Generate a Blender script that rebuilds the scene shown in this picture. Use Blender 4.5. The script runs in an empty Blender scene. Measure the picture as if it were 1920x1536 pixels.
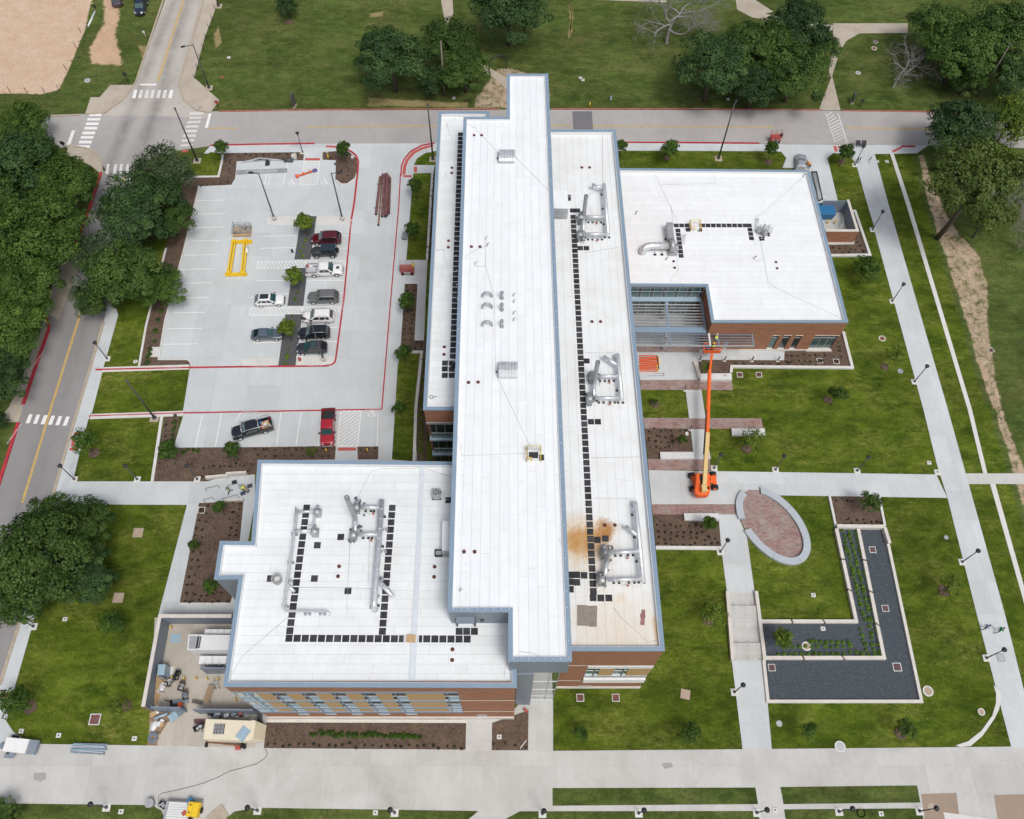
import bpy, bmesh, math, random
import numpy as np
from mathutils import Vector, Matrix
random.seed(7); RNG = np.random.default_rng(7)
SC = bpy.context.scene; COL = SC.collection
R = math.radians; PI = math.pi

# ---------------------------------------------------------------- camera (surveyed from the photograph)
CAM_H, FPX = 103.06, 1596.319
_p, _y, _r = 1.06406058, -0.01378303, 0.01445616
_Rz = Matrix.Rotation(_y, 3, 'Z')
FWD = _Rz @ Vector((0, math.cos(_p), -math.sin(_p)))
_up = _Rz @ Vector((0, math.sin(_p), math.cos(_p)))
_rt = _Rz @ Vector((1, 0, 0))
RT = math.cos(_r)*_rt + math.sin(_r)*_up
UP = math.cos(_r)*_up - math.sin(_r)*_rt
cd = bpy.data.cameras.new('camera'); cam = bpy.data.objects.new('camera', cd); COL.objects.link(cam)
M = Matrix((RT, UP, -FWD)).transposed().to_4x4(); M.translation = Vector((0, 0, CAM_H)); cam.matrix_world = M
cd.sensor_fit = 'HORIZONTAL'; cd.sensor_width = 36; cd.lens = FPX/1920*36; cd.clip_start = .5; cd.clip_end = 2000
SC.camera = cam

# ---------------------------------------------------------------- light
SUN_EL, SUN_AZ = R(62), R(150)          # azimuth clockwise from north (+Y)
wd = bpy.data.worlds.new('World'); SC.world = wd; wd.use_nodes = True
nt = wd.node_tree; bg = nt.nodes['Background']
sky = nt.nodes.new('ShaderNodeTexSky'); sky.sky_type = 'NISHITA'; sky.sun_disc = False
sky.sun_elevation = SUN_EL; sky.sun_rotation = SUN_AZ; sky.air_density = 1; sky.dust_density = 6; sky.ozone_density = 1
hs = nt.nodes.new('ShaderNodeHueSaturation'); hs.inputs['Saturation'].default_value = .62; hs.inputs['Value'].default_value = 1.0
nt.links.new(sky.outputs[0], hs.inputs['Color']); nt.links.new(hs.outputs[0], bg.inputs['Color'])
bg.inputs['Strength'].default_value = .122
sl = bpy.data.lights.new('sun', 'SUN'); so = bpy.data.objects.new('sun', sl); COL.objects.link(so)
sl.energy = 1.3; sl.angle = R(15); sl.color = (1, .965, .92)
so.rotation_euler = (PI/2 - SUN_EL, 0, PI - SUN_AZ)
SC.view_settings.view_transform = 'Standard'; SC.view_settings.look = 'None'
SC.view_settings.exposure = 0.0; SC.view_settings.gamma = 1; SC.view_settings.use_curve_mapping = False
SC.render.engine = 'CYCLES'; SC.cycles.max_bounces = 6; SC.cycles.diffuse_bounces = 3; SC.cycles.glossy_bounces = 3
SC.cycles.transparent_max_bounces = 6

# ---------------------------------------------------------------- survey helpers: photo pixel -> point on a known plane
def _ray(x, y): return FWD*FPX + RT*(x-960) - UP*(y-768)
def at(x, y, z=0.0):
    d = _ray(x, y); t = (z-CAM_H)/d.z
    return Vector((d.x*t, d.y*t, z))
def aty(x, y, Y):                        # point on the vertical plane y = Y
    d = _ray(x, y); t = Y/d.y
    return Vector((d.x*t, Y, CAM_H+d.z*t))
def ats(pts, z=0.0): return [at(p[0], p[1], z) for p in pts]
def xy(pts, z=0.0): return [at(p[0], p[1], z).to_2d() for p in pts]

# ---------------------------------------------------------------- objects
def tag(o, label=None, cat=None, group=None, kind=None):
    if label: o['label'] = label
    if cat: o['category'] = cat
    if group: o['group'] = group
    if kind: o['kind'] = kind
    return o
def thing(name, label, cat, loc=(0, 0, 0), rz=0, group=None):
    o = bpy.data.objects.new(name, None); COL.objects.link(o); o.empty_display_size = .3
    o.location = loc; o.rotation_euler = (0, 0, rz)
    return tag(o, label, cat, group)
def link(name, me, parent=None, mat=None):
    o = bpy.data.objects.new(name, me); COL.objects.link(o)
    if mat and not me.materials: me.materials.append(mat)
    if parent: o.parent = parent
    return o
def kids(o): return [c for c in bpy.data.objects if c.parent == o]
def copy_tree(o, parent=None, cache={}):
    c = o.copy(); COL.objects.link(c); c.parent = parent
    if o.name not in cache: cache[o.name] = kids(o)
    for ch in cache[o.name]: copy_tree(ch, c)
    return c

class MB:
    """collects primitive shapes and links them as ONE mesh object"""
    def __init__(s): s.v = []; s.f = []; s.sm = []
    def add(s, vs, fs, smooth=False):
        n = len(s.v); s.v += [tuple(v) for v in vs]; s.f += [tuple(i+n for i in f) for f in fs]; s.sm += [smooth]*len(fs); return s
    def box(s, x0, x1, y0, y1, z0, z1, m=None):
        vs = [Vector(p) for p in ((x0,y0,z0),(x1,y0,z0),(x1,y1,z0),(x0,y1,z0),(x0,y0,z1),(x1,y0,z1),(x1,y1,z1),(x0,y1,z1))]
        if m: vs = [m @ v for v in vs]
        return s.add(vs, [(3,2,1,0),(4,5,6,7),(0,1,5,4),(1,2,6,5),(2,3,7,6),(3,0,4,7)])
    def bbox(s, x0, x1, y0, y1, z0, z1, b=.03, m=None):   # box with chamfered top edge
        vs = [(x0,y0,z0),(x1,y0,z0),(x1,y1,z0),(x0,y1,z0),(x0,y0,z1-b),(x1,y0,z1-b),(x1,y1,z1-b),(x0,y1,z1-b),(x0+b,y0+b,z1),(x1-b,y0+b,z1),(x1-b,y1-b,z1),(x0+b,y1-b,z1)]
        if m: vs = [m @ Vector(v) for v in vs]
        return s.add(vs, [(3,2,1,0),(8,9,10,11)]+[(i,(i+1)%4,4+(i+1)%4,4+i) for i in range(4)]+[(4+i,4+(i+1)%4,8+(i+1)%4,8+i) for i in range(4)])
    def prism(s, poly, z0, z1):
        n = len(poly); a = sum(poly[i][0]*poly[(i+1)%n][1]-poly[(i+1)%n][0]*poly[i][1] for i in range(n))
        if a < 0: poly = list(poly)[::-1]
        vs = [(p[0],p[1],z0) for p in poly]+[(p[0],p[1],z1) for p in poly]
        return s.add(vs, [tuple(range(n-1,-1,-1)), tuple(range(n,2*n))]+[(i,(i+1)%n,n+(i+1)%n,n+i) for i in range(n)])
    def ring(s, outer, inner, z0, z1):                    # two loops of equal length, ccw
        n = len(outer)
        vs = [(p[0],p[1],z0) for p in outer]+[(p[0],p[1],z1) for p in outer]+[(p[0],p[1],z0) for p in inner]+[(p[0],p[1],z1) for p in inner]
        fs = []
        for i in range(n):
            j = (i+1)%n
            fs += [(i,j,n+j,n+i),(n+i,n+j,3*n+j,3*n+i),(3*n+i,3*n+j,2*n+j,2*n+i),(2*n+i,2*n+j,j,i)]
        return s.add(vs, fs)
    def sheet(s, poly, z):
        n = len(poly); a = sum(poly[i][0]*poly[(i+1)%n][1]-poly[(i+1)%n][0]*poly[i][1] for i in range(n))
        if a < 0: poly = list(poly)[::-1]
        return s.add([(p[0],p[1],z) for p in poly], [tuple(range(n))])
    def tube(s, pts, r, n=8, cap=True, smooth=True):
        pts = [Vector(p) for p in pts]; rs = r if isinstance(r, (list, tuple)) else [r]*len(pts)
        vs = []; prev = None
        for i, p in enumerate(pts):
            t = (pts[min(i+1, len(pts)-1)]-pts[max(i-1, 0)]).normalized()
            if prev is None: a = t.orthogonal().normalized()
            else: a = (prev - t*prev.dot(t)); a = a.normalized() if a.length > 1e-6 else t.orthogonal().normalized()
            prev = a; b = t.cross(a)
            vs += [p + rs[i]*(math.cos(2*PI*k/n)*a + math.sin(2*PI*k/n)*b) for k in range(n)]
        fs = [(i*n+k, i*n+(k+1)%n, (i+1)*n+(k+1)%n, (i+1)*n+k) for i in range(len(pts)-1) for k in range(n)]
        s.add(vs, fs, smooth)
        if cap:
            m = len(s.v)-len(vs)
            s.f += [tuple(m+k for k in range(n-1,-1,-1)), tuple(m+(len(pts)-1)*n+k for k in range(n))]; s.sm += [False]*2
        return s
    def cyl(s, x, y, z0, z1, r, n=12, r1=None): return s.tube([(x,y,z0),(x,y,z1)], [r, r if r1 is None else r1], n)
    def ball(s, c, r, n=8, m=6):
        rx, ry, rz = r if isinstance(r, (tuple, list)) else (r, r, r); c = Vector(c)
        vs = [c+Vector((0,0,-rz))]+[c+Vector((rx*math.sin(PI*i/m)*math.cos(2*PI*k/n), ry*math.sin(PI*i/m)*math.sin(2*PI*k/n), -rz*math.cos(PI*i/m))) for i in range(1,m) for k in range(n)]+[c+Vector((0,0,rz))]
        fs = [(0,1+(k+1)%n,1+k) for k in range(n)]
        for i in range(m-2):
            for k in range(n): fs.append((1+i*n+k,1+i*n+(k+1)%n,1+(i+1)*n+(k+1)%n,1+(i+1)*n+k))
        e = len(vs)-1; o = 1+(m-2)*n
        fs += [(o+k,o+(k+1)%n,e) for k in range(n)]
        return s.add(vs, fs, True)
    def loft(s, rings, smooth=True, caps=True):
        n = len(rings[0]); vs = [v for r in rings for v in r]
        fs = [(i*n+k, i*n+(k+1)%n, (i+1)*n+(k+1)%n, (i+1)*n+k) for i in range(len(rings)-1) for k in range(n)]
        s.add(vs, fs, smooth)
        if caps:
            b = len(s.v)-len(vs); s.f += [tuple(b+k for k in range(n-1,-1,-1)), tuple(b+(len(rings)-1)*n+k for k in range(n))]; s.sm += [False]*2
        return s
    def mesh(s, name, mat=None, off=None):
        me = bpy.data.meshes.new(name)
        v = s.v if off is None else [(a[0]-off[0], a[1]-off[1], a[2]-off[2]) for a in s.v]
        me.from_pydata(v, [], s.f); me.polygons.foreach_set('use_smooth', s.sm); me.update()
        if mat: me.materials.append(mat)
        return me
    def build(s, name, mat, parent=None, world=False):    # world=True: shapes are in world space, parent unrotated
        off = None
        if world and parent is not None:
            off = Vector(parent.location)
            if parent.parent: off = off+Vector(parent.parent.location)
        return link(name, s.mesh(name, mat, off), parent)
def struct(name, mb, mat, parent=None, world=False):
    o = mb.build(name, mat, parent, world)
    if not parent: o['kind'] = 'structure'
    return o
def offset(poly, d):                                       # inset (d > 0) a ccw polygon
    n = len(poly); out = []
    for i in range(n):
        p0, p1, p2 = Vector(poly[i-1]), Vector(poly[i]), Vector(poly[(i+1)%n])
        e1 = (p1-p0).normalized(); e2 = (p2-p1).normalized()
        n1 = Vector((-e1.y, e1.x)); n2 = Vector((-e2.y, e2.x)); k = 1+n1.dot(n2)
        out.append(p1+(n1+n2)*(d/max(k, .25)))
    return out
def ccw(poly):
    n = len(poly); a = sum(poly[i][0]*poly[(i+1)%n][1]-poly[(i+1)%n][0]*poly[i][1] for i in range(n))
    return [Vector(p) for p in (poly if a > 0 else list(poly)[::-1])]
def cut_cells(poly, sx, sy, ang=0, ox=0, oy=0, stagger=False, gap=.012, amin=.15):
    """split a polygon into cells by real cuts, each shrunk by a joint"""
    c, s_ = math.cos(ang), math.sin(ang)
    P = [(p[0]*c+p[1]*s_, -p[0]*s_+p[1]*c) for p in poly]
    bm = bmesh.new(); bm.faces.new([bm.verts.new((p[0], p[1], 0)) for p in ccw(P)])
    x0, x1 = min(p[0] for p in P), max(p[0] for p in P); y0, y1 = min(p[1] for p in P), max(p[1] for p in P)
    def cut(co, no, faces):
        g = set(faces); ed = {e for f in g for e in f.edges}; ve = {v for f in g for v in f.verts}
        bmesh.ops.bisect_plane(bm, geom=list(g)+list(ed)+list(ve), dist=1e-4, plane_co=co, plane_no=no)
    if sx:
        k = math.floor((x0-ox)/sx)+1
        while ox+k*sx < x1-.05: cut((ox+k*sx,0,0), (1,0,0), bm.faces[:]); k += 1
    if sy:
        if not stagger:
            k = math.floor((y0-oy)/sy)+1
            while oy+k*sy < y1-.05: cut((0,oy+k*sy,0), (0,1,0), bm.faces[:]); k += 1
        else:
            for f in bm.faces[:]:
                fs = [f]; a = min(v.co.y for v in f.verts); b = max(v.co.y for v in f.verts)
                t = a+sy*random.uniform(.3, 1)
                while t < b-.6:
                    cx = f.calc_center_median().x
                    lo, hi = min(v.co.x for v in f.verts), max(v.co.x for v in f.verts)
                    cut((0,t,0), (0,1,0), [g for g in bm.faces if lo-.01 < g.calc_center_median().x < hi+.01]); t += sy*random.uniform(.7, 1.1)
                    f = max((g for g in bm.faces if lo-.01 < g.calc_center_median().x < hi+.01), key=lambda g: g.calc_center_median().y)
    out = []
    for f in bm.faces:
        if f.calc_area() < amin: continue
        q = offset(ccw([v.co.to_2d() for v in f.verts]), gap)
        out.append([Vector((p.x*c-p.y*s_, p.x*s_+p.y*c)) for p in q])
    bm.free(); return out
# ---------------------------------------------------------------- materials (colour, grain and wear only)
def mat(name, col, rough=.7, metal=0, var=0, scale=3, bump=0, bscale=None, rnd=0, col2=None, sc2=.25, spec=None, coat=0, detail=4):
    m = bpy.data.materials.new(name); m.use_nodes = True; n = m.node_tree; L = n.links.new
    b = n.nodes['Principled BSDF']; b.inputs['Roughness'].default_value = rough; b.inputs['Metallic'].default_value = metal
    if spec is not None: b.inputs['Specular IOR Level'].default_value = spec
    if coat: b.inputs['Coat Weight'].default_value = coat; b.inputs['Coat Roughness'].default_value = .08
    b.inputs['Base Color'].default_value = (*col, 1)
    src = None
    if var or col2 or rnd or bump:
        geo = n.nodes.new('ShaderNodeNewGeometry')
    if var or col2:
        tx = n.nodes.new('ShaderNodeTexNoise'); tx.inputs['Scale'].default_value = scale; tx.inputs['Detail'].default_value = detail; tx.inputs['Roughness'].default_value = .65
        L(geo.outputs['Position'], tx.inputs['Vector'])
        rp = n.nodes.new('ShaderNodeMapRange'); rp.inputs['From Min'].default_value = .3; rp.inputs['From Max'].default_value = .7
        rp.inputs['To Min'].default_value = 1-var; rp.inputs['To Max'].default_value = 1+var; L(tx.outputs['Fac'], rp.inputs['Value'])
        mx = n.nodes.new('ShaderNodeMix'); mx.data_type = 'RGBA'; mx.blend_type = 'MULTIPLY'; mx.inputs['Factor'].default_value = 1
        mx.inputs['A'].default_value = (*col, 1); L(rp.outputs['Result'], mx.inputs['B']); src = mx.outputs['Result']
        if col2:
            t2 = n.nodes.new('ShaderNodeTexNoise'); t2.inputs['Scale'].default_value = sc2; t2.inputs['Detail'].default_value = 6; t2.inputs['Roughness'].default_value = .7
            L(geo.outputs['Position'], t2.inputs['Vector'])
            r2 = n.nodes.new('ShaderNodeMapRange'); r2.inputs['From Min'].default_value = .42; r2.inputs['From Max'].default_value = .66; L(t2.outputs['Fac'], r2.inputs['Value'])
            m2 = n.nodes.new('ShaderNodeMix'); m2.data_type = 'RGBA'; m2.inputs['B'].default_value = (*col2, 1)
            L(r2.outputs['Result'], m2.inputs['Factor']); L(mx.outputs['Result'], m2.inputs['A'])
            m3 = n.nodes.new('ShaderNodeMix'); m3.data_type = 'RGBA'; m3.blend_type = 'MULTIPLY'; m3.inputs['Factor'].default_value = .6
            L(m2.outputs['Result'], m3.inputs['A']); L(rp.outputs['Result'], m3.inputs['B']); src = m3.outputs['Result']
    if rnd:
        oi = n.nodes.new('ShaderNodeObjectInfo'); r3 = n.nodes.new('ShaderNodeMapRange')
        r3.inputs['To Min'].default_value = 1-rnd; r3.inputs['To Max'].default_value = 1+rnd; L(oi.outputs['Random'], r3.inputs['Value'])
        m4 = n.nodes.new('ShaderNodeMix'); m4.data_type = 'RGBA'; m4.blend_type = 'MULTIPLY'; m4.inputs['Factor'].default_value = 1
        if src: L(src, m4.inputs['A'])
        else: m4.inputs['A'].default_value = (*col, 1)
        L(r3.outputs['Result'], m4.inputs['B']); src = m4.outputs['Result']
    if src: L(src, b.inputs['Base Color'])
    if bump:
        t4 = n.nodes.new('ShaderNodeTexNoise'); t4.inputs['Scale'].default_value = bscale or scale*4; t4.inputs['Detail'].default_value = 5
        L(geo.outputs['Position'], t4.inputs['Vector'])
        bu = n.nodes.new('ShaderNodeBump'); bu.inputs['Strength'].default_value = bump; bu.inputs['Distance'].default_value = .05
        L(t4.outputs['Fac'], bu.inputs['Height']); L(bu.outputs['Normal'], b.inputs['Normal'])
    return m
def ramp(n, src, stops):
    r = n.nodes.new('ShaderNodeValToRGB'); e = r.color_ramp.elements
    while len(e) < len(stops): e.new(.5)
    for k, (p, c) in enumerate(stops): e[k].position = p; e[k].color = (*c, 1)
    n.links.new(src, r.inputs['Fac']); return r.outputs['Color']
def noise(n, vec, sc, det=5, rough=.6, dist=0):
    t = n.nodes.new('ShaderNodeTexNoise'); t.inputs['Scale'].default_value = sc; t.inputs['Detail'].default_value = det
    t.inputs['Roughness'].default_value = rough; t.inputs['Distortion'].default_value = dist; n.links.new(vec, t.inputs['Vector']); return t.outputs['Fac']
def mixc(n, f, a, b, mode='MIX'):
    m = n.nodes.new('ShaderNodeMix'); m.data_type = 'RGBA'; m.blend_type = mode
    for k, v in (('Factor', f), ('A', a), ('B', b)):
        if hasattr(v, 'is_linked'): n.links.new(v, m.inputs[k])
        elif k == 'Factor': m.inputs[k].default_value = v
        else: m.inputs[k].default_value = (*v, 1)
    return m.outputs['Result']
def rng(n, src, a, b, c=0, d=1):
    m = n.nodes.new('ShaderNodeMapRange'); m.inputs['From Min'].default_value = a; m.inputs['From Max'].default_value = b
    m.inputs['To Min'].default_value = c; m.inputs['To Max'].default_value = d; n.links.new(src, m.inputs['Value']); return m.outputs['Result']
def stretch(n, vec, s):
    m = n.nodes.new('ShaderNodeMapping'); m.inputs['Scale'].default_value = s; n.links.new(vec, m.inputs['Vector']); return m.outputs['Vector']
GRASS = {'park': ((.040,.064,.014), (.074,.102,.025), (.21,.185,.08), .74), 'lawn': ((.031,.057,.005), (.078,.111,.011), (.25,.245,.062), .82)}
def grass_color(n, p, dark, mid, dry, dryness):
    c = ramp(n, noise(n, stretch(n, p, (1, 1.7, 1)), .16, 9, .74), [(.38, dark), (.62, mid)])
    c = mixc(n, rng(n, noise(n, stretch(n, p, (.8, 1.5, 1)), .5, 8, .72, .4), .44, .68, 0, .85), c, tuple(v*1.5 for v in mid))
    d = rng(n, noise(n, stretch(n, p, (.8, 1.6, 1)), .13, 9, .80, .6), .60-dryness*.16, .78-dryness*.1)
    f = rng(n, noise(n, stretch(n, p, (1.2, 2.4, 1)), .9, 6, .75), .40, .64)
    mm = n.nodes.new('ShaderNodeMath'); mm.operation = 'MULTIPLY'; n.links.new(d, mm.inputs[0]); n.links.new(f, mm.inputs[1])
    c = mixc(n, mm.outputs[0], c, dry)
    c = mixc(n, .8, c, rng(n, noise(n, stretch(n, p, (.7, 1.3, 1)), .07, 4, .6), .35, .65, .78, 1.2), 'MULTIPLY')
    return mixc(n, .9, c, rng(n, noise(n, p, 3.2, 6, .85), .3, .7, .50, 1.5), 'MULTIPLY')
def turf_mat(name, key, soil=None):
    m = bpy.data.materials.new(name); m.use_nodes = True; n = m.node_tree; b = n.nodes['Principled BSDF']
    b.inputs['Roughness'].default_value = .95; b.inputs['Specular IOR Level'].default_value = .1
    p = n.nodes.new('ShaderNodeNewGeometry').outputs['Position']; c = grass_color(n, p, *GRASS[key])
    if soil:                                   # bare earth fading raggedly into the grass at its rim
        q = mixc(n, rng(n, noise(n, p, .35, 7, .7), .4, .65), soil[0], soil[1]); q = mixc(n, 1, q, rng(n, noise(n, p, 3, 5, .8), .3, .7, .75, 1.25), 'MULTIPLY')
        e = n.nodes.new('ShaderNodeAttribute'); e.attribute_name = 'edge'; ad = n.nodes.new('ShaderNodeMath'); ad.operation = 'MULTIPLY_ADD'
        n.links.new(noise(n, p, .8, 9, .82, .4), ad.inputs[0]); ad.inputs[1].default_value = -2.2; n.links.new(e.outputs['Fac'], ad.inputs[2])
        c = mixc(n, rng(n, ad.outputs[0], -1.0+soil[2], -.7+soil[2]), c, q)
    n.links.new(c, b.inputs['Base Color'])
    bu = n.nodes.new('ShaderNodeBump'); bu.inputs['Strength'].default_value = .7; bu.inputs['Distance'].default_value = .12
    n.links.new(noise(n, p, 4, 6, .75), bu.inputs['Height']); n.links.new(bu.outputs['Normal'], b.inputs['Normal'])
    return m
def concrete_mat(name, col, stain, amount=.5, rnd=.05, sc=.16, rough=.85, lanes=()):
    m = bpy.data.materials.new(name); m.use_nodes = True; n = m.node_tree; b = n.nodes['Principled BSDF']
    b.inputs['Roughness'].default_value = rough; b.inputs['Specular IOR Level'].default_value = .25
    p = n.nodes.new('ShaderNodeNewGeometry').outputs['Position']
    f = rng(n, noise(n, p, sc, 9, .72, .5), .42, .72, 0, amount)
    c = mixc(n, f, col, stain)
    g = rng(n, noise(n, stretch(n, p, (1, .25, 1)), 1.6, 5, .7), .25, .75, .955, 1.045); c = mixc(n, 1, c, g, 'MULTIPLY')
    g = rng(n, noise(n, p, 14, 3, .7), .3, .7, .965, 1.035); c = mixc(n, 1, c, g, 'MULTIPLY')
    sp = rng(n, noise(n, p, 2.3, 2, .4), .74, .80, 1, .86); c = mixc(n, 1, c, sp, 'MULTIPLY')
    oi = n.nodes.new('ShaderNodeObjectInfo'); c = mixc(n, 1, c, rng(n, oi.outputs['Random'], 0, 1, 1-rnd, 1+rnd), 'MULTIPLY')
    for p0, p1, w, k in lanes:                     # tyre-darkened wheel paths
        a, e = at(*p0), at(*p1); nn = Vector((-(e-a).y, (e-a).x, 0)).normalized()
        d = n.nodes.new('ShaderNodeVectorMath'); d.operation = 'DOT_PRODUCT'; n.links.new(p, d.inputs[0]); d.inputs[1].default_value = nn
        ab = n.nodes.new('ShaderNodeMath'); ab.operation = 'SUBTRACT'; n.links.new(d.outputs['Value'], ab.inputs[0]); ab.inputs[1].default_value = a.dot(nn)
        a2 = n.nodes.new('ShaderNodeMath'); a2.operation = 'ABSOLUTE'; n.links.new(ab.outputs[0], a2.inputs[0])
        f = rng(n, a2.outputs[0], 0, w, 1, 0); g = rng(n, noise(n, p, .35, 6, .7), .3, .6, .25, 1); mm = n.nodes.new('ShaderNodeMath'); mm.operation = 'MULTIPLY'; n.links.new(f, mm.inputs[0]); n.links.new(g, mm.inputs[1])
        c = mixc(n, 1, c, rng(n, mm.outputs[0], 0, 1, 1, 1-k), 'MULTIPLY')
    n.links.new(c, b.inputs['Base Color']); return m
def brick_mat(name, c1, c2, mortar, sc=1, bands=True):
    m = bpy.data.materials.new(name); m.use_nodes = True; n = m.node_tree; b = n.nodes['Principled BSDF']; b.inputs['Roughness'].default_value = .9
    L = n.links.new; geo = n.nodes.new('ShaderNodeNewGeometry'); sp = n.nodes.new('ShaderNodeSeparateXYZ'); L(geo.outputs['Position'], sp.inputs[0])
    ad = n.nodes.new('ShaderNodeMath'); ad.operation = 'ADD'; L(sp.outputs['X'], ad.inputs[0]); L(sp.outputs['Y'], ad.inputs[1])
    cb = n.nodes.new('ShaderNodeCombineXYZ'); L(ad.outputs[0], cb.inputs['X']); L(sp.outputs['Z'], cb.inputs['Y'])
    bt = n.nodes.new('ShaderNodeTexBrick'); bt.inputs['Scale'].default_value = sc; bt.inputs['Color1'].default_value = (*c1, 1); bt.inputs['Color2'].default_value = (*c2, 1)
    bt.inputs['Mortar'].default_value = (*mortar, 1); bt.inputs['Mortar Size'].default_value = .012; bt.inputs['Brick Width'].default_value = .4; bt.inputs['Row Height'].default_value = .13
    L(cb.outputs[0], bt.inputs['Vector'])
    c = bt.outputs['Color']
    c = mixc(n, 1, c, rng(n, noise(n, stretch(n, geo.outputs['Position'], (.5, .5, 3)), 1.3, 6, .75), .3, .7, .72, 1.28), 'MULTIPLY')
    L(c, b.inputs['Base Color'])
    bu = n.nodes.new('ShaderNodeBump'); bu.inputs['Strength'].default_value = .4; bu.inputs['Distance'].default_value = .01; L(bt.outputs['Fac'], bu.inputs['Height']); L(bu.outputs['Normal'], b.inputs['Normal'])
    return m
def leaf_mat(name, a, b_, c_, trans=.16):
    a, b_, c_ = [(q[0]*.80, q[1]*.95, q[2]*.92) for q in (a, b_, c_)]
    m = bpy.data.materials.new(name); m.use_nodes = True; n = m.node_tree; L = n.links.new; b = n.nodes['Principled BSDF']
    at_ = n.nodes.new('ShaderNodeAttribute'); at_.attribute_name = 'tone'
    oi = n.nodes.new('ShaderNodeObjectInfo')
    c = ramp(n, at_.outputs['Fac'], [(.05, a), (.55, b_), (.97, c_)])
    c = mixc(n, 1, c, rng(n, oi.outputs['Random'], 0, 1, .82, 1.2), 'MULTIPLY')
    L(c, b.inputs['Base Color']); b.inputs['Roughness'].default_value = .6; b.inputs['Specular IOR Level'].default_value = .25
    tr = n.nodes.new('ShaderNodeBsdfTranslucent'); L(c, tr.inputs['Color']); mx = n.nodes.new('ShaderNodeMixShader'); mx.inputs[0].default_value = trans
    L(b.outputs[0], mx.inputs[1]); L(tr.outputs[0], mx.inputs[2]); L(mx.outputs[0], n.nodes['Material Output'].inputs['Surface'])
    return m
def glass_mat(name, col, rough=.03, spec=.9):
    m = mat(name, col, rough, 0, spec=spec, coat=.5); m.node_tree.nodes['Principled BSDF'].inputs['IOR'].default_value = 1.55; return m
X = {}
X['park'] = turf_mat('park grass', 'park')
X['lawn'] = turf_mat('new lawn', 'lawn')
X['conc'] = concrete_mat('pale concrete', (.535,.575,.592), (.42,.44,.44), .55)
X['conc2'] = concrete_mat('warm concrete', (.52,.525,.512), (.40,.395,.365), .85)
X['conc3'] = concrete_mat('beige concrete', (.475,.445,.39), (.35,.32,.27), .8, .05, .22)
X['stain'] = concrete_mat('stained concrete', (.35,.35,.335), (.30,.29,.27), .7, 0, .5)
X['joint'] = mat('joint', (.36,.36,.345), .95)
X['street'] = concrete_mat('grey street', (.385,.378,.376), (.29,.285,.29), .8, 0, .09)
_ln = [((250,197),(220,275),1.5,.36), ((295,190),(270,275),1.6,.40), ((322,150),(300,190),1.2,.12)]
X['streetc'] = concrete_mat('crossing street', (.39,.38,.37), (.30,.29,.29), .8, 0, .09, lanes=_ln)
X['streetd'] = concrete_mat('west street', (.275,.27,.272), (.225,.22,.225), .7, 0, .09, lanes=[((110,700),(60,870),1.3,.14), ((150,640),(95,830),1.3,.14)])
X['oldconc'] = concrete_mat('tan street', (.46,.435,.40), (.35,.335,.32), .8, .04, .12, lanes=_ln)
X['walk'] = concrete_mat('tan walk', (.46,.415,.345), (.32,.27,.215), .7, .05, .3)
X['patch'] = concrete_mat('dark patch', (.175,.175,.185), (.14,.14,.15), .5, 0)
X['curb'] = concrete_mat('curb white', (.63,.64,.625), (.5,.47,.42), .5, .03, .5)
X['tancurb'] = mat('tan curb', (.40,.345,.27), .9, var=.15, scale=1.5)
X['redp'] = mat('red paint', (.42,.03,.045), .6, var=.25, scale=1.2)
X['brickred'] = mat('red tactile', (.47,.10,.085), .8, var=.1, scale=6)
X['white'] = mat('white paint', (.76,.77,.77), .7, var=.05, scale=2)
X['worn'] = mat('worn white paint', (.62,.62,.61), .8, var=.16, scale=1.6, detail=8)
X['yellow'] = mat('yellow paint', (.60,.40,.10), .7, var=.2, scale=1.5)
X['mulch'] = mat('mulch', (.105,.074,.057), .95, var=.35, scale=5, bump=.8, bscale=9, col2=(.145,.105,.078), sc2=.6, spec=.1)
X['dirt'] = mat('bare dirt', (.50,.355,.245), .95, var=.12, scale=1.2, bump=.4, bscale=3, col2=(.58,.46,.35), sc2=.12, spec=.1)
X['sand'] = mat('sandy dirt', (.40,.30,.205), .95, var=.25, scale=1.6, bump=.6, bscale=4, col2=(.28,.20,.12), sc2=.35, spec=.1)
X['graveld'] = mat('dark gravel bed', (.052,.066,.080), .9, var=.3, scale=6, bump=.5, bscale=14)
X['islandg'] = mat('island gravel', (.085,.088,.092), .9, var=.3, scale=9, bump=.5, bscale=16)
X['tpo'] = concrete_mat('white membrane', (.775,.815,.845), (.725,.74,.745), .55, .022, .3, .55)
X['tpo2'] = concrete_mat('weathered membrane', (.745,.79,.81), (.67,.685,.675), .7, .035, .28, .6)
X['seam'] = mat('membrane seam', (.36,.38,.40), .7)
X['upst'] = mat('membrane upstand', (.74,.755,.765), .6, var=.05, scale=.8)
X['joint_strip'] = mat('pale blue strip', (.60,.655,.71), .6, var=.05, scale=.8)
X['coping'] = mat('blue grey coping', (.215,.300,.395), .42, var=.05, scale=.5, spec=.6)
X['metalw'] = mat('blue grey metal panel', (.185,.225,.275), .45, var=.05, scale=.5, spec=.55)
X['steelb'] = mat('blue grey steel', (.20,.265,.335), .5, var=.06, scale=1)
X['brick'] = brick_mat('brown brick', (.345,.160,.085), (.290,.126,.067), (.30,.18,.125))
X['plinth'] = mat('plinth stone', (.60,.575,.53), .85, var=.08, scale=1.2)
X['tan'] = mat('tan panel', (.46,.305,.145), .7, var=.05, scale=1.5)
X['lblue'] = mat('light blue panel', (.30,.43,.52), .35, var=.04, scale=1, spec=.6)
X['alu'] = mat('aluminium frame', (.48,.52,.55), .4, metal=.5)
X['glass'] = glass_mat('dark glass', (.018,.035,.040))
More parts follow.
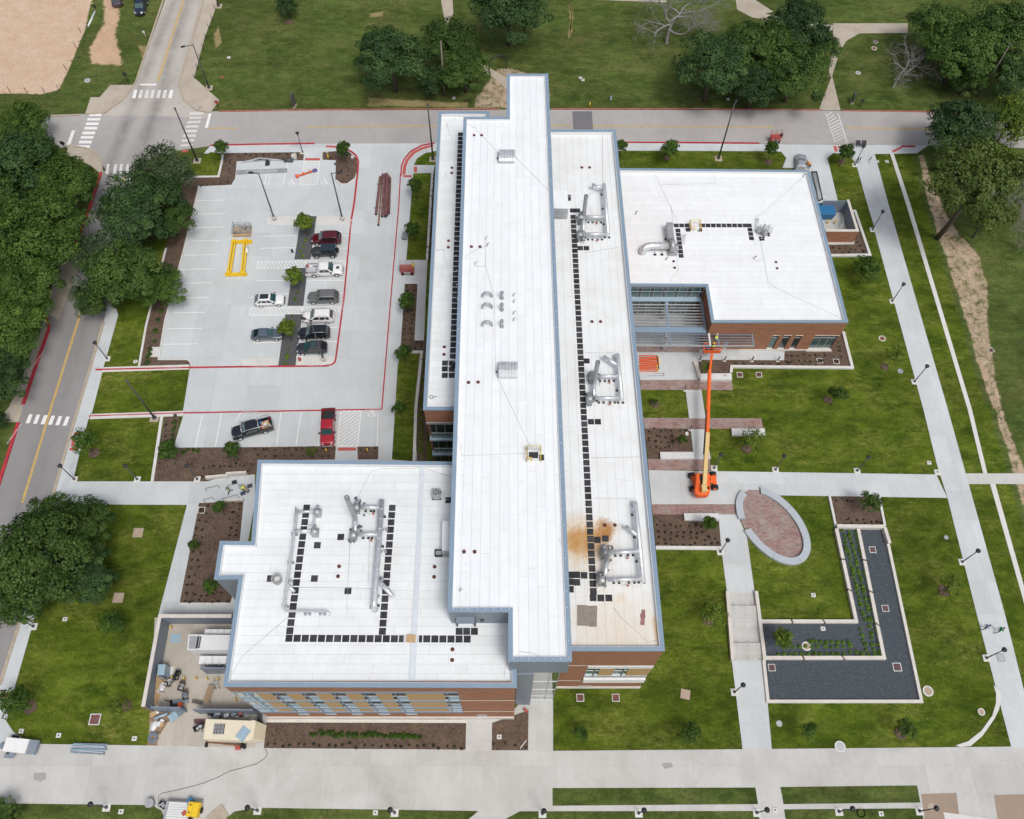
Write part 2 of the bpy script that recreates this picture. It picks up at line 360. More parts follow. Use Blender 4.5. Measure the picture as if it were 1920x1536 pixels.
X['glassg'] = glass_mat('green glass', (.045,.10,.105), .05)
X['glassb'] = glass_mat('blue glass', (.14,.235,.27), .06)
X['mirror'] = mat('reflective glass', (.48,.50,.50), .03, metal=.85)
X['pad'] = mat('walk pad', (.026,.027,.032), .85, var=.3, scale=2, rnd=.25, col2=(.05,.05,.055), sc2=.5)
X['galv'] = mat('galvanised steel', (.66,.69,.715), .36, metal=.5, var=.12, scale=1.5)
X['galvd'] = mat('dull steel', (.42,.44,.455), .5, metal=.5, var=.15, scale=2)
X['dark'] = mat('dark metal', (.022,.024,.028), .5, var=.1, scale=2)
X['pole'] = mat('dark grey pole', (.075,.078,.085), .5)
X['wood'] = mat('grey wood pole', (.20,.18,.155), .9, var=.2, scale=3)
X['black'] = mat('black rubber', (.012,.012,.013), .75)
X['rust'] = mat('drain rust', (.11,.035,.028), .8)
X['steelr'] = mat('primed steel', (.145,.058,.062), .65, var=.25, scale=1.2, col2=(.19,.10,.10), sc2=.8)
X['steelo'] = mat('rusty steel', (.20,.085,.045), .8, var=.3, scale=2)
X['yel'] = mat('safety yellow', (.78,.52,.012), .5, var=.06, scale=2)
X['orange'] = mat('machine orange', (.82,.13,.018), .45, var=.06, scale=2)
X['cream'] = mat('cream paint', (.70,.645,.50), .55, var=.05, scale=1)
X['boomy'] = mat('boom cream', (.66,.50,.22), .5, var=.06, scale=2)
X['red'] = mat('machine red', (.43,.075,.065), .5, var=.1, scale=2)
X['blue'] = mat('bin blue', (.02,.15,.34), .5)
X['gwhite'] = mat('white enamel', (.70,.72,.73), .5, var=.04, scale=1)
X['osb'] = mat('plywood', (.48,.33,.18), .85, var=.12, scale=3)
X['woodb'] = mat('pallet wood', (.27,.19,.12), .9, var=.25, scale=4, rnd=.2)
X['orangel'] = mat('fibreglass orange', (.72,.12,.03), .5)
X['bench'] = mat('cast stone', (.60,.625,.63), .8, var=.06, scale=1.5)
X['arcw'] = mat('grey cast wall', (.40,.45,.49), .7, var=.06, scale=1)
X['paverm'] = None
X['bark'] = mat('bark', (.085,.068,.055), .95, var=.3, scale=4)
X['deadbark'] = mat('dead bark', (.27,.26,.25), .95, var=.2, scale=3)
X['skin'] = mat('skin', (.45,.27,.19), .6)
X['oak'] = leaf_mat('oak leaf', (.034,.064,.011), (.072,.122,.022), (.130,.180,.040))
X['oakd'] = leaf_mat('dark oak leaf', (.024,.052,.015), (.048,.090,.026), (.088,.135,.036))
X['oakl'] = leaf_mat('light oak leaf', (.038,.072,.010), (.080,.132,.020), (.14,.195,.036))
X['pine'] = leaf_mat('olive needle', (.046,.066,.012), (.092,.118,.022), (.15,.17,.042))
X['greyl'] = leaf_mat('grey green leaf', (.044,.066,.028), (.092,.125,.05), (.16,.19,.09))
X['lime'] = leaf_mat('lime leaf', (.055,.085,.008), (.14,.19,.018), (.24,.28,.04))
X['young'] = leaf_mat('young leaf', (.026,.056,.006), (.058,.105,.013), (.11,.165,.024))
X['tuft'] = leaf_mat('tuft leaf', (.024,.022,.012), (.048,.042,.022), (.085,.078,.035), .1)
X['sprout'] = leaf_mat('sprout leaf', (.07,.13,.008), (.14,.24,.015), (.25,.34,.04), .2)
X['sandp'] = turf_mat('sandy dirt in park grass', 'park', ((.48,.375,.275), (.36,.275,.19), .66)); X['peach'] = turf_mat('peach dirt in park grass', 'park', ((.54,.385,.265), (.47,.33,.22), .10))
X['wornsoil'] = turf_mat('worn turf', 'park', ((.30,.25,.12), (.22,.18,.08), .42)); X['fieldp'] = turf_mat('dirt field', 'park', ((.53,.38,.265), (.59,.465,.36), -.25))
X['redf'] = mat('faded red kerb paint', (.36,.125,.10), .8, var=.3, scale=1.1); X['earth'] = concrete_mat('bare earth', (.34,.265,.205), (.27,.22,.175), .8, 0, .3)
X['patchm'] = mat('grey brown patch', (.25,.215,.185), .8, var=.15, scale=2); X['pinkb'] = mat('pinkish strip', (.30,.15,.14), .8, var=.2, scale=2)
def rust_mat():
    m = bpy.data.materials.new('rust stained membrane'); m.use_nodes = True; n = m.node_tree; b = n.nodes['Principled BSDF']; L = n.links.new
    b.inputs['Roughness'].default_value = .65
    p = n.nodes.new('ShaderNodeNewGeometry').outputs['Position']; s = n.nodes.new('ShaderNodeSeparateXYZ'); L(p, s.inputs[0])
    nz = noise(n, p, .5, 7, .75, .6)
    base = mixc(n, rng(n, noise(n, p, .3, 6, .7), .42, .66), (.75,.785,.80), (.69,.71,.70))
    def blob(cx, cy, rx, ry, lo, hi):
        d = n.nodes.new('ShaderNodeVectorMath'); d.operation = 'SUBTRACT'; L(p, d.inputs[0]); d.inputs[1].default_value = (cx, cy, 0)
        q = stretch(n, d.outputs[0], (1/rx, 1/ry, 0)); l = n.nodes.new('ShaderNodeVectorMath'); l.operation = 'LENGTH'; L(q, l.inputs[0])
        a = n.nodes.new('ShaderNodeMath'); a.operation = 'MULTIPLY_ADD'; L(nz, a.inputs[0]); a.inputs[1].default_value = 1.5; L(l.outputs['Value'], a.inputs[2])
        f = rng(n, a.outputs[0], hi, lo); g = rng(n, noise(n, stretch(n, p, (1.6, .3, 1)), 1.0, 6, .75), .36, .58, .68, 1); mm = n.nodes.new('ShaderNodeMath'); mm.operation = 'MULTIPLY'; L(f, mm.inputs[0]); L(g, mm.inputs[1]); return mm.outputs[0]
    c = base
    wear = blob(11, 21, 7, 7, 1.0, 1.9); c = mixc(n, wear, c, (.66,.60,.50))
    a, b_ = at(1097,1022,16.7), at(1135,1000,16.7)
    c = mixc(n, blob(a.x-.3, a.y, 4.6, 4.0, 1.05, 1.75), c, (.60,.43,.23))
    c = mixc(n, blob(a.x-.4, a.y, 3.5, 3.2, 1.0, 1.45), c, (.47,.235,.05))
    c = mixc(n, blob(b_.x-.1, b_.y, 1.5, 2.4, 1.0, 1.5), c, (.40,.185,.045))
    e = at(1165,1125,16.7); c = mixc(n, blob(e.x, e.y, 1.2, 1.2, .9, 1.5), c, (.66,.55,.40))
    e = at(1228,1185,16.7); c = mixc(n, blob(e.x, e.y, .55, 2.6, .9, 1.5), c, (.60,.42,.22))
    L(c, b.inputs['Base Color']); return m
X['tporust'] = rust_mat()
# ---------------------------------------------------------------- ground, roads, paving
_zc = [0, 0]
def sheet(name, px, m, z, kind='structure', parent=None):
    _zc[0] += 1; z += .0006*_zc[0]; b = MB(); b.sheet(xy(px), z); o = b.build(name, m, parent)
    if not parent: o['kind'] = kind
    return o
def patch(name, px, m, z, d=.9):                   # natural patch: a rim strip that fades, and the middle
    P = ccw(xy(px)); Q = []
    for i, p in enumerate(P):
        q = P[(i+1) % len(P)]; k = max(1, int((q-p).length/3)); Q += [p.lerp(q, (j/k))+Vector((random.gauss(0,.12), random.gauss(0,.12))) for j in range(k)]
    O, I = offset(Q, -d), offset(Q, d); n = len(Q); me = bpy.data.meshes.new(name)
    me.from_pydata([(v.x, v.y, z) for v in O+I], [], [(i, (i+1) % n, n+(i+1) % n, n+i) for i in range(n)]+[tuple(range(n, 2*n))])
    at_ = me.attributes.new('edge', 'FLOAT', 'POINT'); at_.data.foreach_set('value', [0]*n+[1]*n); o = link(name, me, None, m); o['kind'] = 'structure'; return o
def pave(name, px, m, pitch=(4.5, 4.5), ang=0, z=.05, org=(0, 0), gap=.005, piece='concrete_slab'):
    z += .0006*_zc[1]; _zc[1] += 1; P = xy(px); b = MB(); b.prism(P, -.05, z-.015); root = b.build(name, X['joint']); root['kind'] = 'structure'
    for c in cut_cells(P, pitch[0], pitch[1], ang, org[0], org[1], gap=gap):
        q = MB(); q.prism(c, z-.03, z); q.build(piece, m, root)
    return root
def strip_pts(pts, w):
    n = len(pts); Lf, Rt = [], []
    for i in range(n):
        a = pts[max(i-1, 0)]; c = pts[min(i+1, n-1)]; p = pts[i]
        if 0 < i < n-1:
            e1 = (p-a).normalized(); e2 = (c-p).normalized(); k = (e1+e2); t = k.normalized() if k.length > .01 else e1
            s = 1/max(.4, t.dot(e1))
        else: t = (c-a).normalized(); s = 1
        nn = Vector((-t.y, t.x))*(w/2*s); Lf.append(p+nn); Rt.append(p-nn)
    return Lf, Rt
def strip(mb, px, w, z0, z1, world=False, closed=False):
    pts = [Vector(p) for p in px] if world else xy(px)
    Lf, Rt = strip_pts(pts, w)
    for i in range(len(pts)-1):
        mb.prism([Lf[i], Rt[i], Rt[i+1], Lf[i+1]], z0, z1)
    return mb
def kerb(name, px, w, m, z1=.14, parent=None, z0=-.05, world=False):
    b = MB(); strip(b, px, w, z0, z1, world); o = b.build(name, m, parent)
    if not parent: o['kind'] = 'structure'
    return o
def stripe(px, m, parent, z, name='painted_stripe'):
    b = MB(); b.sheet(xy(px), z); return b.build(name, m, parent)
def line(p, q, w, m, parent, z, name='painted_line'):
    b = MB(); a, c = at(*p).to_2d(), at(*q).to_2d(); Lf, Rt = strip_pts([a, c], w); b.sheet([Lf[0], Rt[0], Rt[1], Lf[1]], z); return b.build(name, m, parent)

g = MB(); g.sheet([(-500,-300),(500,-300),(500,700),(-500,700)], 0); struct('ground', g, X['park'])
lawn = sheet('lawn', [(-60,1600),(-40,1250),(100,900),(240,520),(330,350),(400,270),(1100,262),(1722,262),(1752,446),(1804,600),(1862,768),(1915,960),(1990,1160),(2060,1400),(2090,1600)], X['lawn'], .004)

# roads
roadN = sheet('road', [(60,216),(160,214),(400,209),(640,207),(1030,206),(1500,207),(1890,212),(2100,214),(2100,280),(1920,278),(1740,273),(1600,271),(1165,268),(820,269),(600,270),(395,274),(330,283),(280,300),(275,320),(200,320),(172,285),(125,277),(60,276)], X['streetc'], .012)
roadNW = sheet('road', [(205,214),(255,155),(310,0),(330,-60),(400,-60),(382,0),(335,155),(345,185),(390,211),(388,216),(205,218)], X['oldconc'], .016)
roadSW = sheet('road', [(190,320),(171,384),(140,466),(85,581),(44,759),(0,903),(-120,1250),(0,1290),(30,1190),(100,928),(147,766),(195,604),(280,320)], X['streetd'], .016)
sheet('driveway_apron', [(145,455),(112,489),(84,585),(110,600),(150,500)], X['walk'], .024)
sheet('shoulder', [(44,760),(76,664),(90,610),(66,640),(45,700),(18,762),(0,784),(-40,784),(-40,792),(34,792)], X['walk'], .02)
sheet('asphalt_patch', [(1073,209),(1110,209),(1112,246),(1075,246)], X['patch'], .018)
sheet('intersection_slab', [(195,216),(252,165),(332,165),(352,195),(392,214),(385,222),(250,216)], X['oldconc'], .020)

# site paving
C45 = (4.6, 4.6)
lot = pave('parking_lot', [(382,288),(396,272.5),(600,270),(822,269),(812,330),(805,420),(800,520),(795,640),(792,700),(784,790),(782,866),(600,866),(480,860),(325,841),(345,776),(170,784),(180,692),(355,689),(298,676),(310,602),(346,466),(374,350),(415,335),(420,290)], X['conc'], C45, 0, .05, (.6, 1.2))
pave('sidewalk', [(208,545),(222,591),(172,768),(147,860),(137,903),(60,1177),(27,1292),(12,1352),(25,1372),(52,1390),(70,1396),(-60,1396),(-20,1330),(32,1190),(100,930),(147,768),(195,604)], X['conc'], (3.6, 3.6), R(-9), .05)
pave('path', [(137,903),(388,903),(425,893),(478,890),(478,945),(351,947),(104,946),(100,930)], X['conc'], C45, 0, .052)
pave('path', [(351,946),(478,943),(440,1160),(296,1158)], X['conc'], (3, 3), 0, .054)
pave('service_yard', [(290,1158),(440,1160),(480,1340),(500,1352),(495,1403),(276,1400),(285,1330)], X['conc3'], (4.2, 4.2), 0, .05)
pave('plaza', [(470,1330),(960,1335),(985,1306),(1037,1306),(1037,1409),(480,1405)], X['conc2'], (3.5, 3.5), 0, .054)
street = pave('street', [(-60,1396),(70,1395),(276,1398),(480,1402),(873,1406),(1037,1408),(1393,1405),(1900,1400),(1990,1400),(2060,1600),(-80,1600)], X['conc2'], (5.2, 5.2), 0, .05, (.4, 1))
pave('sidewalk', [(1600,289),(1640,289),(1666,384),(1777,768),(1884,1152),(1946,1400),(1896,1402),(1831,1152),(1776,933),(1756,870),(1731,768),(1626,384)], X['conc'], (5, 4.1), 0, .052)
pave('path', [(1668,287),(1675,287),(1707,384),(1822,768),(1851,888),(1843,888),(1814,768),(1699,384)], X['curb'], (0, 3), 0, .05)
pave('path', [(1856,908),(1866,908),(1925,1118),(1990,1350),(1978,1350),(1916,1118)], X['curb'], (0, 3), 0, .05)
pave('path', [(1216,882),(1755,890),(1776,934),(1450,929),(1400,946),(1222,946)], X['conc'], C45, 0, .05)
pave('path', [(1809,888),(1990,888),(1990,908),(1815,908)], X['conc2'], (4, 0), 0, .054)
pave('path', [(1347,964),(1382,965),(1400,1005),(1415,1112),(1363,1112),(1352,1028)], X['conc'], (0, 3.5), 0, .054)
pave('path', [(1372,1240),(1431,1240),(1440,1327),(1447,1405),(1392,1405)], X['conc'], (0, 4), 0, .052)
pave('path', [(1285,731),(1315,731),(1323,785),(1292,785)], X['conc'], (0, 3), 0, .05)
pave('path', [(1295,805),(1322,805),(1333,861),(1301,862)], X['conc'], (0, 3), 0, .05)
pave('plaza', [(1180,535),(1325,537),(1313,661),(1310,712),(1200,713),(1190,640)], X['conc'], (4.2, 4.2), 0, .05)
pave('path', [(1311,655),(1500,660),(1471,676),(1312,675)], X['conc'], (4, 0), 0, .054)
pave('sidewalk', [(1150,268.5),(1740,273),(1719,288),(1600,290),(1440,284),(1173,283),(1150,283)], X['conc'], C45, 0, .05)
pave('driveway', [(1464,284),(1600,290),(1606,315),(1626,384),(1600,385),(1571,378),(1500,385),(1500,316),(1467,315),(1474,297)], X['conc'], C45, 0, .046)
for px in ([(160,214),(170,183),(187,183),(207,160),(250,160),(232,188),(196,211)], [(335,158),(345,186),(368,205),(395,211),(412,189),(364,146),(384,70),(405,15),(410,-20),(388,-20),(372,20)], [(130,270),(175,280),(190,300),(193,330),(172,312),(150,300),(124,292)]):
    pave('sidewalk', px, X['walk'], (3, 3), 0, .06)
for px in ([(825,-10),(848,-10),(850,25),(838,48),(832,30)], [(895,112),(920,128),(955,150),(955,172),(930,150),(893,120)], [(1535,207),(1560,142),(1576,207)], [(1562,44),(1702,44),(1702,62),(1612,63),(1588,76),(1575,95),(1560,143),(1552,145),(1562,90)], [(1378,-10),(1400,-10),(1450,22),(1410,33),(1382,18)], [(1120,-4),(1250,1),(1250,5),(1120,0)], [(1395,20),(1410,33),(1560,60),(1562,48)]):
    sheet('path', px, X['walk'], .02)
for px in ([(64,1450),(86,1449),(87,1461),(75,1467),(73,1464),(64,1463)], [(1240,1432),(1258,1430),(1262,1438),(1246,1442)]): sheet('street_stain', px, X['stain'], .064)
# lawn strips on the south street and islands
for px in ([(-40,1516),(30,1507),(285,1510),(303,1520),(316,1560),(-60,1560)], [(420,1560),(425,1534),(440,1522),(480,1515),(897,1521),(850,1560)], [(1036,1478),(1416,1477),(1421,1508),(1036,1511)], [(950,1535),(975,1521.5),(1421,1521),(1428,1560),(945,1560)], [(1463,1476),(1719,1473),(1725,1505),(1469,1508)], [(1470,1518),(1727,1516),(1735,1560),(1476,1560)]):
    b = MB(); b.prism(xy(px), 0, .08); struct('lawn', b, X['park'])
for px in ([(776,310),(782,298),(797,288),(822,283),(822,310)], [(775,326),(812,325),(799,488),(762,488)], [(746,684),(754,656),(786,664),(777,768),(781,866),(735,862)], [(375,352),(345,332),(372,300),(395,286),(417,288),(417,300),(410,332)], [(1562,288),(1590,289),(1602,304),(1606,315),(1626,384),(1640,430),(1571,378),(1554,307),(1551,297)], [(172,778),(193,697),(356,691),(343,773)], [(166,787),(304,783),(287,902),(139,903),(148,858)]):
    b = MB(); b.prism(xy(px), 0, .085); struct('lawn', b, X['lawn'])
for px in ([(1727,1489),(1793,1487),(1802,1560),(1736,1560)], [(1863,1491),(1990,1488),(1990,1560),(1874,1560)]):
    sheet('bare_earth', px, X['earth'], .056)
sheet('concrete_strip', [(1768,1523),(1860,1536),(1900,1550),(1775,1550)], X['curb'], .062)
patch('dirt_field', [(172,-30),(155,55),(132,108),(121,135),(107,165),(76,174),(0,172),(-90,170),(-90,-30)], X['fieldp'], .012, .6)
patch('dirt_track', [(198,-20),(222,-20),(219,48),(213,66),(224,92),(224,122),(176,118),(168,92),(186,66),(197,45)], X['peach'], .010, .7)
patch('dirt_patch', [(882,206),(890,180),(912,152),(930,127),(955,124),(1000,138),(1034,160),(1034,206)], X['sandp'], .010, .7)
patch('dirt_strip', [(1717,290),(1730,360),(1739,384),(1755,446),(1772,489),(1802,591),(1825,669),(1855,759),(1860,768),(1895,880),(1920,985),(1990,1200),(1990,1060),(1925,880),(1882,768),(1866,684),(1852,624),(1856,546),(1842,478),(1802,440),(1768,384),(1748,330),(1735,290)], X['sandp'], .012, .5)
for px in ([(400,62),(412,48),(416,80),(404,95)], [(690,25),(720,22),(718,30),(694,34)], [(1067,5),(1076,5),(1073,60),(1066,75)], [(260,85),(290,90),(280,115),(262,108)], [(690,183),(880,192),(880,203),(690,200)]):
    patch('worn_grass', px, X['wornsoil'], .009, .5)
for px in ([(1850,545),(1870,560),(1885,590),(1868,600),(1855,575)], [(1795,600),(1870,585),(1870,592),(1800,608)], ): pass

# ---- planting beds
def bed(name, px, m, z=.09):
    b = MB(); b.prism(xy(px), 0, z); return struct(name, b, m)
BED_N = bed('mulch_bed', [(417,288),(570,286),(569,301),(444,303),(441,335),(434,347),(374,350),(346,466),(310,602),(298,673),(352,675),(360,687),(261,689),(275,609),(312,466),(345,334),(410,332),(417,302)], X['mulch'])
bed('mulch_bed', [(605,286),(635,284),(655,286),(669,298),(671,318),(664,335),(650,345),(640,346),(629,338),(630,301),(605,300)], X['mulch'])
bed('mulch_bed', [(310,782),(338,780),(327,840),(480,839),(630,837),(628,862),(486,864),(478,890),(425,893),(388,903),(287,903)], X['mulch'])
bed('mulch_bed', [(670,838),(710,838),(709,862),(671,862)], X['mulch'])
bed('mulch_bed', [(374,944),(457,940),(450,1012),(440,1100),(432,1132),(337,1132)], X['mulch'])
bed('mulch_bed', [(500,1353),(874,1356),(873,1406),(495,1403)], X['mulch'])
bed('mulch_bed', [(923,1356),(968,1340),(991,1332),(990,1407),(922,1407)], X['mulch'])
bed('mulch_bed', [(759,533),(783,533),(777,639),(800,639),(797,661),(771,662),(751,657)], X['mulch'])
bed('mulch_bed', [(786,661),(797,661),(803,770),(800,866),(782,866),(778,768)], X['mulch'])
bed('mulch_bed', [(808,325),(816,325),(806,488),(800,488)], X['mulch'])
bed('mulch_bed', [(1208,805),(1293,806),(1299,848),(1237,850),(1237,861),(1215,860)], X['mulch'])
bed('mulch_bed', [(1225,965),(1347,966),(1352,1027),(1229,1025)], X['mulch'])
bed('mulch_bed', [(1309,676),(1470,676.5),(1471,660),(1548,655),(1560,625),(1581,626),(1597,689),(1370,688),(1366,700),(1312,700)], X['mulch'])
bed('mulch_bed', [(1589,399),(1601,399),(1629,479),(1555,480),(1551,459),(1602,459)], X['mulch'])
pave('bin_yard', [(1530,398),(1588,398),(1602,459),(1545,460)], X['conc2'], (2.5, 2.5), 0, .09)
bed('mulch_bed', [(1555,932),(1646,932),(1656,987),(1565,988)], X['mulch'])
for px in ([(565,406),(594,406),(582,487),(552,487)], [(549,503),(577,503),(569,574),(539,574)], [(535,590),(567,590),(554,686),(522,686)]):
    bed('gravel_bed', px, X['islandg'], .07)
# kerbs and edgings
kerb('kerb', [(418,289),(417,302),(410,332),(345,333)], .35, X['curb'], .17)
kerb('kerb', [(312,466),(275,609),(261,689)], .3, X['curb'], .17)
kerb('kerb', [(374,350),(346,466),(310,602),(298,675),(352,675),(358,680),(360,688)], .22, X['curb'], .2)
kerb('kerb', [(629,339),(640,347),(652,347),(665,337)], .3, X['curb'], .2)
kerb('kerb', [(304,782),(286,903)], .4, X['curb'], .17)
kerb('kerb', [(193,694),(355,689)], .8, X['curb'], .13)
kerb('kerb', [(170,782),(345,776)], .8, X['curb'], .13)
kerb('kerb', [(811,325),(801,488)], .35, X['curb'], .3)
kerb('kerb', [(771,662),(791,662),(780,768),(777,866)], .4, X['curb'], .35)
kerb('kerb', [(1229,1028),(1352,1029)], .45, X['curb'], .3)
kerb('kerb', [(1370,700),(1371,689),(1597,691),(1580,624)], .4, X['curb'], .35)
kerb('kerb', [(1555,481),(1630,480),(1602,398),(1590,398)], .4, X['curb'], .35)
kerb('kerb', [(1554,931),(1566,988)], .3, X['curb'], .3); kerb('kerb', [(1647,931),(1658,988)], .3, X['curb'], .3)
kerb('kerb', [(337,1133),(432,1133)], .3, X['curb'], .15)
kerb('kerb', [(501,1352),(874,1353)], .35, X['plinth'], .12)
isl1 = [(499,414),(501,409),(508,406.5),(648,406.5),(656,409),(658,414),(656,420),(648,422.5),(508,422.5),(501,420)]
b = MB(); b.prism(xy(isl1), 0, .065); struct('traffic_island', b, X['curb'])
b = MB(); b.prism(xy([(452,674),(520,672),(520,688),(455,688)]), 0, .16); struct('traffic_island', b, X['curb'])
b = MB(); b.prism(xy([(556,668),(628,669),(629,678),(622,687),(556,687)]), 0, .16); struct('traffic_island', b, X['curb'])
kerb('red_kerb', [(180,694),(360,690),(455,688.5),(610,687),(622,685),(628,680),(630,672),(645,560),(657,430),(659,415)], .21, X['redp'], .175)
kerb('red_kerb', [(659,412),(664,384),(671,322),(672,303),(668,293),(660,286),(648,280)], .26, X['redp'], .2)
kerb('red_kerb', [(751,327),(748,384),(733,560),(716,768),(345,775),(168,781)], .15, X['redp'], .17)
kerb('red_kerb', [(752,330),(753,312),(758,300),(770,285),(790,274),(815,269)], .2, X['redp'], .19)
kerb('red_kerb', [(395,273.5),(480,271.5),(590,270)], .22, X['redp'], .19)
kerb('red_kerb', [(412,209.5),(640,206),(900,205),(938,205.5)], .2, X['redf'], .15)
kerb('red_kerb', [(1034,205),(1300,205),(1540,207)], .2, X['redf'], .15); kerb('red_kerb', [(1578,208),(1700,209.5),(1890,213),(2050,215)], .2, X['redf'], .15)
kerb('red_kerb', [(1160,268),(1300,268.5),(1423,269.5)], .22, X['redp'], .19)
kerb('red_kerb', [(190,324),(171,384),(140,466)], .42, X['redp'], .19)
kerb('red_kerb', [(83,583),(91,605),(92,618),(75,666),(44,759)], .42, X['redp'], .19)
kerb('red_kerb', [(35,793),(0,903),(-30,1000)], .42, X['redp'], .19)
kerb('red_kerb', [(1690,275.5),(1716,275.5)], .3, X['redp'], .2)
kerb('tan_kerb', [(195,604),(170,689),(147,766),(100,928),(32,1185),(0,1285)], .4, X['tancurb'], .12)
kerb('tan_kerb', [(310,-10),(255,155),(232,188),(196,212),(160,215)], .3, X['tancurb'], .15)
kerb('tan_kerb', [(384,-5),(335,158),(344,187),(366,206),(396,212)], .3, X['tancurb'], .15)
kerb('tan_kerb', [(124,275),(160,278),(180,288),(190,303),(192,325)], .3, X['tancurb'], .15)
kerb('tan_kerb', [(60,220),(150,216)], .3, X['tancurb'], .15)
# fire-lane band on the driveway radius (wide red band)
band = [(760,328),(762,312),(766,302),(777,289),(792,281),(813,275)]; inn = [(754.5,328),(756,312),(761,300),(773,285),(790,276.5),(813,271)]
stripe(band+inn[::-1], X['brickred'], lot, .058, 'tactile_strip')
stripe([(611,273),(632,274),(634,278),(611,276.5)], X['brickred'], lot, .058, 'tactile_strip')
for px in ([(572,297),(600,297),(600,301.5),(572,301.5)], [(776,313),(782,313),(782,324),(776,324)], [(756,329),(772,329),(772,333),(756,333)], [(634,839.5),(668,839.5),(668,845.5),(633,845.5)]):
    stripe(px, X['brickred'], lot, .058, 'tactile_strip')
for k, px in enumerate([[(139,811),(155,811),(153,817),(138,817)], [(136,820),(142,820),(140,837),(133,838)], [(131,840),(148,839),(147,845.5),(131,845.5)], [(2,1299),(24,1299),(22,1307.5),(1,1307.5)], [(227,172),(234,173),(231,180),(226,180)], [(180,201),(193,201),(193,206),(179,206)], [(340,172),(344,171),(342,178),(339,178)], [(369,195),(380,195),(380,200),(368,200)], [(343,282),(353,282),(352,286),(341,286)], [(1562,274.5),(1568,274.5),(1571,285),(1565,285)], [(1570,274.5),(1585,274.5),(1585,278),(1572,278.5)], [(1672,283),(1690,275),(1692,278),(1675,287)]]):
    b = MB(); b.sheet(xy(px), .068); o = b.build('tactile_pad', X['brickred']); o['kind'] = 'structure'

# ---- road markings
ZR = .034
for px in ([(168,213),(192,212),(190,218),(167,218.5)], [(165,222),(189,222),(187,226.5),(163,226.5)], [(162,230),(186,230),(184.5,235),(160,235)], [(159,238),(183,238.5),(181.5,243.5),(157.5,243.5)], [(155.5,247),(179,247),(178,252.5),(154,252.5)], [(152.5,255.5),(176,255.5),(175,260.5),(151,260.5)], [(149,264),(173,264),(171.5,269.5),(147.5,269.5)], [(146,272.5),(169.5,272.5),(168,278),(144,278)], [(135,245),(141,245),(132,272),(125,272)]):
    stripe(px, X['white'], roadN, ZR)
for i, px in enumerate([[(357,211),(381,211),(380,215.5),(355,215.5)], [(356,219.5),(378,219),(377,223),(355,223.5)], [(352,227.5),(376,226.5),(375,231),(351,232)], [(350,236),(373,235),(372,239.5),(348,240)], [(347,244),(370,243.5),(369,248.5),(346,248.5)], [(344,253),(368,252.5),(367,257),(343,257.5)], [(341,262),(365,261),(364,266),(340,266.5)], [(339,271),(362,270.5),(361,275),(338,275.5)], [(392,212),(397,212),(390,240),(384,240)]]):
    stripe(px, X['white' if i == 8 else 'worn'], roadN, ZR)
for i, x in enumerate((252, 263, 274.5, 285, 297, 308, 319.5)):
    stripe([(x,169),(x+5.5,169),(x+2.5,184.5),(x-4.5,184.5)], X['white' if i in (0, 6) else 'worn'], roadNW, ZR)
stripe([(264,157.5),(294,157.5),(293,160.5),(262,160.5)], X['white'], roadNW, ZR)
for x in (201, 215, 226, 238):
    stripe([(x,308),(x+4.5,308),(x+2.5,326),(x-3.5,326)], X['worn'], roadSW, ZR)
stripe([(235,333),(258,333),(257,338),(233,338)], X['white'], roadSW, ZR)
for i, x in enumerate((55, 69, 83, 97, 110.5, 124.5)):
    y = 777+i*.9; stripe([(x,y),(x+6.5,y),(x+.5,y+17),(x-7,y+17)], X['white'], roadSW, ZR)
for dx in (-1.3, 1.3):
    line((154.5+dx,577), (95+dx,768), .13, X['yellow'], roadSW, ZR); line((95+dx,768), (42+dx,943), .13, X['yellow'], roadSW, ZR)
    line((346+dx,-5), (296.5+dx,152), .13, X['yellow'], roadNW, ZR)
line((232,333), (229,345), .3, X['yellow'], roadSW, ZR)
for a, c in (((390,241), (445,241)), ((575,238), (822,236.5)), ((1034,236), (1073,236)), ((1112,236.5), (1450,238.5)), ((1585,240), (1745,242)), ((1745,242), (1930,245))):
    for d in (-.6, .6): line((a[0], a[1]+d), (c[0], c[1]+d), .09, X['yellow'], roadN, ZR)
line((1548,212), (1565,267), .12, X['white'], roadN, ZR); line((1571,212), (1588,267), .12, X['white'], roadN, ZR)
for k in range(10):
    t = k/10; y0 = 216+t*52; xl = 1548+(y0-212)*.309
    line((xl, y0+4), (xl+min(20, 10+k*3), y0-6), .13, X['white' if k < 6 else 'worn'], roadN, ZR)
